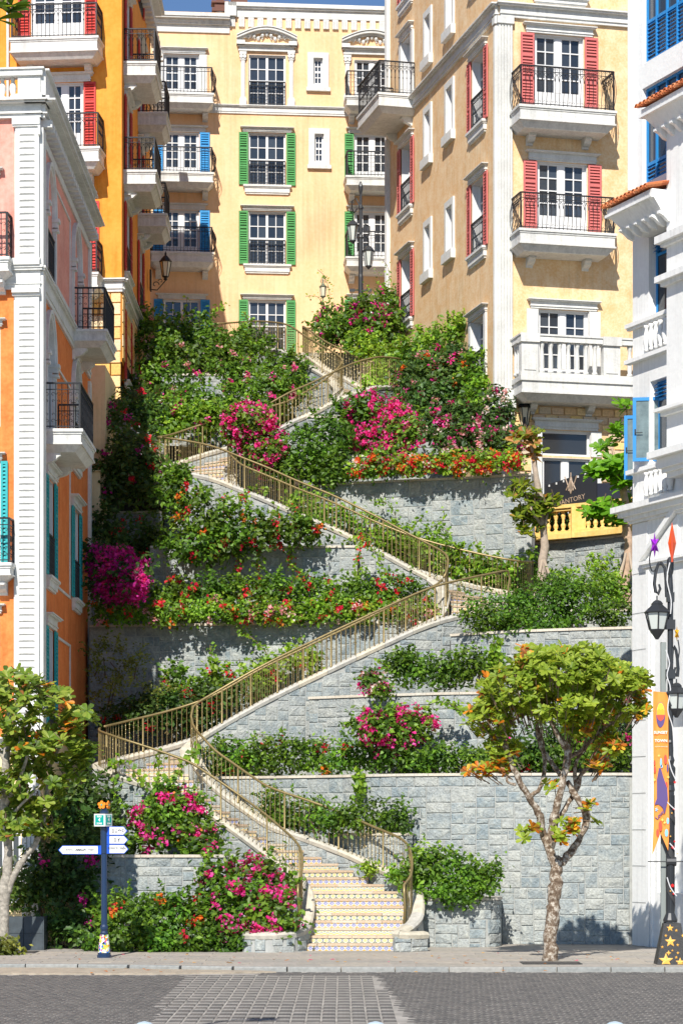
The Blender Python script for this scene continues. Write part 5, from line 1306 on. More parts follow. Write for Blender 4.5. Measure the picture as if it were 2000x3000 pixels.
# on the lowest retaining wall
bush('flower_hedge', 'clipped hedge with small red flowers on the lowest retaining wall, left half', row(620, 1080, 2220, 2215, 48, 58.2, 55.9, 9), 'mid', .07, 1.2, [(REDF, .1), (ORG, .07)], group=G_H, cat='hedge')
bush('hedge', 'clipped green hedge on the lowest retaining wall, behind the street tree', row(1080, 1850, 2225, 2215, 42, 55.7, 54.7, 13), 'mid', .07, 1.0, [(REDF, .08), (WHT, .05)], group=G_H, cat='hedge')
bush('bougainvillea', 'round magenta bougainvillea ball hanging in front of the second retaining wall', [(1150, 2118, 95, 45, 55.5), (1090, 2130, 60, 42, 55.3), (1220, 2125, 55, 45, 55.5), (1160, 2165, 70, 40, 55.3), (1130, 2195, 30, 35, 55.3)], 'mid', .085, 1.0, [(MAG, 1.5)], group=G_B)
vine('long green shoots reaching sideways from the magenta ball', [[(1090, 2110, 55.3), (1040, 2115, 55.2), (1005, 2130, 55.1)], [(1230, 2080, 55.4), (1290, 2055, 55.3), (1370, 2080, 55.2)], [(1290, 2058, 55.3), (1330, 2070, 55.2), (1360, 2100, 55.1)]], per=60)
bush('bougainvillea', 'small pink, white and red bougainvillea on the coping above the magenta ball', [(1085, 1998, 38, 24, 56.5), (1110, 2020, 26, 18, 56.4)], 'mid', .075, 1.0, [(MAG, .9), (WHT, .7), (REDF, .6)], group=G_B)
bush('hedge', 'bushy green hedge on the second retaining wall', row(1150, 1470, 1965, 1960, 45, 57.1, 56.6, 6) + [(1180, 1935, 30, 30, 57)], 'mid', .075, 1.1, group=G_H, cat='hedge', shaggy=.4)
bush('bougainvillea', 'dark bougainvillea with magenta tips half hidden behind the street tree crown', [(1580, 2170, 110, 70, 55.4), (1720, 2160, 90, 60, 55.3), (1800, 2120, 50, 90, 55.4)], 'dark', .085, .9, [(MAG, .4)], group=G_B)
# third terrace right
bush('hedge', 'big dense green hedge right of the upper stair opening', [(1480, 1790, 130, 55, 58.6), (1600, 1770, 120, 65, 58.8), (1700, 1760, 90, 60, 59.0), (1440, 1820, 90, 35, 58.4), (1560, 1825, 140, 30, 58.0), (1800, 1800, 70, 40, 58.5), (1620, 1715, 60, 35, 59.5)], 'mid', .065, 1.4, group=G_H, cat='hedge', shaggy=.35)
bush('hedge', 'looser green shrubs below the wall with the yellow balustrade', [(1700, 1715, 70, 40, 60.6), (1810, 1730, 50, 50, 60.8), (1760, 1690, 30, 50, 61.2)], 'bright', .075, .7, cat='hedge', shaggy=.8)
bush('climbing_plant', 'bright leafy climber behind the handrail at the right turn', [(1340, 1660, 70, 45, 65.0, .3), (1430, 1680, 80, 40, 64.9, .3), (1250, 1610, 50, 35, 65.3, .3), (1500, 1700, 60, 35, 64.8, .3), (1560, 1680, 30, 40, 64.6, .3)], 'bright', .1, .8, cat='climber', shaggy=.6)
bush('climbing_plant', 'leafy growth showing through the railing of the third flight', [(900, 1480, 60, 30, 66.6, .2), (1010, 1530, 70, 32, 66.3, .2), (1120, 1570, 60, 30, 66.0, .2), (1180, 1610, 40, 25, 65.8, .2)], 'bright', .095, .7, cat='climber', shaggy=.6)
vine('curling shoots on the broad pale wall right of the third flight', [[(1180, 1590, 65.9), (1220, 1570, 65.7), (1290, 1530, 65.4), (1300, 1500, 65.3)], [(1140, 1580, 66), (1160, 1530, 65.9), (1140, 1480, 65.9), (1100, 1465, 66.1)], [(1240, 1600, 65.6), (1300, 1550, 65.4), (1330, 1620, 65.3)], [(1410, 1650, 65.2), (1400, 1600, 65.2), (1390, 1575, 65.2)], [(1190, 1560, 65.8), (1240, 1510, 65.6)]], per=60, spread=.07)
# left terraces
bush('flower_hedge', 'long flowering hedge in red, orange, pink and white on the tall left retaining wall', row(280, 1260, 1795, 1790, 32, 62.1, 60.9 + .9, 17), 'bright', .075, 1.0, [(REDF, .35), (ORG, .2), (PNK, .35), (WHT, .15)], group=G_H, cat='hedge')
bush('hedge', 'green hedge row with a few red blooms behind the long flowering hedge', row(450, 1230, 1735, 1735, 42, 62.7, 62.2, 12), 'mid', .075, 1.1, [(REDF, .3)], group=G_H, cat='hedge')
bush('bougainvillea', 'wide red flowering bougainvillea spilling over the pale retaining wall', [(530, 1450, 60, 60, 63.2), (600, 1530, 90, 60, 63.0), (700, 1560, 90, 50, 62.9), (820, 1560, 80, 45, 62.9), (900, 1560, 50, 35, 62.9), (560, 1600, 80, 45, 62.8), (520, 1390, 25, 30, 63.4), (650, 1600, 60, 35, 62.9)], 'mid', .095, .9, [(REDF, .42), (ORG, .06)], group=G_B, shaggy=.7)
vine('leafy tendrils hanging down the pale retaining wall', [[(690, 1590, 62.8), (700, 1640, 62.8), (690, 1700, 62.8)], [(760, 1590, 62.8), (755, 1650, 62.8), (765, 1730, 62.8)], [(860, 1590, 62.8), (850, 1640, 62.8), (880, 1690, 62.8)], [(1060, 1570, 62.7), (1050, 1640, 62.6), (1045, 1700, 62.6)], [(1065, 1580, 62.7), (1100, 1620, 62.6), (1135, 1690, 62.4)], [(660, 1450, 63), (640, 1500, 62.9)], [(730, 1500, 63), (720, 1450, 63), (700, 1470, 63)], [(800, 1480, 63), (820, 1530, 63)], [(860, 1480, 63), (880, 1540, 63)]], per=80, spread=.08, flowers=REDF)
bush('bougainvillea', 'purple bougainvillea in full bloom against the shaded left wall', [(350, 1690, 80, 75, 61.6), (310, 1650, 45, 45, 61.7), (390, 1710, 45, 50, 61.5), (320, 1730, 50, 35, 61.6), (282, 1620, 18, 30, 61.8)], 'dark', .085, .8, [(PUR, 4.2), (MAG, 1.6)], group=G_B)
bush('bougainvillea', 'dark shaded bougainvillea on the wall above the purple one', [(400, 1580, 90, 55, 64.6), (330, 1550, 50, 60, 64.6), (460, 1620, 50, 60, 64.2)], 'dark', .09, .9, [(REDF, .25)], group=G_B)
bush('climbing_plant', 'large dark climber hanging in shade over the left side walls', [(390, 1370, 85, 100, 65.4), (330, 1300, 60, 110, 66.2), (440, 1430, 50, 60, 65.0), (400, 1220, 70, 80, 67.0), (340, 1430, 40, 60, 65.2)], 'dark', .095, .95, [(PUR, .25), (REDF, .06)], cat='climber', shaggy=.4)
bush('shrub', 'sparse thin leaved shrub in front of the shaded block wall', [(330, 1990, 60, 90, 60.6), (420, 2030, 80, 50, 60.4), (290, 1930, 30, 50, 60.8), (380, 1940, 40, 50, 60.6)], 'olive', .055, .22, shaggy=.8)
bush('hedge', 'dark leafy bed behind the handrail of the first left turn', row(310, 620, 2120, 2050, 50, 60.3, 60.7, 6) + [(560, 2090, 90, 50, 60.8), (700, 2030, 80, 30, 61)], 'dark', .08, 1.0, [(REDF, .12)], group=G_H, cat='hedge')
bush('climbing_plant', 'bright climber on the block wall behind the second flight', [(520, 2010, 30, 50, 61.5, .2), (640, 2000, 50, 40, 61.4, .2), (760, 1990, 50, 40, 61.3, .2), (560, 2060, 60, 30, 61.3, .3), (870, 1930, 60, 20, 61.2, .2)], 'bright', .09, .7, [(REDF, .2)], cat='climber', shaggy=.9)
vine('arching shoots along the top of the upper left mass', [[(420, 960, 77), (400, 920, 77), (370, 905, 76.8)], [(600, 950, 77), (640, 900, 77), (660, 890, 77)], [(850, 1030, 76), (880, 1060, 75.6), (900, 1090, 75.3)], [(880, 1100, 73.5), (910, 1140, 73.2), (900, 1190, 73)], [(400, 1170, 73), (360, 1150, 72.8), (335, 1160, 72.6)]], per=60, spread=.08, leaf=.09)
vine('long shoots arching over the railing of the third flight', [[(870, 1530, 64.4), (850, 1480, 64.5), (880, 1450, 64.6)], [(700, 1480, 65.1), (730, 1430, 65.2), (790, 1440, 65.0)], [(1010, 1600, 63.8), (1060, 1560, 63.7), (1130, 1600, 63.4)]], per=45, spread=.07, leaf=.085)
vine('feathery shoots lifting off the planter hedge right of the stairs', [[(1330, 2540, 52.7), (1380, 2520, 52.6), (1440, 2560, 52.4)], [(1240, 2520, 52.9), (1280, 2490, 52.9), (1330, 2500, 52.8)], [(1400, 2560, 52.5), (1440, 2540, 52.4), (1465, 2520, 52.4)]], per=90, spread=.09, leaf=.07)
vine('feathery shoots lifting off the hedge of the second retaining wall', [[(1200, 1950, 56.8), (1170, 1910, 56.8), (1160, 1900, 56.8)], [(1320, 1940, 56.7), (1360, 1905, 56.7), (1400, 1900, 56.7)], [(1140, 1960, 56.8), (1110, 1940, 56.8)]], per=90, spread=.08, leaf=.07)
vine('thin shoots climbing the block wall behind the second flight', [[(530, 2060, 61.4), (510, 1990, 61.5), (520, 1950, 61.5)], [(800, 2000, 61.3), (790, 1930, 61.5), (740, 1870, 61.6), (700, 1845, 61.6)], [(640, 2010, 61.4), (625, 1950, 61.5), (615, 1890, 61.6)], [(720, 1990, 61.4), (700, 1930, 61.5)], [(850, 1960, 61.3), (870, 1900, 61.5), (885, 1865, 61.6)], [(600, 2010, 61.4), (580, 1990, 61.4)], [(760, 1990, 61.4), (830, 1930, 61.4)]], per=70, spread=.07)
# upper left mass
bush('bougainvillea', 'bright green leafy mass with a few pink blooms under the top terrace fence', [(470, 980, 70, 50, 76.5), (560, 980, 70, 50, 77), (640, 1010, 80, 50, 77), (450, 1040, 90, 50, 75.5), (560, 1050, 100, 50, 75.5), (700, 1050, 90, 50, 75.5), (420, 940, 35, 35, 77.5), (740, 1010, 50, 40, 77), (830, 1090, 60, 50, 75.5)], 'mid', .095, .85, [(PNK, .08), (MAG, .03)], group=G_B, shaggy=.45)
bush('bougainvillea', 'pink flowering bush in front of the narrow upper left wall', [(490, 1120, 100, 50, 73.6), (420, 1150, 50, 50, 73.4), (600, 1180, 80, 50, 71.8), (520, 1210, 100, 50, 71.4), (700, 1110, 80, 50, 73.2), (780, 1160, 90, 55, 71.8), (860, 1130, 50, 50, 72.8)], 'mid', .095, .9, [(MAG, .35), (PNK, .06)], group=G_B, shaggy=.4)
bush('climbing_plant', 'bright leaves spilling towards the upper left turn of the stairs', [(560, 1240, 90, 40, 71), (480, 1230, 60, 50, 71), (640, 1230, 60, 40, 70.9), (820, 1170, 40, 40, 71.5)], 'bright', .1, .8, [(MAG, .1)], cat='climber', shaggy=.5)
bush('bougainvillea', 'vivid magenta bougainvillea between the third and fourth flights', [(730, 1230, 70, 50, 67.9), (760, 1290, 75, 55, 67.7), (790, 1330, 50, 35, 67.6), (700, 1260, 45, 50, 67.9), (780, 1370, 30, 30, 67.4)], 'mid', .09, .8, [(MAG, 2.8)], group=G_B)
bush('shrub', 'dark green shrub filling the gap right of the vivid magenta bougainvillea', [(890, 1320, 80, 70, 67.4), (960, 1290, 70, 70, 67.9), (870, 1380, 70, 40, 67.2), (980, 1370, 60, 40, 67.2), (1000, 1230, 40, 50, 68.6)], 'mid', .085, 1.1)
bush('bougainvillea', 'large magenta bougainvillea draped over the upper right wall', [(1090, 1210, 75, 55, 68.9), (1160, 1250, 75, 60, 68.6), (1200, 1280, 40, 40, 68.4), (1040, 1220, 40, 40, 69), (1100, 1290, 90, 40, 68.2), (1130, 1330, 50, 25, 68)], 'mid', .09, .9, [(MAG, 2.8)], group=G_B)
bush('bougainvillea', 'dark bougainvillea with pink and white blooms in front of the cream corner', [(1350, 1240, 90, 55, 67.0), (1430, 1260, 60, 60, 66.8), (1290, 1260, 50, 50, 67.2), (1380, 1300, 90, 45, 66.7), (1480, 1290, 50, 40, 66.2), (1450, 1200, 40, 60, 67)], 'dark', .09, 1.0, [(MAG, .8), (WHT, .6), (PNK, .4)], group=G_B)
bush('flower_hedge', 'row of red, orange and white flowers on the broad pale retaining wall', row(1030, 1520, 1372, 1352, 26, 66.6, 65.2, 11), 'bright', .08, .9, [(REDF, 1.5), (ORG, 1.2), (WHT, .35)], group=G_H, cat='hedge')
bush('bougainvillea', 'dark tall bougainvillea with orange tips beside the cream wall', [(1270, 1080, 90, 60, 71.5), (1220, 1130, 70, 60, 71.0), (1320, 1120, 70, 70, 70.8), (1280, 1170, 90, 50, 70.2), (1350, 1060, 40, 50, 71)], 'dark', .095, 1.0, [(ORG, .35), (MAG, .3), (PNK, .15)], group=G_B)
bush('climbing_plant', 'bright green growth climbing the cream side wall', [(1330, 990, 70, 50, 72.0), (1250, 1010, 60, 40, 73.5), (1400, 1110, 35, 70, 69.6), (1410, 1190, 40, 60, 68.6), (1370, 960, 20, 30, 71.8), (1190, 1050, 50, 40, 74.5)], 'bright', .1, .9, cat='climber', shaggy=.6)
bush('climbing_plant', 'leafy cover behind the platform railing at the upper right turn', [(1110, 1060, 60, 50, 76), (1180, 1090, 60, 60, 74.5), (1110, 1150, 50, 40, 71.6 + 2.2), (1060, 1010, 40, 30, 77)], 'bright', .1, .8, cat='climber', shaggy=.5)
bush('bougainvillea', 'dark bushy bougainvillea at the top right of the stairs with magenta flecks', [(1000, 950, 80, 50, 78.5), (1090, 920, 70, 50, 78.8), (1140, 890, 40, 40, 79.2), (1060, 980, 90, 40, 78.0), (960, 970, 50, 40, 78.3), (1130, 960, 50, 50, 77.8)], 'mid', .1, 1.0, [(PUR, .35), (MAG, .3)], group=G_B, shaggy=.5)
vine('wispy shoots rising above the top right bougainvillea', [[(960, 930, 78.2), (965, 860, 78.2), (950, 810, 78.2), (930, 790, 78.2)], [(950, 900, 78.2), (930, 870, 78.2), (895, 868, 78.2)], [(1100, 880, 78.8), (1110, 820, 78.8), (1100, 790, 78.8)], [(1130, 870, 78.8), (1140, 800, 78.8), (1120, 760, 78.8)], [(1090, 890, 78.8), (1070, 830, 78.8)]], per=26, spread=.06, leaf=.07)
vine('thin shoots in front of the blue shuttered window at the top left', [[(430, 950, 78), (420, 900, 78), (400, 860, 78)], [(470, 950, 78), (480, 900, 78), (475, 875, 78)], [(545, 950, 78), (548, 890, 78), (546, 870, 78)], [(700, 960, 78), (720, 930, 78), (715, 915, 78)], [(730, 970, 78), (740, 930, 78)]], per=34, spread=.06, leaf=.08)
vine('vines drooping over the parapet near the left turn of the bottom flight', [[(320, 2230, 55.3), (370, 2240, 55.1), (420, 2290, 54.9), (455, 2340, 54.6)], [(470, 2200, 55.4), (465, 2260, 55.0), (470, 2330, 54.7)], [(570, 2200, 55.6), (520, 2270, 55.1), (495, 2320, 54.8)], [(330, 2280, 55.2), (340, 2350, 55.0), (335, 2400, 55)], [(575, 2190, 56.2), (570, 2240, 56.0)]], per=40, spread=.07, leaf=.12)
vine('clump of leaves hanging over the lowest retaining wall', [[(1045, 2262, 55.0), (1050, 2310, 55.0), (1040, 2360, 54.9)], [(1050, 2270, 55.0), (1060, 2320, 54.9)]], per=120, spread=.07, leaf=.1)
vine('vine hanging in front of the third retaining wall', [[(1445, 1880, 56.2), (1450, 1930, 56.2), (1440, 1960, 56.1)], [(1455, 1870, 56.2), (1462, 1940, 56.1)]], per=120, spread=.06, leaf=.09)
vine('vines and red blossoms trailing over the stair foot parapet', [[(790, 2570, 52.6), (835, 2610, 52.0), (850, 2650, 51.5)], [(600, 2490, 52.4), (610, 2560, 52.0), (640, 2600, 51.6)], [(1190, 2590, 52.8), (1205, 2560, 53.0), (1215, 2540, 53.1)]], per=70, spread=.08, leaf=.09, flowers=MAG)
bush('shrub', 'clump of green weeds growing on the right stair coping', [(1075, 2550, 14, 16, 53.7, .12), (1160, 2562, 16, 10, 53.1, .12)], 'bright', .06, 1.6, stems=False)
vine('fine sprigs on the second retaining wall behind the lowest hedge', [[(740, 2190, 57.0), (750, 2150, 57.4), (790, 2170, 57.4)], [(900, 2180, 56.8), (960, 2165, 56.8), (1000, 2175, 56.6)]], per=40, spread=.06, leaf=.07)

# ---------------------------------------------------------------- street trees
def obleaf(L=1.0, wd=.44):
    """broad paddle leaf pointing along +x, folded on its midrib"""
    pr = [(0, .05), (.22, .24), (.5, .46), (.76, .56), (.93, .40)]; m = MB(); vs = [(x, 0, -.10 * x * x) for x, _ in pr] + [(1.0, 0, -.12)]
    for s in (1, -1): vs += [(x, s * w_ * wd, .05 - .10 * x * x) for x, w_ in pr]
    fs = []
    for s in (0, 1):
        o = 6 + 5 * s
        for i in range(4):
            f = (i, i + 1, o + i + 1, o + i); fs.append(f if s == 0 else f[::-1])
        fs.append((4, 5, o + 4) if s == 0 else (o + 4, 5, 4))
    return m.add(vs, fs)
def treemake(name, label, limbs, rosettes, cols, aut, leafL, nl=8, twigs=True, cat='tree', bark=None, autp=.15):
    """limbs: lists of (px,py,D,r); rosettes: (px,py,D)"""
    rng = np.random.default_rng(sum(map(ord, label)))
    b = P(*limbs[0][0][:3]); e = empty(name, b); tag(e, label, cat)
    for i, ln in enumerate(limbs):
        A = catmull([(*P(*q[:3]), q[3]) for q in ln], 5); A[:, :3] += rng.normal(size=(len(A), 3)) * A[:, 3:4] * .12
        rr = A[:, 3] * (1 + rng.normal(size=len(A)) * .07)
        mk('trunk' if i == 0 else 'branch', MB().tube([Vector(a[:3]) - b for a in A], list(rr), 10), bark or M_bark, e, smooth=True)
    V0, F0 = None, None; base = obleaf(); bv = np.array(base.v); 
    VS = []; FS = []; CS = []; objs = 0; off = 0
    ros = sorted(rosettes, key=lambda q: q[2]); lm = []
    for ci, c in enumerate(cols + aut):
        m = obleaf().mesh('leaf'); ca = m.color_attributes.new('tint', 'FLOAT_COLOR', 'POINT')
        for k in range(len(m.vertices)): ca.data[k].color = (*c, 1)
        m.materials.append(M_leaf); lm.append(m)
    front = set(range(0, min(len(ros), 300 // nl)))
    tw = MB()
    for ri, q in enumerate(ros):
        c = np.array(P(*q[:3])); ax = np.array([-.1 + rng.normal() * .45, -.5 + rng.normal() * .35, .8]); ax /= np.linalg.norm(ax)
        if twigs and rng.random() < .45: tc_ = Vector(c) - b; cc_ = Vector(limbs[0][-1] and P(*limbs[0][-1][:3])) - b + Vector((0, 0, 1.0)); tw.tube([tc_ + (cc_ - tc_).normalized() * .3 - Vector((0, 0, .06)), tc_], [.012, .006], 4, False)
        isa = rng.random() < (q[3] if len(q) > 3 else autp)
        a0 = rng.uniform(0, 6.28); t1 = np.cross(ax, [1, 0, .1]); t1 /= np.linalg.norm(t1); t2 = np.cross(ax, t1)
        for k in range(nl):
            a = a0 + k * 2.4; el = rng.uniform(.05, .6); d = (t1 * math.cos(a) + t2 * math.sin(a)) * math.cos(el) + ax * math.sin(el); d /= np.linalg.norm(d)
            s = np.cross(ax, d); s /= np.linalg.norm(s) + 1e-9; n = np.cross(d, s); Ls = leafL * rng.uniform(.7, 1.15)
            ci = (len(cols) + rng.integers(len(aut))) if (isa and rng.random() < .7) or rng.random() < .008 else rng.integers(len(cols))
            M3 = np.stack([d, s, n], 1) * Ls
            if ri in front:
                o = bpy.data.objects.new('leaf', lm[ci]); col.objects.link(o); o.parent = e
                M4 = Matrix([[*M3[i], c[i] - b[i]] for i in range(3)] + [[0, 0, 0, 1]]); o.matrix_local = M4
            else:
                VS.append(bv @ M3.T + c); FS.append(off); off += len(bv); CS.append(np.tile(np.array((cols + aut)[ci]) * rng.uniform(.8, 1.15), (len(bv), 1)))
    if twigs: mk('twigs', tw, M_stem, e)['kind'] = 'stuff'
    if VS:
        V = np.concatenate(VS); faces = []
        for o_ in FS:
            for f in base.f: faces.append(tuple(i + o_ for i in f))
        me = bpy.data.meshes.new('crown'); me.from_pydata((V - np.array(b)).tolist(), [], faces); me.update()
        ca = me.color_attributes.new('tint', 'FLOAT_COLOR', 'POINT'); cc = np.ones((len(V), 4), np.float32); cc[:, :3] = np.concatenate(CS); ca.data.foreach_set('color', cc.ravel())
        me.materials.append(M_leaf); o = bpy.data.objects.new('crown', me); col.objects.link(o); o.parent = e; o['kind'] = 'stuff'
    return e
rt = np.random.default_rng(5)
def inblob(bl, n, ap=None):
    out = []
    tot = sum(b[2] * b[3] for b in bl)
    for b in bl:
        k = int(n * b[2] * b[3] / tot) + 1
        for _ in range(k):
            u = rt.normal(size=3); u /= np.linalg.norm(u); r = rt.uniform(.35, 1) ** .5
            out.append((b[0] + u[0] * b[2] * r, b[1] + u[2] * b[3] * r, b[4] + u[1] * b[5] * r, b[6] if len(b) > 6 else .12))
    return out
TG = [(.30, .40, .04), (.23, .33, .03), (.36, .45, .06), (.16, .25, .02)]; TA = [(.75, .28, .02), (.55, .16, .015), (.80, .45, .04), (.32, .13, .04)]
def bark_mat():
    m, t, b = newmat('lichen bark'); N, Lk = t.nodes, t.links
    tc = N.new('ShaderNodeTexCoord'); n1 = N.new('ShaderNodeTexNoise'); n1.inputs['Scale'].default_value = 11; n1.inputs['Detail'].default_value = 7; n1.inputs['Roughness'].default_value = .7; Lk.new(tc.outputs['Object'], n1.inputs['Vector'])
    rp = N.new('ShaderNodeValToRGB'); el = rp.color_ramp.elements; el[0].position = .40; el[0].color = (.10, .065, .04, 1); el[1].position = .60; el[1].color = (.55, .50, .42, 1); e2 = el.new(.5); e2.color = (.22, .16, .11, 1)
    Lk.new(n1.outputs['Fac'], rp.inputs['Fac']); Lk.new(rp.outputs[0], b.inputs['Base Color']); b.inputs['Roughness'].default_value = .9
    bp = N.new('ShaderNodeBump'); bp.inputs['Strength'].default_value = .8; bp.inputs['Distance'].default_value = .03; Lk.new(n1.outputs['Fac'], bp.inputs['Height']); Lk.new(bp.outputs[0], b.inputs['Normal']); return m
bark_w = bark_mat()
D = 46.7
limbs = [[(1613, 2822, D, .15), (1612, 2740, D, .14), (1618, 2660, D, .125), (1626, 2600, D, .13), (1628, 2540, D, .115), (1634, 2520, D, .12)],
         [(1630, 2540, D, .11), (1608, 2490, D, .085), (1590, 2440, D, .075), (1575, 2380, D - .1, .075), (1545, 2330, D - .2, .06), (1510, 2265, D - .3, .06), (1485, 2200, D - .3, .04), (1460, 2140, D - .3, .03)],
         [(1612, 2480, D, .08), (1618, 2420, D, .085), (1632, 2350, D - .05, .07), (1650, 2270, D - .1, .075), (1662, 2200, D - .1, .07), (1640, 2160, D - .2, .05), (1615, 2120, D - .3, .035)],
         [(1640, 2530, D, .08), (1675, 2490, D + .1, .075), (1705, 2440, D + .2, .065), (1718, 2390, D + .2, .085), (1690, 2340, D + .2, .07), (1660, 2290, D + .2, .055)],
         [(1636, 2400, D + .1, .05), (1665, 2350, D + .3, .05), (1690, 2310, D + .4, .05), (1700, 2270, D + .4, .045), (1740, 2230, D + .3, .035)],
         [(1545, 2335, D, .045), (1580, 2310, D + .1, .04), (1594, 2250, D + .2, .04), (1588, 2180, D + .3, .04), (1570, 2120, D + .3, .03)],
         [(1640, 2270, D, .05), (1605, 2220, D + .2, .045), (1580, 2180, D + .3, .04), (1570, 2110, D + .4, .03)],
         [(1660, 2220, D, .05), (1700, 2200, D + .1, .04), (1750, 2150, D, .045), (1800, 2110, D, .03)],
         [(1686, 2310, D + .4, .045), (1685, 2240, D + .4, .035), (1720, 2180, D + .5, .03)],
         [(1510, 2300, D - .3, .03), (1485, 2290, D - .3, .025), (1480, 2270, D - .3, .02), (1430, 2260, D - .3, .012), (1380, 2270, D - .3, .006)],
         [(1660, 2200, D, .05), (1640, 2170, D - .3, .04), (1600, 2090, D - .5, .03)], [(1770, 2130, D, .03), (1830, 2080, D - .2, .02)], [(1485, 2200, D - .3, .035), (1430, 2120, D - .3, .02)]]
cr = [(1630, 1975, 150, 80, D, 1.4, .03), (1510, 2020, 110, 75, D, 1.2, .1), (1750, 1990, 110, 75, D, 1.2, .02), (1640, 2060, 140, 60, D - .4, 1.0, .02), (1440, 2110, 80, 55, D, .8, .18), (1580, 1925, 70, 40, D, .9, .08), (1710, 1925, 70, 35, D, .9, .03), (1430, 2060, 40, 40, D, .6, .1),
      (1850, 2000, 55, 45, D, .6, .03), (1870, 2080, 35, 35, D - .1, .4, .35), (1780, 2090, 60, 45, D, .7, .12), (1470, 2190, 50, 35, D, .5, .3), (1700, 2130, 50, 35, D, .6, .15), (1780, 2180, 40, 35, D, .4, .25), (1410, 2260, 50, 18, D - .3, .3, .95), (1470, 2240, 30, 30, D - .2, .3, .8), (1750, 2240, 30, 20, D, .3, .7),
      (1540, 2430, 30, 14, D - .3, .2, .2), (1660, 2420, 30, 22, D - .3, .2, .5), (1640, 2450, 18, 18, D - .3, .2, .1), (1720, 2360, 14, 18, D, .2, .3), (1610, 2300, 18, 12, D, .2, .5), (1535, 2460, 12, 8, D - .3, .1, .3), (1745, 2415, 12, 8, D, .1, .1)]
treemake('street_tree', 'broad crowned street tree with a few orange leaves on the right pavement', limbs, inblob(cr, 1150), TG, TA, .165, nl=7, bark=bark_w)
M_bark2 = flat('speckled bark', (.34, .31, .26), .9, var=.5, scale=14, bump=.6, bscale=25)
D = 49.6
limbs = [[(8, 2790, D, .14), (12, 2650, D, .13), (25, 2500, D, .10), (15, 2360, D, .09), (20, 2200, D, .08), (30, 2080, D, .05)], [(18, 2620, D, .08), (60, 2530, D, .07), (110, 2460, D, .06), (135, 2350, D + .2, .05), (150, 2240, D + .2, .035), (200, 2150, D, .02)],
         [(15, 2360, D, .06), (60, 2280, D - .3, .04), (90, 2180, D - .4, .03)], [(20, 2240, D, .05), (-30, 2150, D, .04)], [(25, 2400, D, .04), (80, 2340, D - .5, .03), (120, 2300, D - .5, .015)]]
cr = [(60, 2010, 90, 50, D, 1.2, .03), (30, 2100, 90, 70, D, 1.2, .03), (160, 2060, 60, 45, D, .9, .02), (230, 2110, 55, 45, D, .8, .02), (180, 2180, 80, 60, D, 1.0, .06), (80, 2200, 80, 60, D, 1, .03), (240, 2200, 45, 35, D, .6, .05), (20, 2290, 60, 70, D, .8, .04), (120, 2320, 80, 70, D, .9, .04), (90, 2410, 50, 40, D, .6, .03), (150, 2430, 30, 30, D, .4, .02), (210, 2260, 30, 30, D, .4, .05), (30, 2420, 30, 60, D, .5, .03)]
treemake('street_tree', 'slim street tree with light speckled trunk at the left edge', limbs, inblob(cr, 480), [(.20, .30, .035), (.13, .22, .02), (.30, .38, .06), (.08, .145, .018)], TA, .2, nl=7, bark=M_bark2)
D = 62.0
stake = flat('pale wooden stake', (.45, .36, .28), .85)
tr = treemake('small_tree', 'young staked tree with browned top leaves beside the pale curved wall', [[(1585, 1790, D, .12), (1586, 1700, D, .12), (1592, 1600, D, .11), (1588, 1500, D, .1), (1570, 1400, D, .08), (1560, 1320, D, .06), (1545, 1270, D, .03)], [(1588, 1540, D, .05), (1560, 1500, D - .2, .03), (1540, 1450, D - .2, .02)], [(1592, 1580, D, .05), (1600, 1520, D - .2, .03), (1610, 1480, D, .02)]],
     inblob([(1530, 1290, 45, 22, D, .5, .98), (1555, 1270, 30, 20, D, .4, .3), (1570, 1330, 15, 25, D, .2, .7), (1530, 1440, 40, 30, D, .5, 0), (1570, 1500, 38, 45, D, .6, 0), (1520, 1515, 25, 20, D, .4, 0), (1610, 1480, 35, 30, D, .5, 0), (1545, 1560, 20, 20, D, .3, 0)], 100), GREENS['tree'], [(.55, .28, .10), (.45, .2, .07)], .24, nl=7, bark=flat('pale bark', (.42, .34, .27), .9, var=.25, scale=10, bump=.4))
for (a, b_) in (((1560, 1770), (1588, 1640)), ((1640, 1770), (1592, 1640))): mk('stake', MB().tube([P(a[0], a[1], D - .3) - tr.location, P(b_[0], b_[1], D - .1) - tr.location], .035, 6), stake, tr)
tr = treemake('small_tree', 'young staked tree with bright green leaves next to the white building', [[(1832, 1800, D - .5, .14), (1832, 1700, D - .5, .13), (1840, 1600, D - .5, .12), (1832, 1540, D - .5, .11), (1828, 1450, D - .5, .08), (1820, 1380, D - .5, .05)], [(1826, 1470, D - .5, .05), (1800, 1350, D - .5, .04), (1790, 1310, D - .5, .02)], [(1828, 1450, D - .5, .04), (1840, 1390, D - .5, .03)]],
     inblob([(1810, 1270, 22, 22, D, .4, 0), (1770, 1305, 25, 14, D, .4, 0), (1790, 1370, 45, 40, D - .5, .6, 0), (1750, 1380, 30, 25, D - .5, .5, 0), (1830, 1400, 30, 40, D - .5, .5, 0), (1770, 1490, 45, 22, D - .8, .5, 0), (1720, 1500, 15, 15, D - .8, .3, 0), (1800, 1530, 20, 22, D - .8, .3, 0), (1835, 1480, 20, 15, D, .3, 0), (1825, 1190, 15, 15, D, .2, 0)], 100), [(.14, .34, .015), (.10, .26, .012), (.18, .40, .02)], TA, .28, nl=7, bark=flat('tan bark', (.48, .34, .24), .9, var=.25, scale=10, bump=.4), autp=0)
for (a, b_) in (((1775, 1790), (1828, 1640)), ((1790, 1800), (1832, 1620)), ((1855, 1700), (1842, 1620))): mk('stake', MB().tube([P(a[0], a[1], D - .9) - tr.location, P(b_[0], b_[1], D - .6) - tr.location], .035, 6), stake, tr)
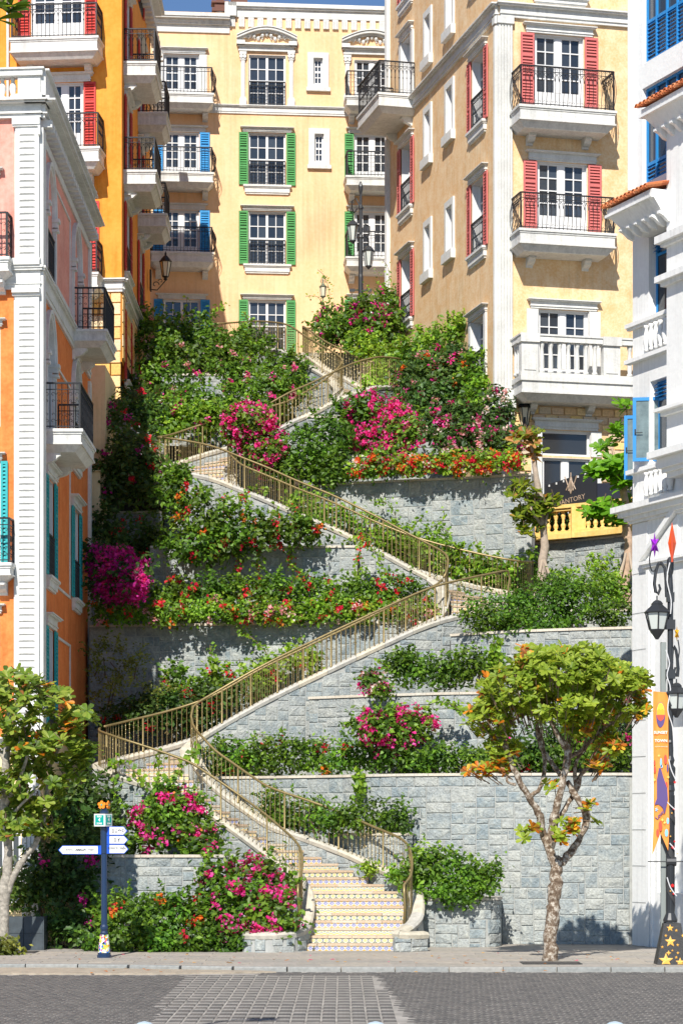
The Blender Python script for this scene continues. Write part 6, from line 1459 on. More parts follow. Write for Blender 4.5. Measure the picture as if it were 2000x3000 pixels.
# branch hanging into the top left corner
D = 22.0
treemake('overhanging_branch', 'few large leaves of a nearby tree hanging into the top left corner', [[(-260, 2790, D, .15), (-240, 1800, D, .12), (-200, 600, D, .08), (-120, 100, D, .04), (-30, 10, D, .015), (10, 20, D, .008)]], [(5, 25, D, 0), (25, 40, D, 0), (-5, 60, D, 0), (35, 20, D, 0)], [(.22, .32, .03), (.12, .2, .02), (.06, .12, .02)], TA, .24, nl=5, autp=0)
print('foliage tris', TOT[0])
# ================================================================ STREET LEVEL
# kerb line runs from left (y~2818) to right (y~2832)
M_pave = randmat('beige paving', [(.34, .315, .275), (.38, .345, .295), (.32, .30, .27), (.36, .33, .295)], .85, .25, 8)
M_road = randmat('dark sett', [(.095, .09, .085), (.11, .10, .095), (.08, .078, .076), (.125, .115, .105)], .8, .4, 30)
M_rj = flat('sett joint', (.32, .30, .27), .95, var=.4, scale=1.5)
pv = MB(); pv.prism_z([(-30, 45.6), (-5.2, 45.6), (-1.5, 44.6), (30, 44.3), (30, 62), (-30, 62)], -.16, -.006)
pvo = mk('pavement', pv, flat('pavement bedding', (.33, .30, .26), .9, var=.2, scale=2)); tag(pvo, kind='structure')
def kerby(x): return float(np.interp(x, [-30, -5.2, -1.5, 30], [45.6, 45.6, 44.6, 44.3]))
pm = {}; cnt = 0; rest = MB(); x = -8.0
yy = 44.9
r = 0
while yy < 52.9:
    x = -7.6 + (r % 2) * .45
    while x < 7.2:
        if yy > kerby(x) + .05 and yy > kerby(x + .9) + .05 and not (yy > 51.4 and x < 6):
            if cnt < 300:
                me = cached('slab', lambda: MB().frus((.006, .894, .006, .594, -.02), (.01, .89, .01, .59, 0)));
                o = mk('paving_slab', me, M_pave, pvo, (x, yy, random.uniform(-.002, .002))); cnt += 1
        x += .9
    yy += .6; r += 1
# kerb stones
x = -8.0; kb = empty('kerb', (0, 45, 0)); tag(kb, kind='structure')
M_kerb = randmat('kerb stone', [(.30, .305, .29), (.33, .325, .30), (.27, .28, .27)], .8, .3, 12)
while x < 8:
    a, b_ = Vector((x, kerby(x) - .16, 0)), Vector((x + .98, kerby(x + .98) - .16, 0)); th = math.atan2(b_.y - a.y, b_.x - a.x)
    mk('kerb_stone', cached('kerb', lambda: MB().prism_x([(-.0, -.15), (-.0, -.02), (.03, .004), (.17, .004), (.17, -.15)], .006, .985)), M_kerb, kb, a - kb.location, th); x += 1.0
# gutter strip of pale setts along the kerb on the left
gt = MB(); gt.prism_z([(-30, 43.6), (-3.5, 43.6), (-1.2, 44.1), (-1.5, 44.44), (-5.2, 45.44), (-30, 45.44)], -.19, -.060); tag(mk('gutter', gt, flat('sandy gutter paving', (.36, .31, .24), .9, var=.25, scale=5, bump=.4, bscale=12)), kind='structure')
rd = MB(); rd.box(-60, 60, -60, 44.6, -.3, -.09); rdo = mk('road', rd, M_rj); tag(rdo, kind='structure')
# setts: crossing rows straight, the rest laid at a slant
def settmesh(w_, d, h=.02): return MB().frus((0, w_, 0, d, 0), (.012, w_ - .012, .01, d - .01, h))
cross = lambda x, y: -2.86 + (43.3 - y) * .02 < x < .54 + (43.3 - y) * .03 and y < 43.35
m1 = settmesh(.185, .128, .012).mesh('sett'); m2 = settmesh(.19, .10, .022).mesh('sett'); m1.materials.append(M_road); m2.materials.append(M_road)
M_cz = randmat('grey crossing sett', [(.25, .238, .22), (.22, .21, .195), (.28, .265, .245)], .8, .4, 30)
m3 = settmesh(.185, .128, .012).mesh('sett'); m3.materials.append(M_cz)
cnt = 0; rs = MB(); rs2 = MB(); y = 29.5; r = 0
while y < 44.3:
    incr = .155 if True else .1
    x = -7.0 + (r % 2) * .0
    while x < 7.0:
        c = cross(x + .1, y + .07); lim = kerby(x) - .25
        if y + .12 < lim and not (y > 43.4 and x < -1.6):
            if c:
                pale = (r // 2) % 2 == 1
                if cnt < 300 and abs(x) < 4.6 and y > 33: cnt += 1; o = mk('cobblestone', m3 if pale else m1, None, rdo, (x + .01, y, -.09), 0)
                else: (rs2 if pale else rs).frus((x + .012, x + .198, y + .01, y + .138, -.09), (x + .022, x + .188, y + .02, y + .128, -.078))
        x += .21
    y += .155; r += 1
# slanted field setts (joined)
th = R(-38); ct, sn = math.cos(th), math.sin(th)
for i in range(-110, 110):
    for j in range(-110, 110):
        u, v = i * .225, j * .16; xx = ct * u - sn * v; yy = sn * u + ct * v + 37
        if not (-7 < xx < 7 and 29.5 < yy < kerby(xx) - .3) or cross(xx, yy) or (yy > 43.4 and xx < -1.6): continue
        a, b_ = .168, .10; q = [(xx + ct * p - sn * s_, yy + sn * p + ct * s_) for p, s_ in ((0, 0), (a, 0), (a, b_), (0, b_))]; cx_ = sum(p[0] for p in q) / 4; cy_ = sum(p[1] for p in q) / 4
        hz = -.080 + random.uniform(-.003, .003)
        rs.add([(p[0], p[1], -.09) for p in q] + [(p[0] * .9 + cx_ * .1, p[1] * .9 + cy_ * .1, hz) for p in q], [(4, 5, 6, 7), (0, 1, 5, 4), (1, 2, 6, 5), (3, 0, 4, 7)])
def settmat(name, a, b_):
    m, t, b = newmat(name); N, Lk = t.nodes, t.links
    tc = N.new('ShaderNodeTexCoord'); v = N.new('ShaderNodeTexNoise'); v.inputs['Scale'].default_value = 7; v.inputs['Detail'].default_value = 5; Lk.new(tc.outputs['Object'], v.inputs['Vector'])
    mx = N.new('ShaderNodeMix'); mx.data_type = 'RGBA'; mx.inputs['A'].default_value = (*a, 1); mx.inputs['B'].default_value = (*b_, 1)
    mr = N.new('ShaderNodeMapRange'); mr.inputs['From Min'].default_value = .35; mr.inputs['From Max'].default_value = .65; Lk.new(v.outputs['Fac'], mr.inputs['Value']); Lk.new(mr.outputs[0], mx.inputs['Factor']); Lk.new(mx.outputs['Result'], b.inputs['Base Color']); b.inputs['Roughness'].default_value = .75; return m
o = mk('cobblestones', rs, settmat('dark setts', (.075, .072, .07), (.135, .125, .115)), rdo); o['kind'] = 'stuff'
if rs2.v: o = mk('cobblestones', rs2, settmat('pale setts', (.20, .19, .175), (.28, .265, .24)), rdo); o['kind'] = 'stuff'
# ---------------------------------------------------------------- writing
def text(name, s, size, mat, parent, loc, rot=(R(90), 0, 0), align='CENTER', depth=.002, bold=0.0):
    c = bpy.data.curves.new(name, 'FONT'); c.body = s; c.size = size; c.align_x = align; c.align_y = 'CENTER'; c.extrude = depth; c.offset = bold; c.resolution_u = 2
    t = bpy.data.objects.new(name, c); col.objects.link(t); bpy.context.view_layer.update()
    me = bpy.data.meshes.new_from_object(t.evaluated_get(bpy.context.evaluated_depsgraph_get())); bpy.data.objects.remove(t); 
    me.materials.clear(); me.materials.append(mat); o = bpy.data.objects.new(name, me); col.objects.link(o); o.parent = parent; o.location = loc; o.rotation_euler = rot; return o
# ---------------------------------------------------------------- signpost
M_navy = flat('navy blue enamel', (.008, .030, .085), .3, spec=.7); M_bsn = flat('sign blue', (.01, .09, .55), .4); M_sw = flat('sign white', (.80, .80, .78), .4); M_tq = flat('sign turquoise', (.0, .36, .30), .4); M_ink = flat('sign ink', (.03, .04, .07), .5); M_of = flat('orange flower plastic', (.90, .26, .01), .45)
D = 47.9; base = P(306, 2807, D); base.z = 0; k = D / F
sg = empty('signpost', (base.x, D, 0)); tag(sg, 'navy blue direction signpost with white arrow boards and mosaic foot', 'signpost')
zp = lambda py: ZP(py, D)
m = MB(); m.lathe([(.145, 0), (.145, .05), (.13, .06), (.13, .1)], 16); m.lathe([(.075, .46), (.08, .5), (.065, .53), (.08, .58), (.08, .62), (.062, .66), (.062, zp(2502)), (.075, zp(2500)), (.075, zp(2425)), (.06, zp(2420)), (.06, zp(2385)), (.09, zp(2382)), (.09, zp(2376)), (.06, zp(2374)), (.06, zp(2368))], 16)
mk('pole', m, M_navy, sg, smooth=False)
def mosaic():
    m, t, b = newmat('mosaic'); N, Lk = t.nodes, t.links
    tc = N.new('ShaderNodeTexCoord'); v = N.new('ShaderNodeTexVoronoi'); v.inputs['Scale'].default_value = 26; Lk.new(tc.outputs['Object'], v.inputs['Vector'])
    wn = N.new('ShaderNodeTexWhiteNoise'); Lk.new(v.outputs['Color'], wn.inputs['Vector']); rp = N.new('ShaderNodeValToRGB'); rp.color_ramp.interpolation = 'CONSTANT'; el = rp.color_ramp.elements
    cs = [(.8, .8, .75), (.8, .5, .05), (.8, .8, .75), (.02, .02, .03), (.75, .2, .03), (.3, .5, .05), (.03, .15, .5), (.85, .7, .1), (.8, .8, .75), (.5, .1, .3)]
    while len(el) < len(cs): el.new(.5)
    for i, c in enumerate(cs): el[i].position = i / len(cs); el[i].color = (*c, 1)
    Lk.new(wn.outputs['Value'], rp.inputs['Fac']); Lk.new(rp.outputs[0], b.inputs['Base Color']); b.inputs['Roughness'].default_value = .3; return m
mk('mosaic_foot', MB().lathe([(.125, .1), (.085, .46)], 20), mosaic(), sg)
def arrow(x0, x1, y0, y1, right, labels, th=0, dd=-.05):
    W = abs(x1 - x0) * k; H = (y1 - y0) * k; s = 1 if right else -1; X0 = (x0 - 306) * k; z = zp(y1); tip = H * .48
    pl = [(0, 0), (W - tip, 0), (W, H / 2), (W - tip, H), (0, H)]
    mm = MB(); vs = pl if right else [(-p[0], p[1]) for p in pl][::-1]; mm.prism_y(vs, 0, .03)
    a = mk('arrow_board', mm, M_bsn, sg, (X0, dd, z), th)
    ins = [(.07, .012), (W - tip - .004, .012), (W - .022, H / 2), (W - tip - .004, H - .012), (.07, H - .012)]; mm = MB(); vs = ins if right else [(-p[0], p[1]) for p in ins][::-1]; mm.prism_y(vs, -.004, 0)
    mk('board_face', mm, M_sw, a)
    mm = MB(); n = int((W - tip) / .03)
    for q in range(3, n): mm.box(min(s * q * .03, s * (q * .03 + .018)), max(s * q * .03, s * (q * .03 + .018)), -.0055, -.004, .024, .029); mm.box(min(s * q * .03, s * (q * .03 + .018)), max(s * q * .03, s * (q * .03 + .018)), -.0055, -.004, H - .029, H - .024)
    mk('stitched_border', mm, M_ink, a)
    for (tx, sz, fx, fz, bd) in labels: text('lettering', tx, sz, M_ink, a, (s * W * fx, -.006, H * fz), bold=bd, depth=.0005)
    return a
r1 = arrow(312, 375, 2421, 2447, True, [], R(6)); r2 = arrow(312, 377, 2448, 2473, True, [], R(4))
r3 = arrow(312, 378, 2474, 2501, True, [('KHÁCH SẠN', .062, .47, .60, .001), ('HOTEL', .03, .42, .28, 0), ('LA', .03, .78, .78, 0), ('FESTA', .035, .80, .50, 0)], R(4)); arrow(298, 172, 2477, 2503, False, [('ĐƯỜNG', .038, .74, .5, .001), ('AMALFI', .062, .48, .5, .0025), ('STREET', .038, .24, .5, .001)], 0)
def pict(board, items):
    for (x, kind) in items:
        m = MB()
        if kind == 'o': m.tube([(x + .022 * math.cos(t), -.006, .085 + .035 * math.sin(t)) for t in np.linspace(0, 6.283, 13)], .004, 4); m.box(x - .004, x + .004, -.008, -.005, .06, .11)
        elif kind == 'w': m.box(x - .012, x + .012, -.008, -.005, .05, .08); m.box(x - .003, x + .003, -.008, -.005, .09, .125); m.box(x, x + .02, -.008, -.005, .115, .12)
        elif kind == 'b': m.tube([(x - .035, -.006, .09), (x - .015, -.006, .1), (x - .01, -.006, .12), (x, -.006, .13), (x + .01, -.006, .12), (x + .015, -.006, .1), (x + .035, -.006, .09), (x - .035, -.006, .09)], .005, 4); m.box(x - .006, x + .006, -.008, -.005, .06, .066)
        elif kind == 'm': m.tube([(x + .02 * math.cos(t), -.006, .095 + .022 * math.sin(t)) for t in np.linspace(.9, 5.4, 10)], .006, 4); m.box(x + .02, x + .055, -.008, -.005, .1, .104); m.box(x + .03, x + .05, -.008, -.005, .08, .09)
        elif kind == 'k': m.box(x - .02, x + .02, -.008, -.005, .055, .062); m.add([(x - .02, -.006, .085), (x + .025, -.006, .1), (x + .02, -.006, .13), (x, -.006, .075)], [(0, 3, 1, 2)]); m.box(x - .004, x + .008, -.008, -.005, .065, .1)
        else: m.box(x - .004, x + .004, -.008, -.005, .04, .12)
        mk('pictogram', m, M_ink, board)
pict(r1, ((.14, 'o'), (.20, 'w'), (.27, 'b'), (.34, 'm'))); pict(r2, ((.18, 'o'), (.25, 'k'), (.32, 'i')))
cb = mk('zone_box', MB().box(-.13, .13, -.13, .13, 0, .25), M_sw, sg, (-.02, -.02, zp(2421)), R(-28))
for (rot, lx, ly, rx) in ((0, 0, -.132, 0), (R(90), .132, 0, 0)):
    pn = mk('zone_panel', MB().box(-.1, .1, -.003, .0, .025, .225), M_tq, cb, (lx, ly, 0), rot)
    for (s_, sz, z) in (('KHU', .05, .195), ('4', .10, .128), ('ZONE', .045, .055)): text('lettering', s_, sz, M_sw, pn, (0, -.006, z), bold=.0022, depth=.001)
def flower3(parent, loc, R_, th):
    m = MB()
    for q in range(5):
        a = math.pi / 2 + q * 2 * math.pi / 5; c, s = math.cos(a), math.sin(a); w_ = R_ * .42
        pl = [(0, 0), (R_ * .45 * c + w_ * s, R_ * .45 * s - w_ * c), (R_ * .9 * c + w_ * .75 * s, R_ * .9 * s - w_ * .75 * c), (R_ * c, R_ * s), (R_ * .9 * c - w_ * .75 * s, R_ * .9 * s + w_ * .75 * c), (R_ * .45 * c - w_ * s, R_ * .45 * s + w_ * c)]
        m.prism_y(pl, -.02 - .004 * (q % 2), .0 + .004 * q)
    f = mk('flower_finial', m, M_of, parent, loc, th); mk('flower_centre', MB().box(-.015, .015, -.035, -.02, -.015, .015), M_tq, f); return f
flower3(sg, (-.04, -.06, zp(2358)), .085, R(-12)); flower3(sg, (.075, .0, zp(2358)), .085, R(75))
# ---------------------------------------------------------------- ornate lamp post, right edge
D = 45.5; k = D / F; zp = lambda py: ZP(py, D); bx = P(1962, 2822, D).x
lm = empty('lamp_post', (bx, D, 0)); tag(lm, 'tall black ornate lamp post with two lanterns and paper stars', 'lamp post')
M_lp = flat('charcoal cast iron', (.035, .038, .042), .4, .2, spec=.6); X = lambda px: (px - 1962) * k
m = MB(); Z = zp
m.lathe([(.13, Z(2702)), (.14, Z(2695)), (.12, Z(2688)), (.105, Z(2683)), (.085, Z(2675)), (.078, Z(2640)), (.075, Z(2320)), (.09, Z(2315)), (.075, Z(2300)), (.09, Z(2290)), (.1, Z(2250)), (.06, Z(2240)), (.085, Z(2228)), (.06, Z(2215)), (.06, Z(2180)), (.075, Z(2175)), (.055, Z(2168)), (.055, Z(1720)), (.04, Z(1685)), (.06, Z(1675)), (.07, Z(1655)), (.065, Z(1640)), (.03, Z(1632))], 12)
lean = -X(1962) + 0
mk('pole', m, M_lp, lm, smooth=False)
m = MB()
for k_ in range(10): a = k_ * math.pi / 5; m.tube([(.077 * math.cos(a), .077 * math.sin(a), Z(2670)), (.076 * math.cos(a), .076 * math.sin(a), Z(2330))], .009, 4)
mk('flutes', m, M_lp, lm)
m = MB()
for (y, s) in ((1750, .07), (1830, .085), (1975, .085), (2055, .08)): m.box(-s, s, -s, s, Z(y + 14), Z(y - 14)); m.lathe([(.04, -.02), (.03, .02)], 8)
mk('collar', m, M_lp, lm)
def lantern(cx, ytop, s=1.0, nm='lantern'):
    W = .26 * s; h = Z(ytop) ; e_ = MB(); n = 6
    z0 = Z(ytop + 128 * s); zt = Z(ytop + 42 * s)
    e_.lathe([(.03, Z(ytop + 125 * s)), (.0301, Z(ytop + 128 * s)), (.17 * s, Z(ytop + 96 * s) - .02), (.18 * s, Z(ytop + 96 * s))], n, rot=R(30))
    e_.lathe([(W + .03, zt), (W + .035, zt + .02), (W * .55, Z(ytop + 18 * s)), (W * .5, Z(ytop + 16 * s)), (W * .52, Z(ytop + 12 * s)), (W * .35, Z(ytop + 4 * s)), (.03, Z(ytop))], n, rot=R(30))
    for q in range(n):
        a = R(30) + q * math.pi / 3; e_.tube([(.17 * s * math.cos(a), .17 * s * math.sin(a), Z(ytop + 96 * s)), (W * math.cos(a), W * math.sin(a), zt)], .014, 4)
    e_.tube([(0, 0, Z(ytop)), (0, 0, Z(ytop - 14 * s))], .014, 5)
    lo = mk(nm, e_, M_lp, lm, (cx, 0, 0)); mk('lantern_glass', MB().lathe([(.155 * s, Z(ytop + 96 * s) + .005), (W - .02, zt - .005)], n, rot=R(30)), flat('milky lamp glass', (.60, .64, .60), .25, spec=.7), lo)
lantern(X(1923), 1758, .9); lantern(X(1980), 2000, .8)
m = MB()
def arm(x0, y0, pts): m.tube([(X(a), -.03, Z(b)) for a, b in pts], [.03] * (len(pts) - 5) + [.034, .034, .03, .026, .02], 7)
arm(0, 0, [(1950, 1750), (1948, 1700), (1945, 1665), (1935, 1650), (1925, 1655), (1918, 1680), (1914, 1710), (1918, 1735), (1925, 1742), (1932, 1725), (1928, 1712)])
m.lathe([(.035, -.035), (.045, 0), (.035, .035)], 8, X(1930), -.03); n0 = len(m.v) - 24; m.v[n0:] = [(v[0], v[1], v[2] + Z(1652)) for v in m.v[n0:]]
mk('scroll_arm', m, M_lp, lm); m = MB()
arm(0, 0, [(1965, 1960), (1966, 1920), (1968, 1900), (1972, 1893), (1978, 1905), (1982, 1930), (1984, 1960), (1982, 1982), (1976, 1982), (1972, 1970), (1976, 1955)])
mk('scroll_arm', m, M_lp, lm)
# base with gold stars
bs = MB(); bs.frus((X(1918), X(2010), -.27, .27, 0), (X(1940), X(1990), -.14, .14, Z(2704)))
for sx in (0,):
    pass
tb = mk('plinth', bs, flat('black mesh panel', (.03, .03, .03), .5, var=.8, scale=90, bump=.5, bscale=90), lm)
M_gold = flat('gold star paint', (.85, .45, .08), .5)
def star2(cx, cy, r, n=5, rot=math.pi / 2):
    pl = []
    for q in range(2 * n): rr = r if q % 2 == 0 else r * .42; a = rot + q * math.pi / n; pl.append((X(cx) + rr * math.cos(a), Z(cy) + rr * math.sin(a)))
    return pl
for (cx, cy, r, n) in ((1958, 2718, 11, 5), (1976, 2725, 5, 5), (1945, 2740, 5, 5), (1958, 2757, 17, 5), (1979, 2767, 5, 5), (1934, 2773, 5, 5), (1952, 2790, 8, 4), (1963, 2783, 4, 5), (1979, 2790, 5, 5), (1974, 2803, 5, 5), (1944, 2812, 22, 5), (1985, 2817, 14, 5), (1995, 2740, 6, 5)):
    pl = star2(cx, cy, r * k, n); pl = [(p[0], max(p[1], .012)) for p in pl]
    yy = lambda z: -.27 + .13 * z / Z(2704) - .006
    mm = MB(); c = (sum(p[0] for p in pl) / len(pl), sum(p[1] for p in pl) / len(pl)); vs = [(p[0], yy(p[1]), p[1]) for p in pl] + [(X(cx), yy(Z(cy)) - .012, Z(cy))]; N_ = len(pl)
    mk('gold_star', mm.add(vs, [(i, (i + 1) % N_, N_) for i in range(N_)]), M_gold, lm)
# spiral mesh ribbons with little stars
M_rs = flat('red tinsel star', (.75, .01, .01), .5)
wr = MB()
for (y0, y1) in ((2345, 2400), (2455, 2520), (2570, 2640)):
    n = 14; vs = []
    for q in range(n):
        a = math.pi * (1 - q / (n - 1)) ; y = y0 + (y1 - y0) * q / (n - 1); 
        for o in (0, 26): vs.append((.092 * math.cos(a), -.092 * math.sin(a), Z(y + o)))
    wr.add(vs, [(2 * q, 2 * q + 1, 2 * q + 3, 2 * q + 2) for q in range(n - 1)])
mk('mesh_ribbon', wr, flat('black netting', (.04, .04, .04), .6, var=.6, scale=80), lm)
for (cx, cy, r) in ((1973, 2292, 5), (1970, 2370, 4), (1964, 2382, 3), (1972, 2465, 4), (1967, 2482, 6), (1980, 2500, 3), (1966, 2594, 7), (1969, 2618, 4), (1960, 2610, 3), (1960, 2450, 3)):
    mk('tinsel_star', MB().prism_y(star2(cx, cy, r * k, 7), -.115, -.1), M_rs if r > 3 else M_gold, lm)
cab = []
for seg in (((1947, 1905), (1957, 1945), (1950, 1980), (1960, 2020), (1952, 2080), (1966, 2130), (1970, 2190)), ((1955, 2225), (1962, 2255), (1978, 2290)), ((1950, 2350), (1965, 2365), (1978, 2375)), ((1957, 2470), (1968, 2482), (1980, 2500)), ((1950, 2570), (1960, 2600), (1978, 2625)), ((1958, 1650), (1950, 1700), (1962, 1760), (1960, 1800))):
    m = MB(); m.tube([(X(a), -.11, Z(b)) for a, b in catmull(seg, 4)], .011, 5); mk('cable', m, flat('white cable', (.7, .7, .7), .5), lm)
m = MB(); m.tube([(X(1896), -.02, Z(2524)), (X(2010), -.02, Z(2524))], .012, 6); m.tube([(X(1950), -.02, Z(2524)), (X(1978), -.02, Z(2524))], .09, 10); mk('banner_bracket', m, M_lp, lm)
mk('electric_box', MB().box(X(1937), X(1952), .1, .2, Z(2720), Z(1880)), flat('grey metal pole', (.25, .28, .27), .5), lm)
# paper stars
def paperstar(cx, cy, rw, rh, c, n, label_, arm_):
    mat = flat('paper ' + label_, c, .5); m = MB(); N_ = 2 * n; ring = []
    for q in range(N_): a = math.pi / 2 + q * math.pi / n; rr = 1 if q % 2 == 0 else .5; ring.append((X(cx) + rw * k * rr * math.cos(a), -.05, Z(cy) + rh * k * rr * math.sin(a)))
    for s in (-1, 1): m.add(ring + [(X(cx), -.05 + s * .12, Z(cy))], [((i, (i + 1) % N_, N_) if s < 0 else ((i + 1) % N_, i, N_)) for i in range(N_)])
    o = mk('paper_star', m, mat, lm); mm = MB(); mm.tube([(X(a), -.05, Z(b)) for a, b in catmull(arm_, 4)], .013, 5); mk('star_holder', mm, M_lp, lm); return o
paperstar(1966, 1592, 24, 62, (.85, .10, .01), 2, 'vermilion', [(1962, 1650), (1960, 1690)]); paperstar(1915, 1598, 14, 38, (.33, .02, .55), 6, 'violet', [(1906, 1610), (1900, 1640), (1905, 1670), (1915, 1672), (1925, 1650)]); paperstar(1980, 1857, 8, 24, (.85, .45, .02), 6, 'golden', [(1983, 1875), (1987, 1905), (1984, 1930)])
mm = MB(); mm.box(X(1960), X(1966), -.2, -.19, Z(1650), Z(1560)); mk('star_rib', mm, flat('paper vermilion dark', (.5, .05, .01), .5), lm)
# banner
M_ban = flat('orange banner cloth', (.88, .30, .05), .7, var=.08, scale=3); M_vio = flat('violet print', (.11, .07, .22), .7); M_bl2 = flat('sky blue print', (.25, .55, .80), .7); M_r2 = flat('red print', (.80, .09, .05), .7)
bn = empty('banner', (bx + X(1930), D - .1, Z(2030))); tag(bn, 'long orange swallowtail banner hanging from the lamp post', 'banner'); bz = bn.location.z; bxx = lambda px: (px - 1930) * k; bzz = lambda py: Z(py) - bz
m = MB(); n = 12; vs = []
L_ = [(1909, 1954, 2026), (1909, 1954, 2120), (1911, 1955, 2300), (1911, 1957, 2420)]
for (a, b_, y) in L_:
    for q in range(n + 1): t = q / n; vs.append((bxx(a + (b_ - a) * t), -.015 * math.sin(t * 9 + y * .01), bzz(y + t * 4)))
tail = []
for q in range(n + 1):
    t = q / n; a, b_ = 1907, 1953; yy_ = 2505 - (2505 - 2440) * (1 - abs(t - .53) / .53) if t < .53 else 2440 + (2492 - 2440) * (t - .53) / .47; vs.append((bxx(a + (b_ - a) * t), -.015 * math.sin(t * 9 + 25), bzz(yy_)))
fs = [(r * (n + 1) + q, (r + 1) * (n + 1) + q, (r + 1) * (n + 1) + q + 1, r * (n + 1) + q + 1) for r in range(4) for q in range(n)]
o = mk('cloth', m.add(vs, fs), M_ban, bn); sm_ = o.modifiers.new('thickness', 'SOLIDIFY'); sm_.thickness = .006; sm_.offset = 1
def ell(cx, cy, rx, ry, n=20, a0=0, a1=2 * math.pi): return [(bxx(cx) + rx * k * math.cos(a0 + (a1 - a0) * q / (n if a1 - a0 < 6.2 else n)), bzz(cy) + ry * k * math.sin(a0 + (a1 - a0) * q / n)) for q in range(n + (0 if a1 - a0 > 6.2 else 1))]
def prn(nm, pl, mat, y=-.03): mk(nm, MB().prism_y(pl, y, y + .002), mat, bn)
prn('round_logo', ell(1931, 2095, 13, 37), M_vio, -.026); prn('round_logo', ell(1931, 2095, 12, 35, a0=0, a1=math.pi), flat('logo yellow', (.85, .72, .05), .6), -.029)
prn('round_logo', [(bxx(1919.5), bzz(2095)), (bxx(1919), bzz(2083)), (bxx(1926), bzz(2077)), (bxx(1931), bzz(2080)), (bxx(1937), bzz(2077)), (bxx(1943), bzz(2083)), (bxx(1943), bzz(2095))][::-1], flat('logo amber', (.9, .42, .03), .6), -.032)
prn('round_logo', [(bxx(1919), bzz(2095)), (bxx(1923), bzz(2108)), (bxx(1931), bzz(2114)), (bxx(1939), bzz(2108)), (bxx(1943), bzz(2095))], M_r2, -.032)
text('lettering', 'SUNSET', .074, M_sw, bn, (bxx(1931), -.032, bzz(2147)), bold=.002, depth=.0005); text('lettering', 'TOWN', .074, M_sw, bn, (bxx(1932), -.032, bzz(2171)), bold=.002, depth=.0005); text('lettering', 'THỊ TRẤN HOÀNG HÔN', .022, M_sw, bn, (bxx(1933), -.032, bzz(2188)), depth=.0005)
prn('print_figure', [(bxx(a), bzz(b)) for a, b in ((1913, 2357), (1920, 2340), (1920, 2285), (1926, 2250), (1932, 2252), (1938, 2275), (1950, 2310), (1952, 2340), (1948, 2362), (1943, 2385), (1936, 2365), (1925, 2357))], M_vio)
prn('print_shape', ell(1932, 2235, 3, 14, 10), M_bl2); prn('print_shape', ell(1934, 2246, 3, 5, 8), M_bl2); prn('print_shape', ell(1952, 2405, 4, 10, 8), M_bl2); prn('print_shape', ell(1948, 2440, 5, 12, 8), M_bl2); prn('print_shape', ell(1951, 2250, 2.5, 12, 8), M_vio)
for (cx, cy, r) in ((1945, 2225, 7), (1913, 2235, 4), (1914, 2255, 5), (1948, 2300, 5), (1930, 2420, 8), (1922, 2440, 6)): prn('print_coral', ell(cx, cy, r * .7, r * 2, 7), M_r2, -.028)
for (cx, cy) in ((1926, 2215), (1953, 2277), (1936, 2402), (1943, 2410), (1913, 2285)): prn('print_star', [(bxx(cx) + (5 if q % 2 == 0 else 1.5) * k * math.cos(q * math.pi / 4), bzz(cy) + (7 if q % 2 == 0 else 2) * k * math.sin(q * math.pi / 4)) for q in range(8)], flat('yellow print', (.85, .65, .15), .7), -.031)
prn('print_star', [(bxx(1919) + (6 if q % 2 == 0 else 2) * k * math.cos(q * math.pi / 5), bzz(2372) + (8 if q % 2 == 0 else 3) * k * math.sin(q * math.pi / 5)) for q in range(10)], M_bl2, -.031)
text('lettering', 'Love', .10, M_vio, bn, (bxx(1928), -.032, bzz(2388)), rot=(R(90), R(-48), 0), bold=.002, depth=.0005)
# ---------------------------------------------------------------- hoarding with lettering, yellow balustrade
def quadboard(nm, label, c0, c1, yt0, yt1, yb0, yb1, mat, cat='hoarding'):
    a, b_ = P(c0[0], yb0, c0[1]), P(c1[0], yb1, c1[1]); L = math.hypot(b_.x - a.x, b_.y - a.y); th = math.atan2(b_.y - a.y, b_.x - a.x)
    e = empty(nm, a, th); tag(e, label, cat); z1, z2 = ZP(yt0, c0[1]) - a.z, ZP(yt1, c1[1]) - a.z; zb = b_.z - a.z
    mk('panel', MB().prism_y([(0, 0), (L, zb), (L, z2), (0, z1)], 0, .05), mat, e); return e, L
M_hb = flat('charcoal printed board', (.020, .022, .028), .55); M_tan = flat('tan print', (.40, .30, .22), .5)
hb, L = quadboard('hoarding', 'dark charcoal hoarding with a tan V emblem in front of the entrance', (1598, 67.3), (1746, 66.2), 1421, 1374, 1492, 1468, M_hb)
text('lettering', 'MANTORY', .20, M_tan, hb, (L * .5, -.01, .18), rot=(R(90), R(-8), 0), depth=.001)
for (dx, a, b_) in ((-.16, -.10, .5), (-.08, .0, .55), (.0, .12, .62), (.08, .0, .55), (.16, -.10, .5)):
    m = MB(); m.tube([(L * .5 + dx, -.012, .42 + abs(dx) * .3), (L * .5 + dx * .2, -.012, .42 + .5 - abs(dx) * 1.3 if abs(dx) > .05 else .95)], .018, 4); mk('emblem', m, M_tan, hb)
m = MB(); m.tube([(L * .5 - .2, -.012, .85), (L * .5, -.012, .36), (L * .5 + .2, -.012, .85)], .02, 4); mk('emblem', m, M_tan, hb)
m = MB()
for q in range(7): m.box(L * (q + .5) / 7 - .02, L * (q + .5) / 7 + .02, -.02, 0, .62 + .04 * q, .68 + .04 * q)
mk('clip', m, M_fr, hb)
hb2, L = quadboard('hoarding', 'dark notice board with white small print next to the young tree', (1748, 66.2), (1856, 65.6), 1416, 1412, 1470, 1462, flat('navy printed board', (.018, .022, .04), .5))
for (s_, z, x) in (('n công trình', .72, .86), ('ịa chỉ: KDT', .60, .86), ('093.316', .44, .88)): text('lettering', s_, .12, M_sw, hb2, (L * x, -.01, z * .62 + .02), depth=.001)
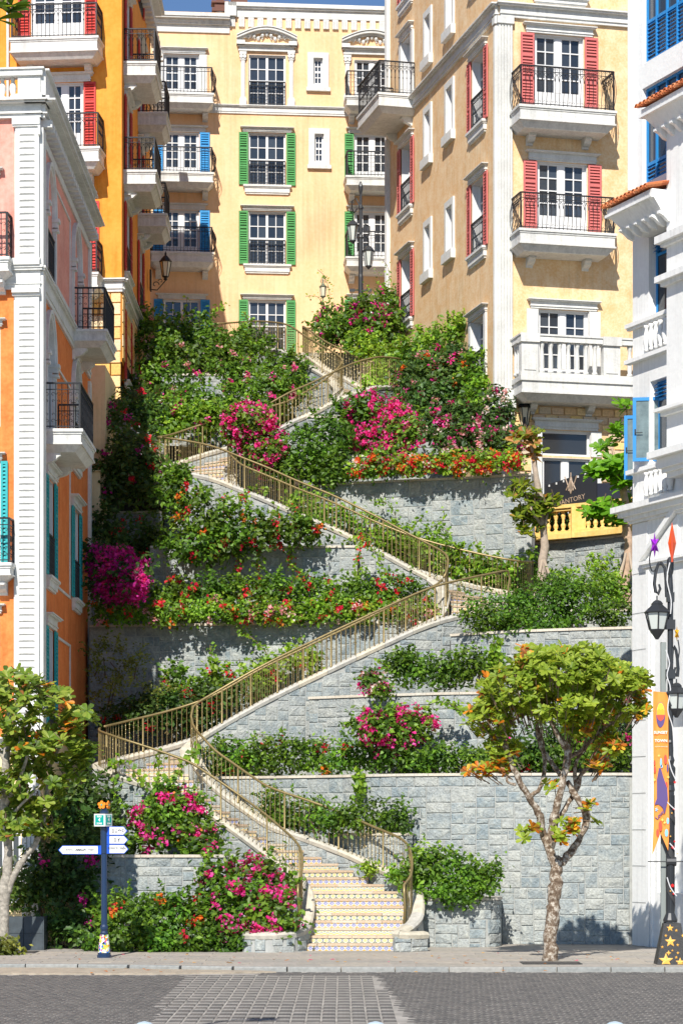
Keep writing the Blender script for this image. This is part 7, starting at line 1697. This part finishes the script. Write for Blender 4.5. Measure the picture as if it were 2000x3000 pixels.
mk('white_notice', MB().box(L * .2, L * .85, -.012, 0, -.38, -.02), flat('pale notice', (.6, .65, .7), .5), hb2)
yb = empty('balustrade', P(1700, 1570, 66.5)); tag(yb, 'sunny yellow stone balustrade on the curved wall in front of the entrance', 'balustrade')
path = catmull([(XP(p[0], p[1]), p[1], 10.72) for p in ((1544, 67.55), (1620, 67.1), (1700, 66.6), (1790, 65.95), (1866, 65.3))], 8)
S = np.concatenate([[0], np.cumsum(np.linalg.norm(np.diff(path, axis=0), axis=1))]); at = lambda s: Vector([float(np.interp(s, S, path[:, q])) for q in range(3)])
def beam(z0, z1, w0, nm):
    vs = []; fs = []; n = 16
    for q in range(n):
        s = S[-1] * q / (n - 1); p = at(s) - yb.location; t = (at(min(S[-1], s + .1)) - at(max(0, s - .1))).normalized(); nn = Vector((t.y, -t.x, 0))
        for (o, z) in ((w0, z0), (w0, z1), (-w0, z1), (-w0, z0)): v = p + nn * o; vs.append((v.x, v.y, v.z + z))
    for q in range(n - 1):
        for j in range(4): fs.append((q * 4 + j, q * 4 + (j + 1) % 4, q * 4 + 4 + (j + 1) % 4, q * 4 + 4 + j))
    fs += [(3, 2, 1, 0), tuple((n - 1) * 4 + j for j in range(4))]; mk(nm, MB().add(vs, fs), M_bal, yb)
beam(0, .14, .2, 'base_rail'); beam(.14, .22, .15, 'base_rail'); beam(.78, .85, .13, 'top_rail'); beam(.85, .95, .18, 'top_rail')
b4 = MB().lathe([(.07, .22), (.07, .25), (.035, .28), (.072, .36), (.07, .4), (.032, .48), (.045, .51), (.032, .54), (.065, .63), (.068, .67), (.035, .73), (.06, .75), (.06, .78)], 10).mesh('baluster', True); b4.materials.append(M_bal)
s = .2; q = 0
while s < S[-1]:
    p = at(s) - yb.location
    if q % 9 == 6: mk('pier', MB().box(-.2, .2, -.16, .16, .0, .86), M_bal, yb, p); s += .34
    else: mk('baluster', b4, None, yb, p); s += .235
    q += 1
bush('hedge', 'dark green plants showing between the yellow balusters', [(XP_, 1535, 40, 22, 68.0 - q * .28, .25) for q, XP_ in enumerate((1570, 1620, 1670, 1720, 1770, 1820))], 'dark', .09, 1.6, cat='hedge', stems=False)
# ---------------------------------------------------------------- three lantern posts up the hill
def hill_lamp(px, ybase, ytop, D, label):
    e = empty('lamp_post', P(px, ybase, D)); tag(e, label, 'lamp post'); k = D / F; H = (ybase - ytop) * k
    m = MB(); m.lathe([(.14, 0), (.14, .3), (.085, .35), (.085, H * .25), (.075, H * .27), (.075, H * .55), (.095, H * .56), (.06, H * .58), (.06, H * .78), (.09, H * .785), (.09, H * .8), (.045, H * .82), (.045, H * .9), (.07, H * .93), (.08, H * .96), (.05, H * .985), (.02, H)], 10); mk('pole', m, M_lp, e)
    for (s, zh) in ((-1, .80), (1, .60)):
        m = MB(); z = H * zh; m.tube([(0, 0, z - .2), (s * .06, 0, z + .1), (s * .16, 0, z + .3), (s * .3, 0, z + .2), (s * .3, 0, z - .05), (s * .22, 0, z - .2), (s * .12, 0, z - .05)], .028, 5); m.tube([(s * .27, 0, z - .2), (s * .27, 0, z - .45)], .02, 4); mk('scroll_arm', m, M_lp, e)
        m = MB(); zt = z - .45; m.lathe([(.02, zt - .82), (.04, zt - .78), (.11, zt - .72), (.11, zt - .69)], 6, s * .27); m.lathe([(.2, zt - .2), (.21, zt - .18), (.11, zt - .05), (.04, zt)], 6, s * .27)
        for q in range(6): a = q * math.pi / 3; m.tube([(s * .27 + .11 * math.cos(a), .11 * math.sin(a), zt - .7), (s * .27 + .19 * math.cos(a), .19 * math.sin(a), zt - .2)], .016, 3)
        l = mk('lantern', m, M_lp, e); mk('lantern_glass', MB().lathe([(.09, zt - .69), (.17, zt - .2)], 6, s * .27), MATS['milky lamp glass'], l)
    m = MB()
    for s in (-1, 1): m.box(min(.02 * s, .32 * s), max(.02 * s, .32 * s), -.04, .02, .62, .66); m.box(min(.2 * s, .38 * s), max(.2 * s, .38 * s), -.16, -.0, .56, .66)
    mk('camera', m, M_lp, e)
hill_lamp(1056, 905, 532, 82.0, 'slender black two lantern lamp post on the top terrace against the yellow facade')
e = empty('garden_lamp', P(946, 892, 82)); e.scale = (.62, .62, .62); tag(e, 'small greenish lantern half hidden by shoots left of the black lamp post', 'lamp'); M_vd = flat('verdigris metal', (.16, .18, .12), .5, .3)
m = MB(); m.tube([(0, 0, 0), (0, 0, .42)], .03, 6); m.lathe([(.03, .3), (.03, .35), (.14, .42), (.16, .46)], 6); m.lathe([(.2, .95), (.22, .98), (.1, 1.1), (.04, 1.2), (.05, 1.35), (.0, 1.6)], 6); m.tube([(.0, 0, 1.1), (-.12, 0, 1.25), (-.06, 0, 1.5), (.1, 0, 1.45), (.12, 0, 1.2)], .02, 4)
for q in range(6): a = q * math.pi / 3; m.tube([(.14 * math.cos(a), .14 * math.sin(a), .44), (.19 * math.cos(a), .19 * math.sin(a), .96)], .015, 3)
mk('frame', m, M_vd, e); mk('lantern_glass', MB().lathe([(.12, .46), (.17, .95)], 6), MATS['frosted lamp glass'], e)
# ---------------------------------------------------------------- planter box, tree pits, bollard tops
pb = empty('planter_box', P(78, 2775, 52.0)); pb.location.z = 0; tag(pb, 'dark slate planter box on the pavement at the left edge', 'planter'); pb.location.x = XP(62, 50.9); pb.location.y = 50.9
m = MB(); 
for (x, z) in ((-.35, 0), (.06, 0), (-.35, .36), (.06, .36)): mk('slate_panel', MB().box(x + .004, x + .4, -.0, .03, z + .004, z + .355), flat('slate', (.055, .07, .08), .5, var=.3, scale=5), pb)
mk('box', MB().box(-.35, .47, .02, .7, 0, .7), flat('slate', (.055, .07, .08), .5), pb)
mk('side_panel', MB().box(.462, .49, .0, .7, .0, .71), MATS['slate'], pb)
for (px, py, lab) in ((1612, 2822, 'dark tree pit grate round the right street tree'), (30, 2790, 'dark tree pit grate with yellow weeds at the left edge')):
    D = CZ / ((py - HY) / F); e = empty('tree_grate', (XP(px, D), D, 0)); tag(e, lab, 'tree grate')
    mk('frame', MB().box(-.55, .55, -.4, .4, .0, .008), flat('dark gravel pit', (.07, .065, .06), .9, var=.4, scale=12, bump=.5), e)
    for q in range(4): mk('edge_bar', MB().box(-.7, .7, -.02, .02, 0, .03), M_iron, e, ((0, -.4, 0), (0, .4, 0), (-.55, 0, 0), (.55, 0, 0))[q], 0 if q < 2 else R(90)).scale = (.78 if q < 2 else .57, 1, .4)
bush('weeds', 'yellowish weeds at the foot of the left street tree', [(30, 2780, 35, 10, 49.2, .3), (10, 2776, 25, 12, 49.0, .3)], 'olive', .07, 2.5, stems=False, cat='weeds')
for i, px in enumerate((424, 1100, 1800)):
    D = 19.5; e = empty('bollard', (XP(px, D), D, -.15)); tag(e, ('leftmost', 'middle', 'rightmost')[i] + ' of the three pale bollard tops at the bottom edge', 'bollard', 'pale bollards along the near side')
    top = ZP(2992, D) + .15; mk('post', MB().lathe([(.11, 0), (.11, .05), (.085, .08), (.085, top - .12), (.10, top - .10), (.10, top - .07), (.085, top - .035), (.05, top - .01), (.01, top)], 16), flat('pale blue paint', (.42, .52, .58), .5), e)
bush('fallen_petals', 'fallen petals and leaves scattered on the kerb', [], 'mid') if False else None
fp_ = empty('fallen_petals', (1.5, 45, 0)); tag(fp_, 'scattered fallen petals and dry leaves along the pavement edge', 'petals', kind='stuff')
rg = np.random.default_rng(3); n = 90; c = np.stack([rg.uniform(-5.5, 5.8, n), rg.uniform(43.5, 50, n), np.zeros(n)], 1); c[:, 2] = np.where(c[:, 1] > 45.5, .012, -.05)
V, C = leafcloud(c, np.tile([0, 0, 1.0], (n, 1)), .06, MAG[:1] + TA + [(.4, .25, .12)], rg, jitter=.1); cloudmesh('petals', V, C, M_petal, fp_, tuple(fp_.location))['kind'] = 'stuff'

GR = {'retaining_wall': 'stone retaining walls of the terraces', 'stair_parapet': 'stone parapets of the staircase', 'stair_railing': 'brass handrails of the staircase', 'apartment_building': 'apartment buildings round the stairs', 'townhouse': 'town houses beside the stairs',
      'climbing_plant': 'climbing plants on the walls', 'climbing_vine': 'loose vines on the walls', 'shrub': 'shrubs in the planting', 'hedge': G_H, 'street_tree': 'street trees on the pavement', 'small_tree': 'young staked trees', 'hoarding': 'printed hoardings', 'tree_grate': 'tree pits on the pavement', 'wall_lamp': 'wall lanterns', 'lamp_post': 'lamp posts'}
for o in scene.objects:
    if o.parent is None and 'group' not in o and o.name.split('.')[0] in GR: o['group'] = GR[o.name.split('.')[0]]
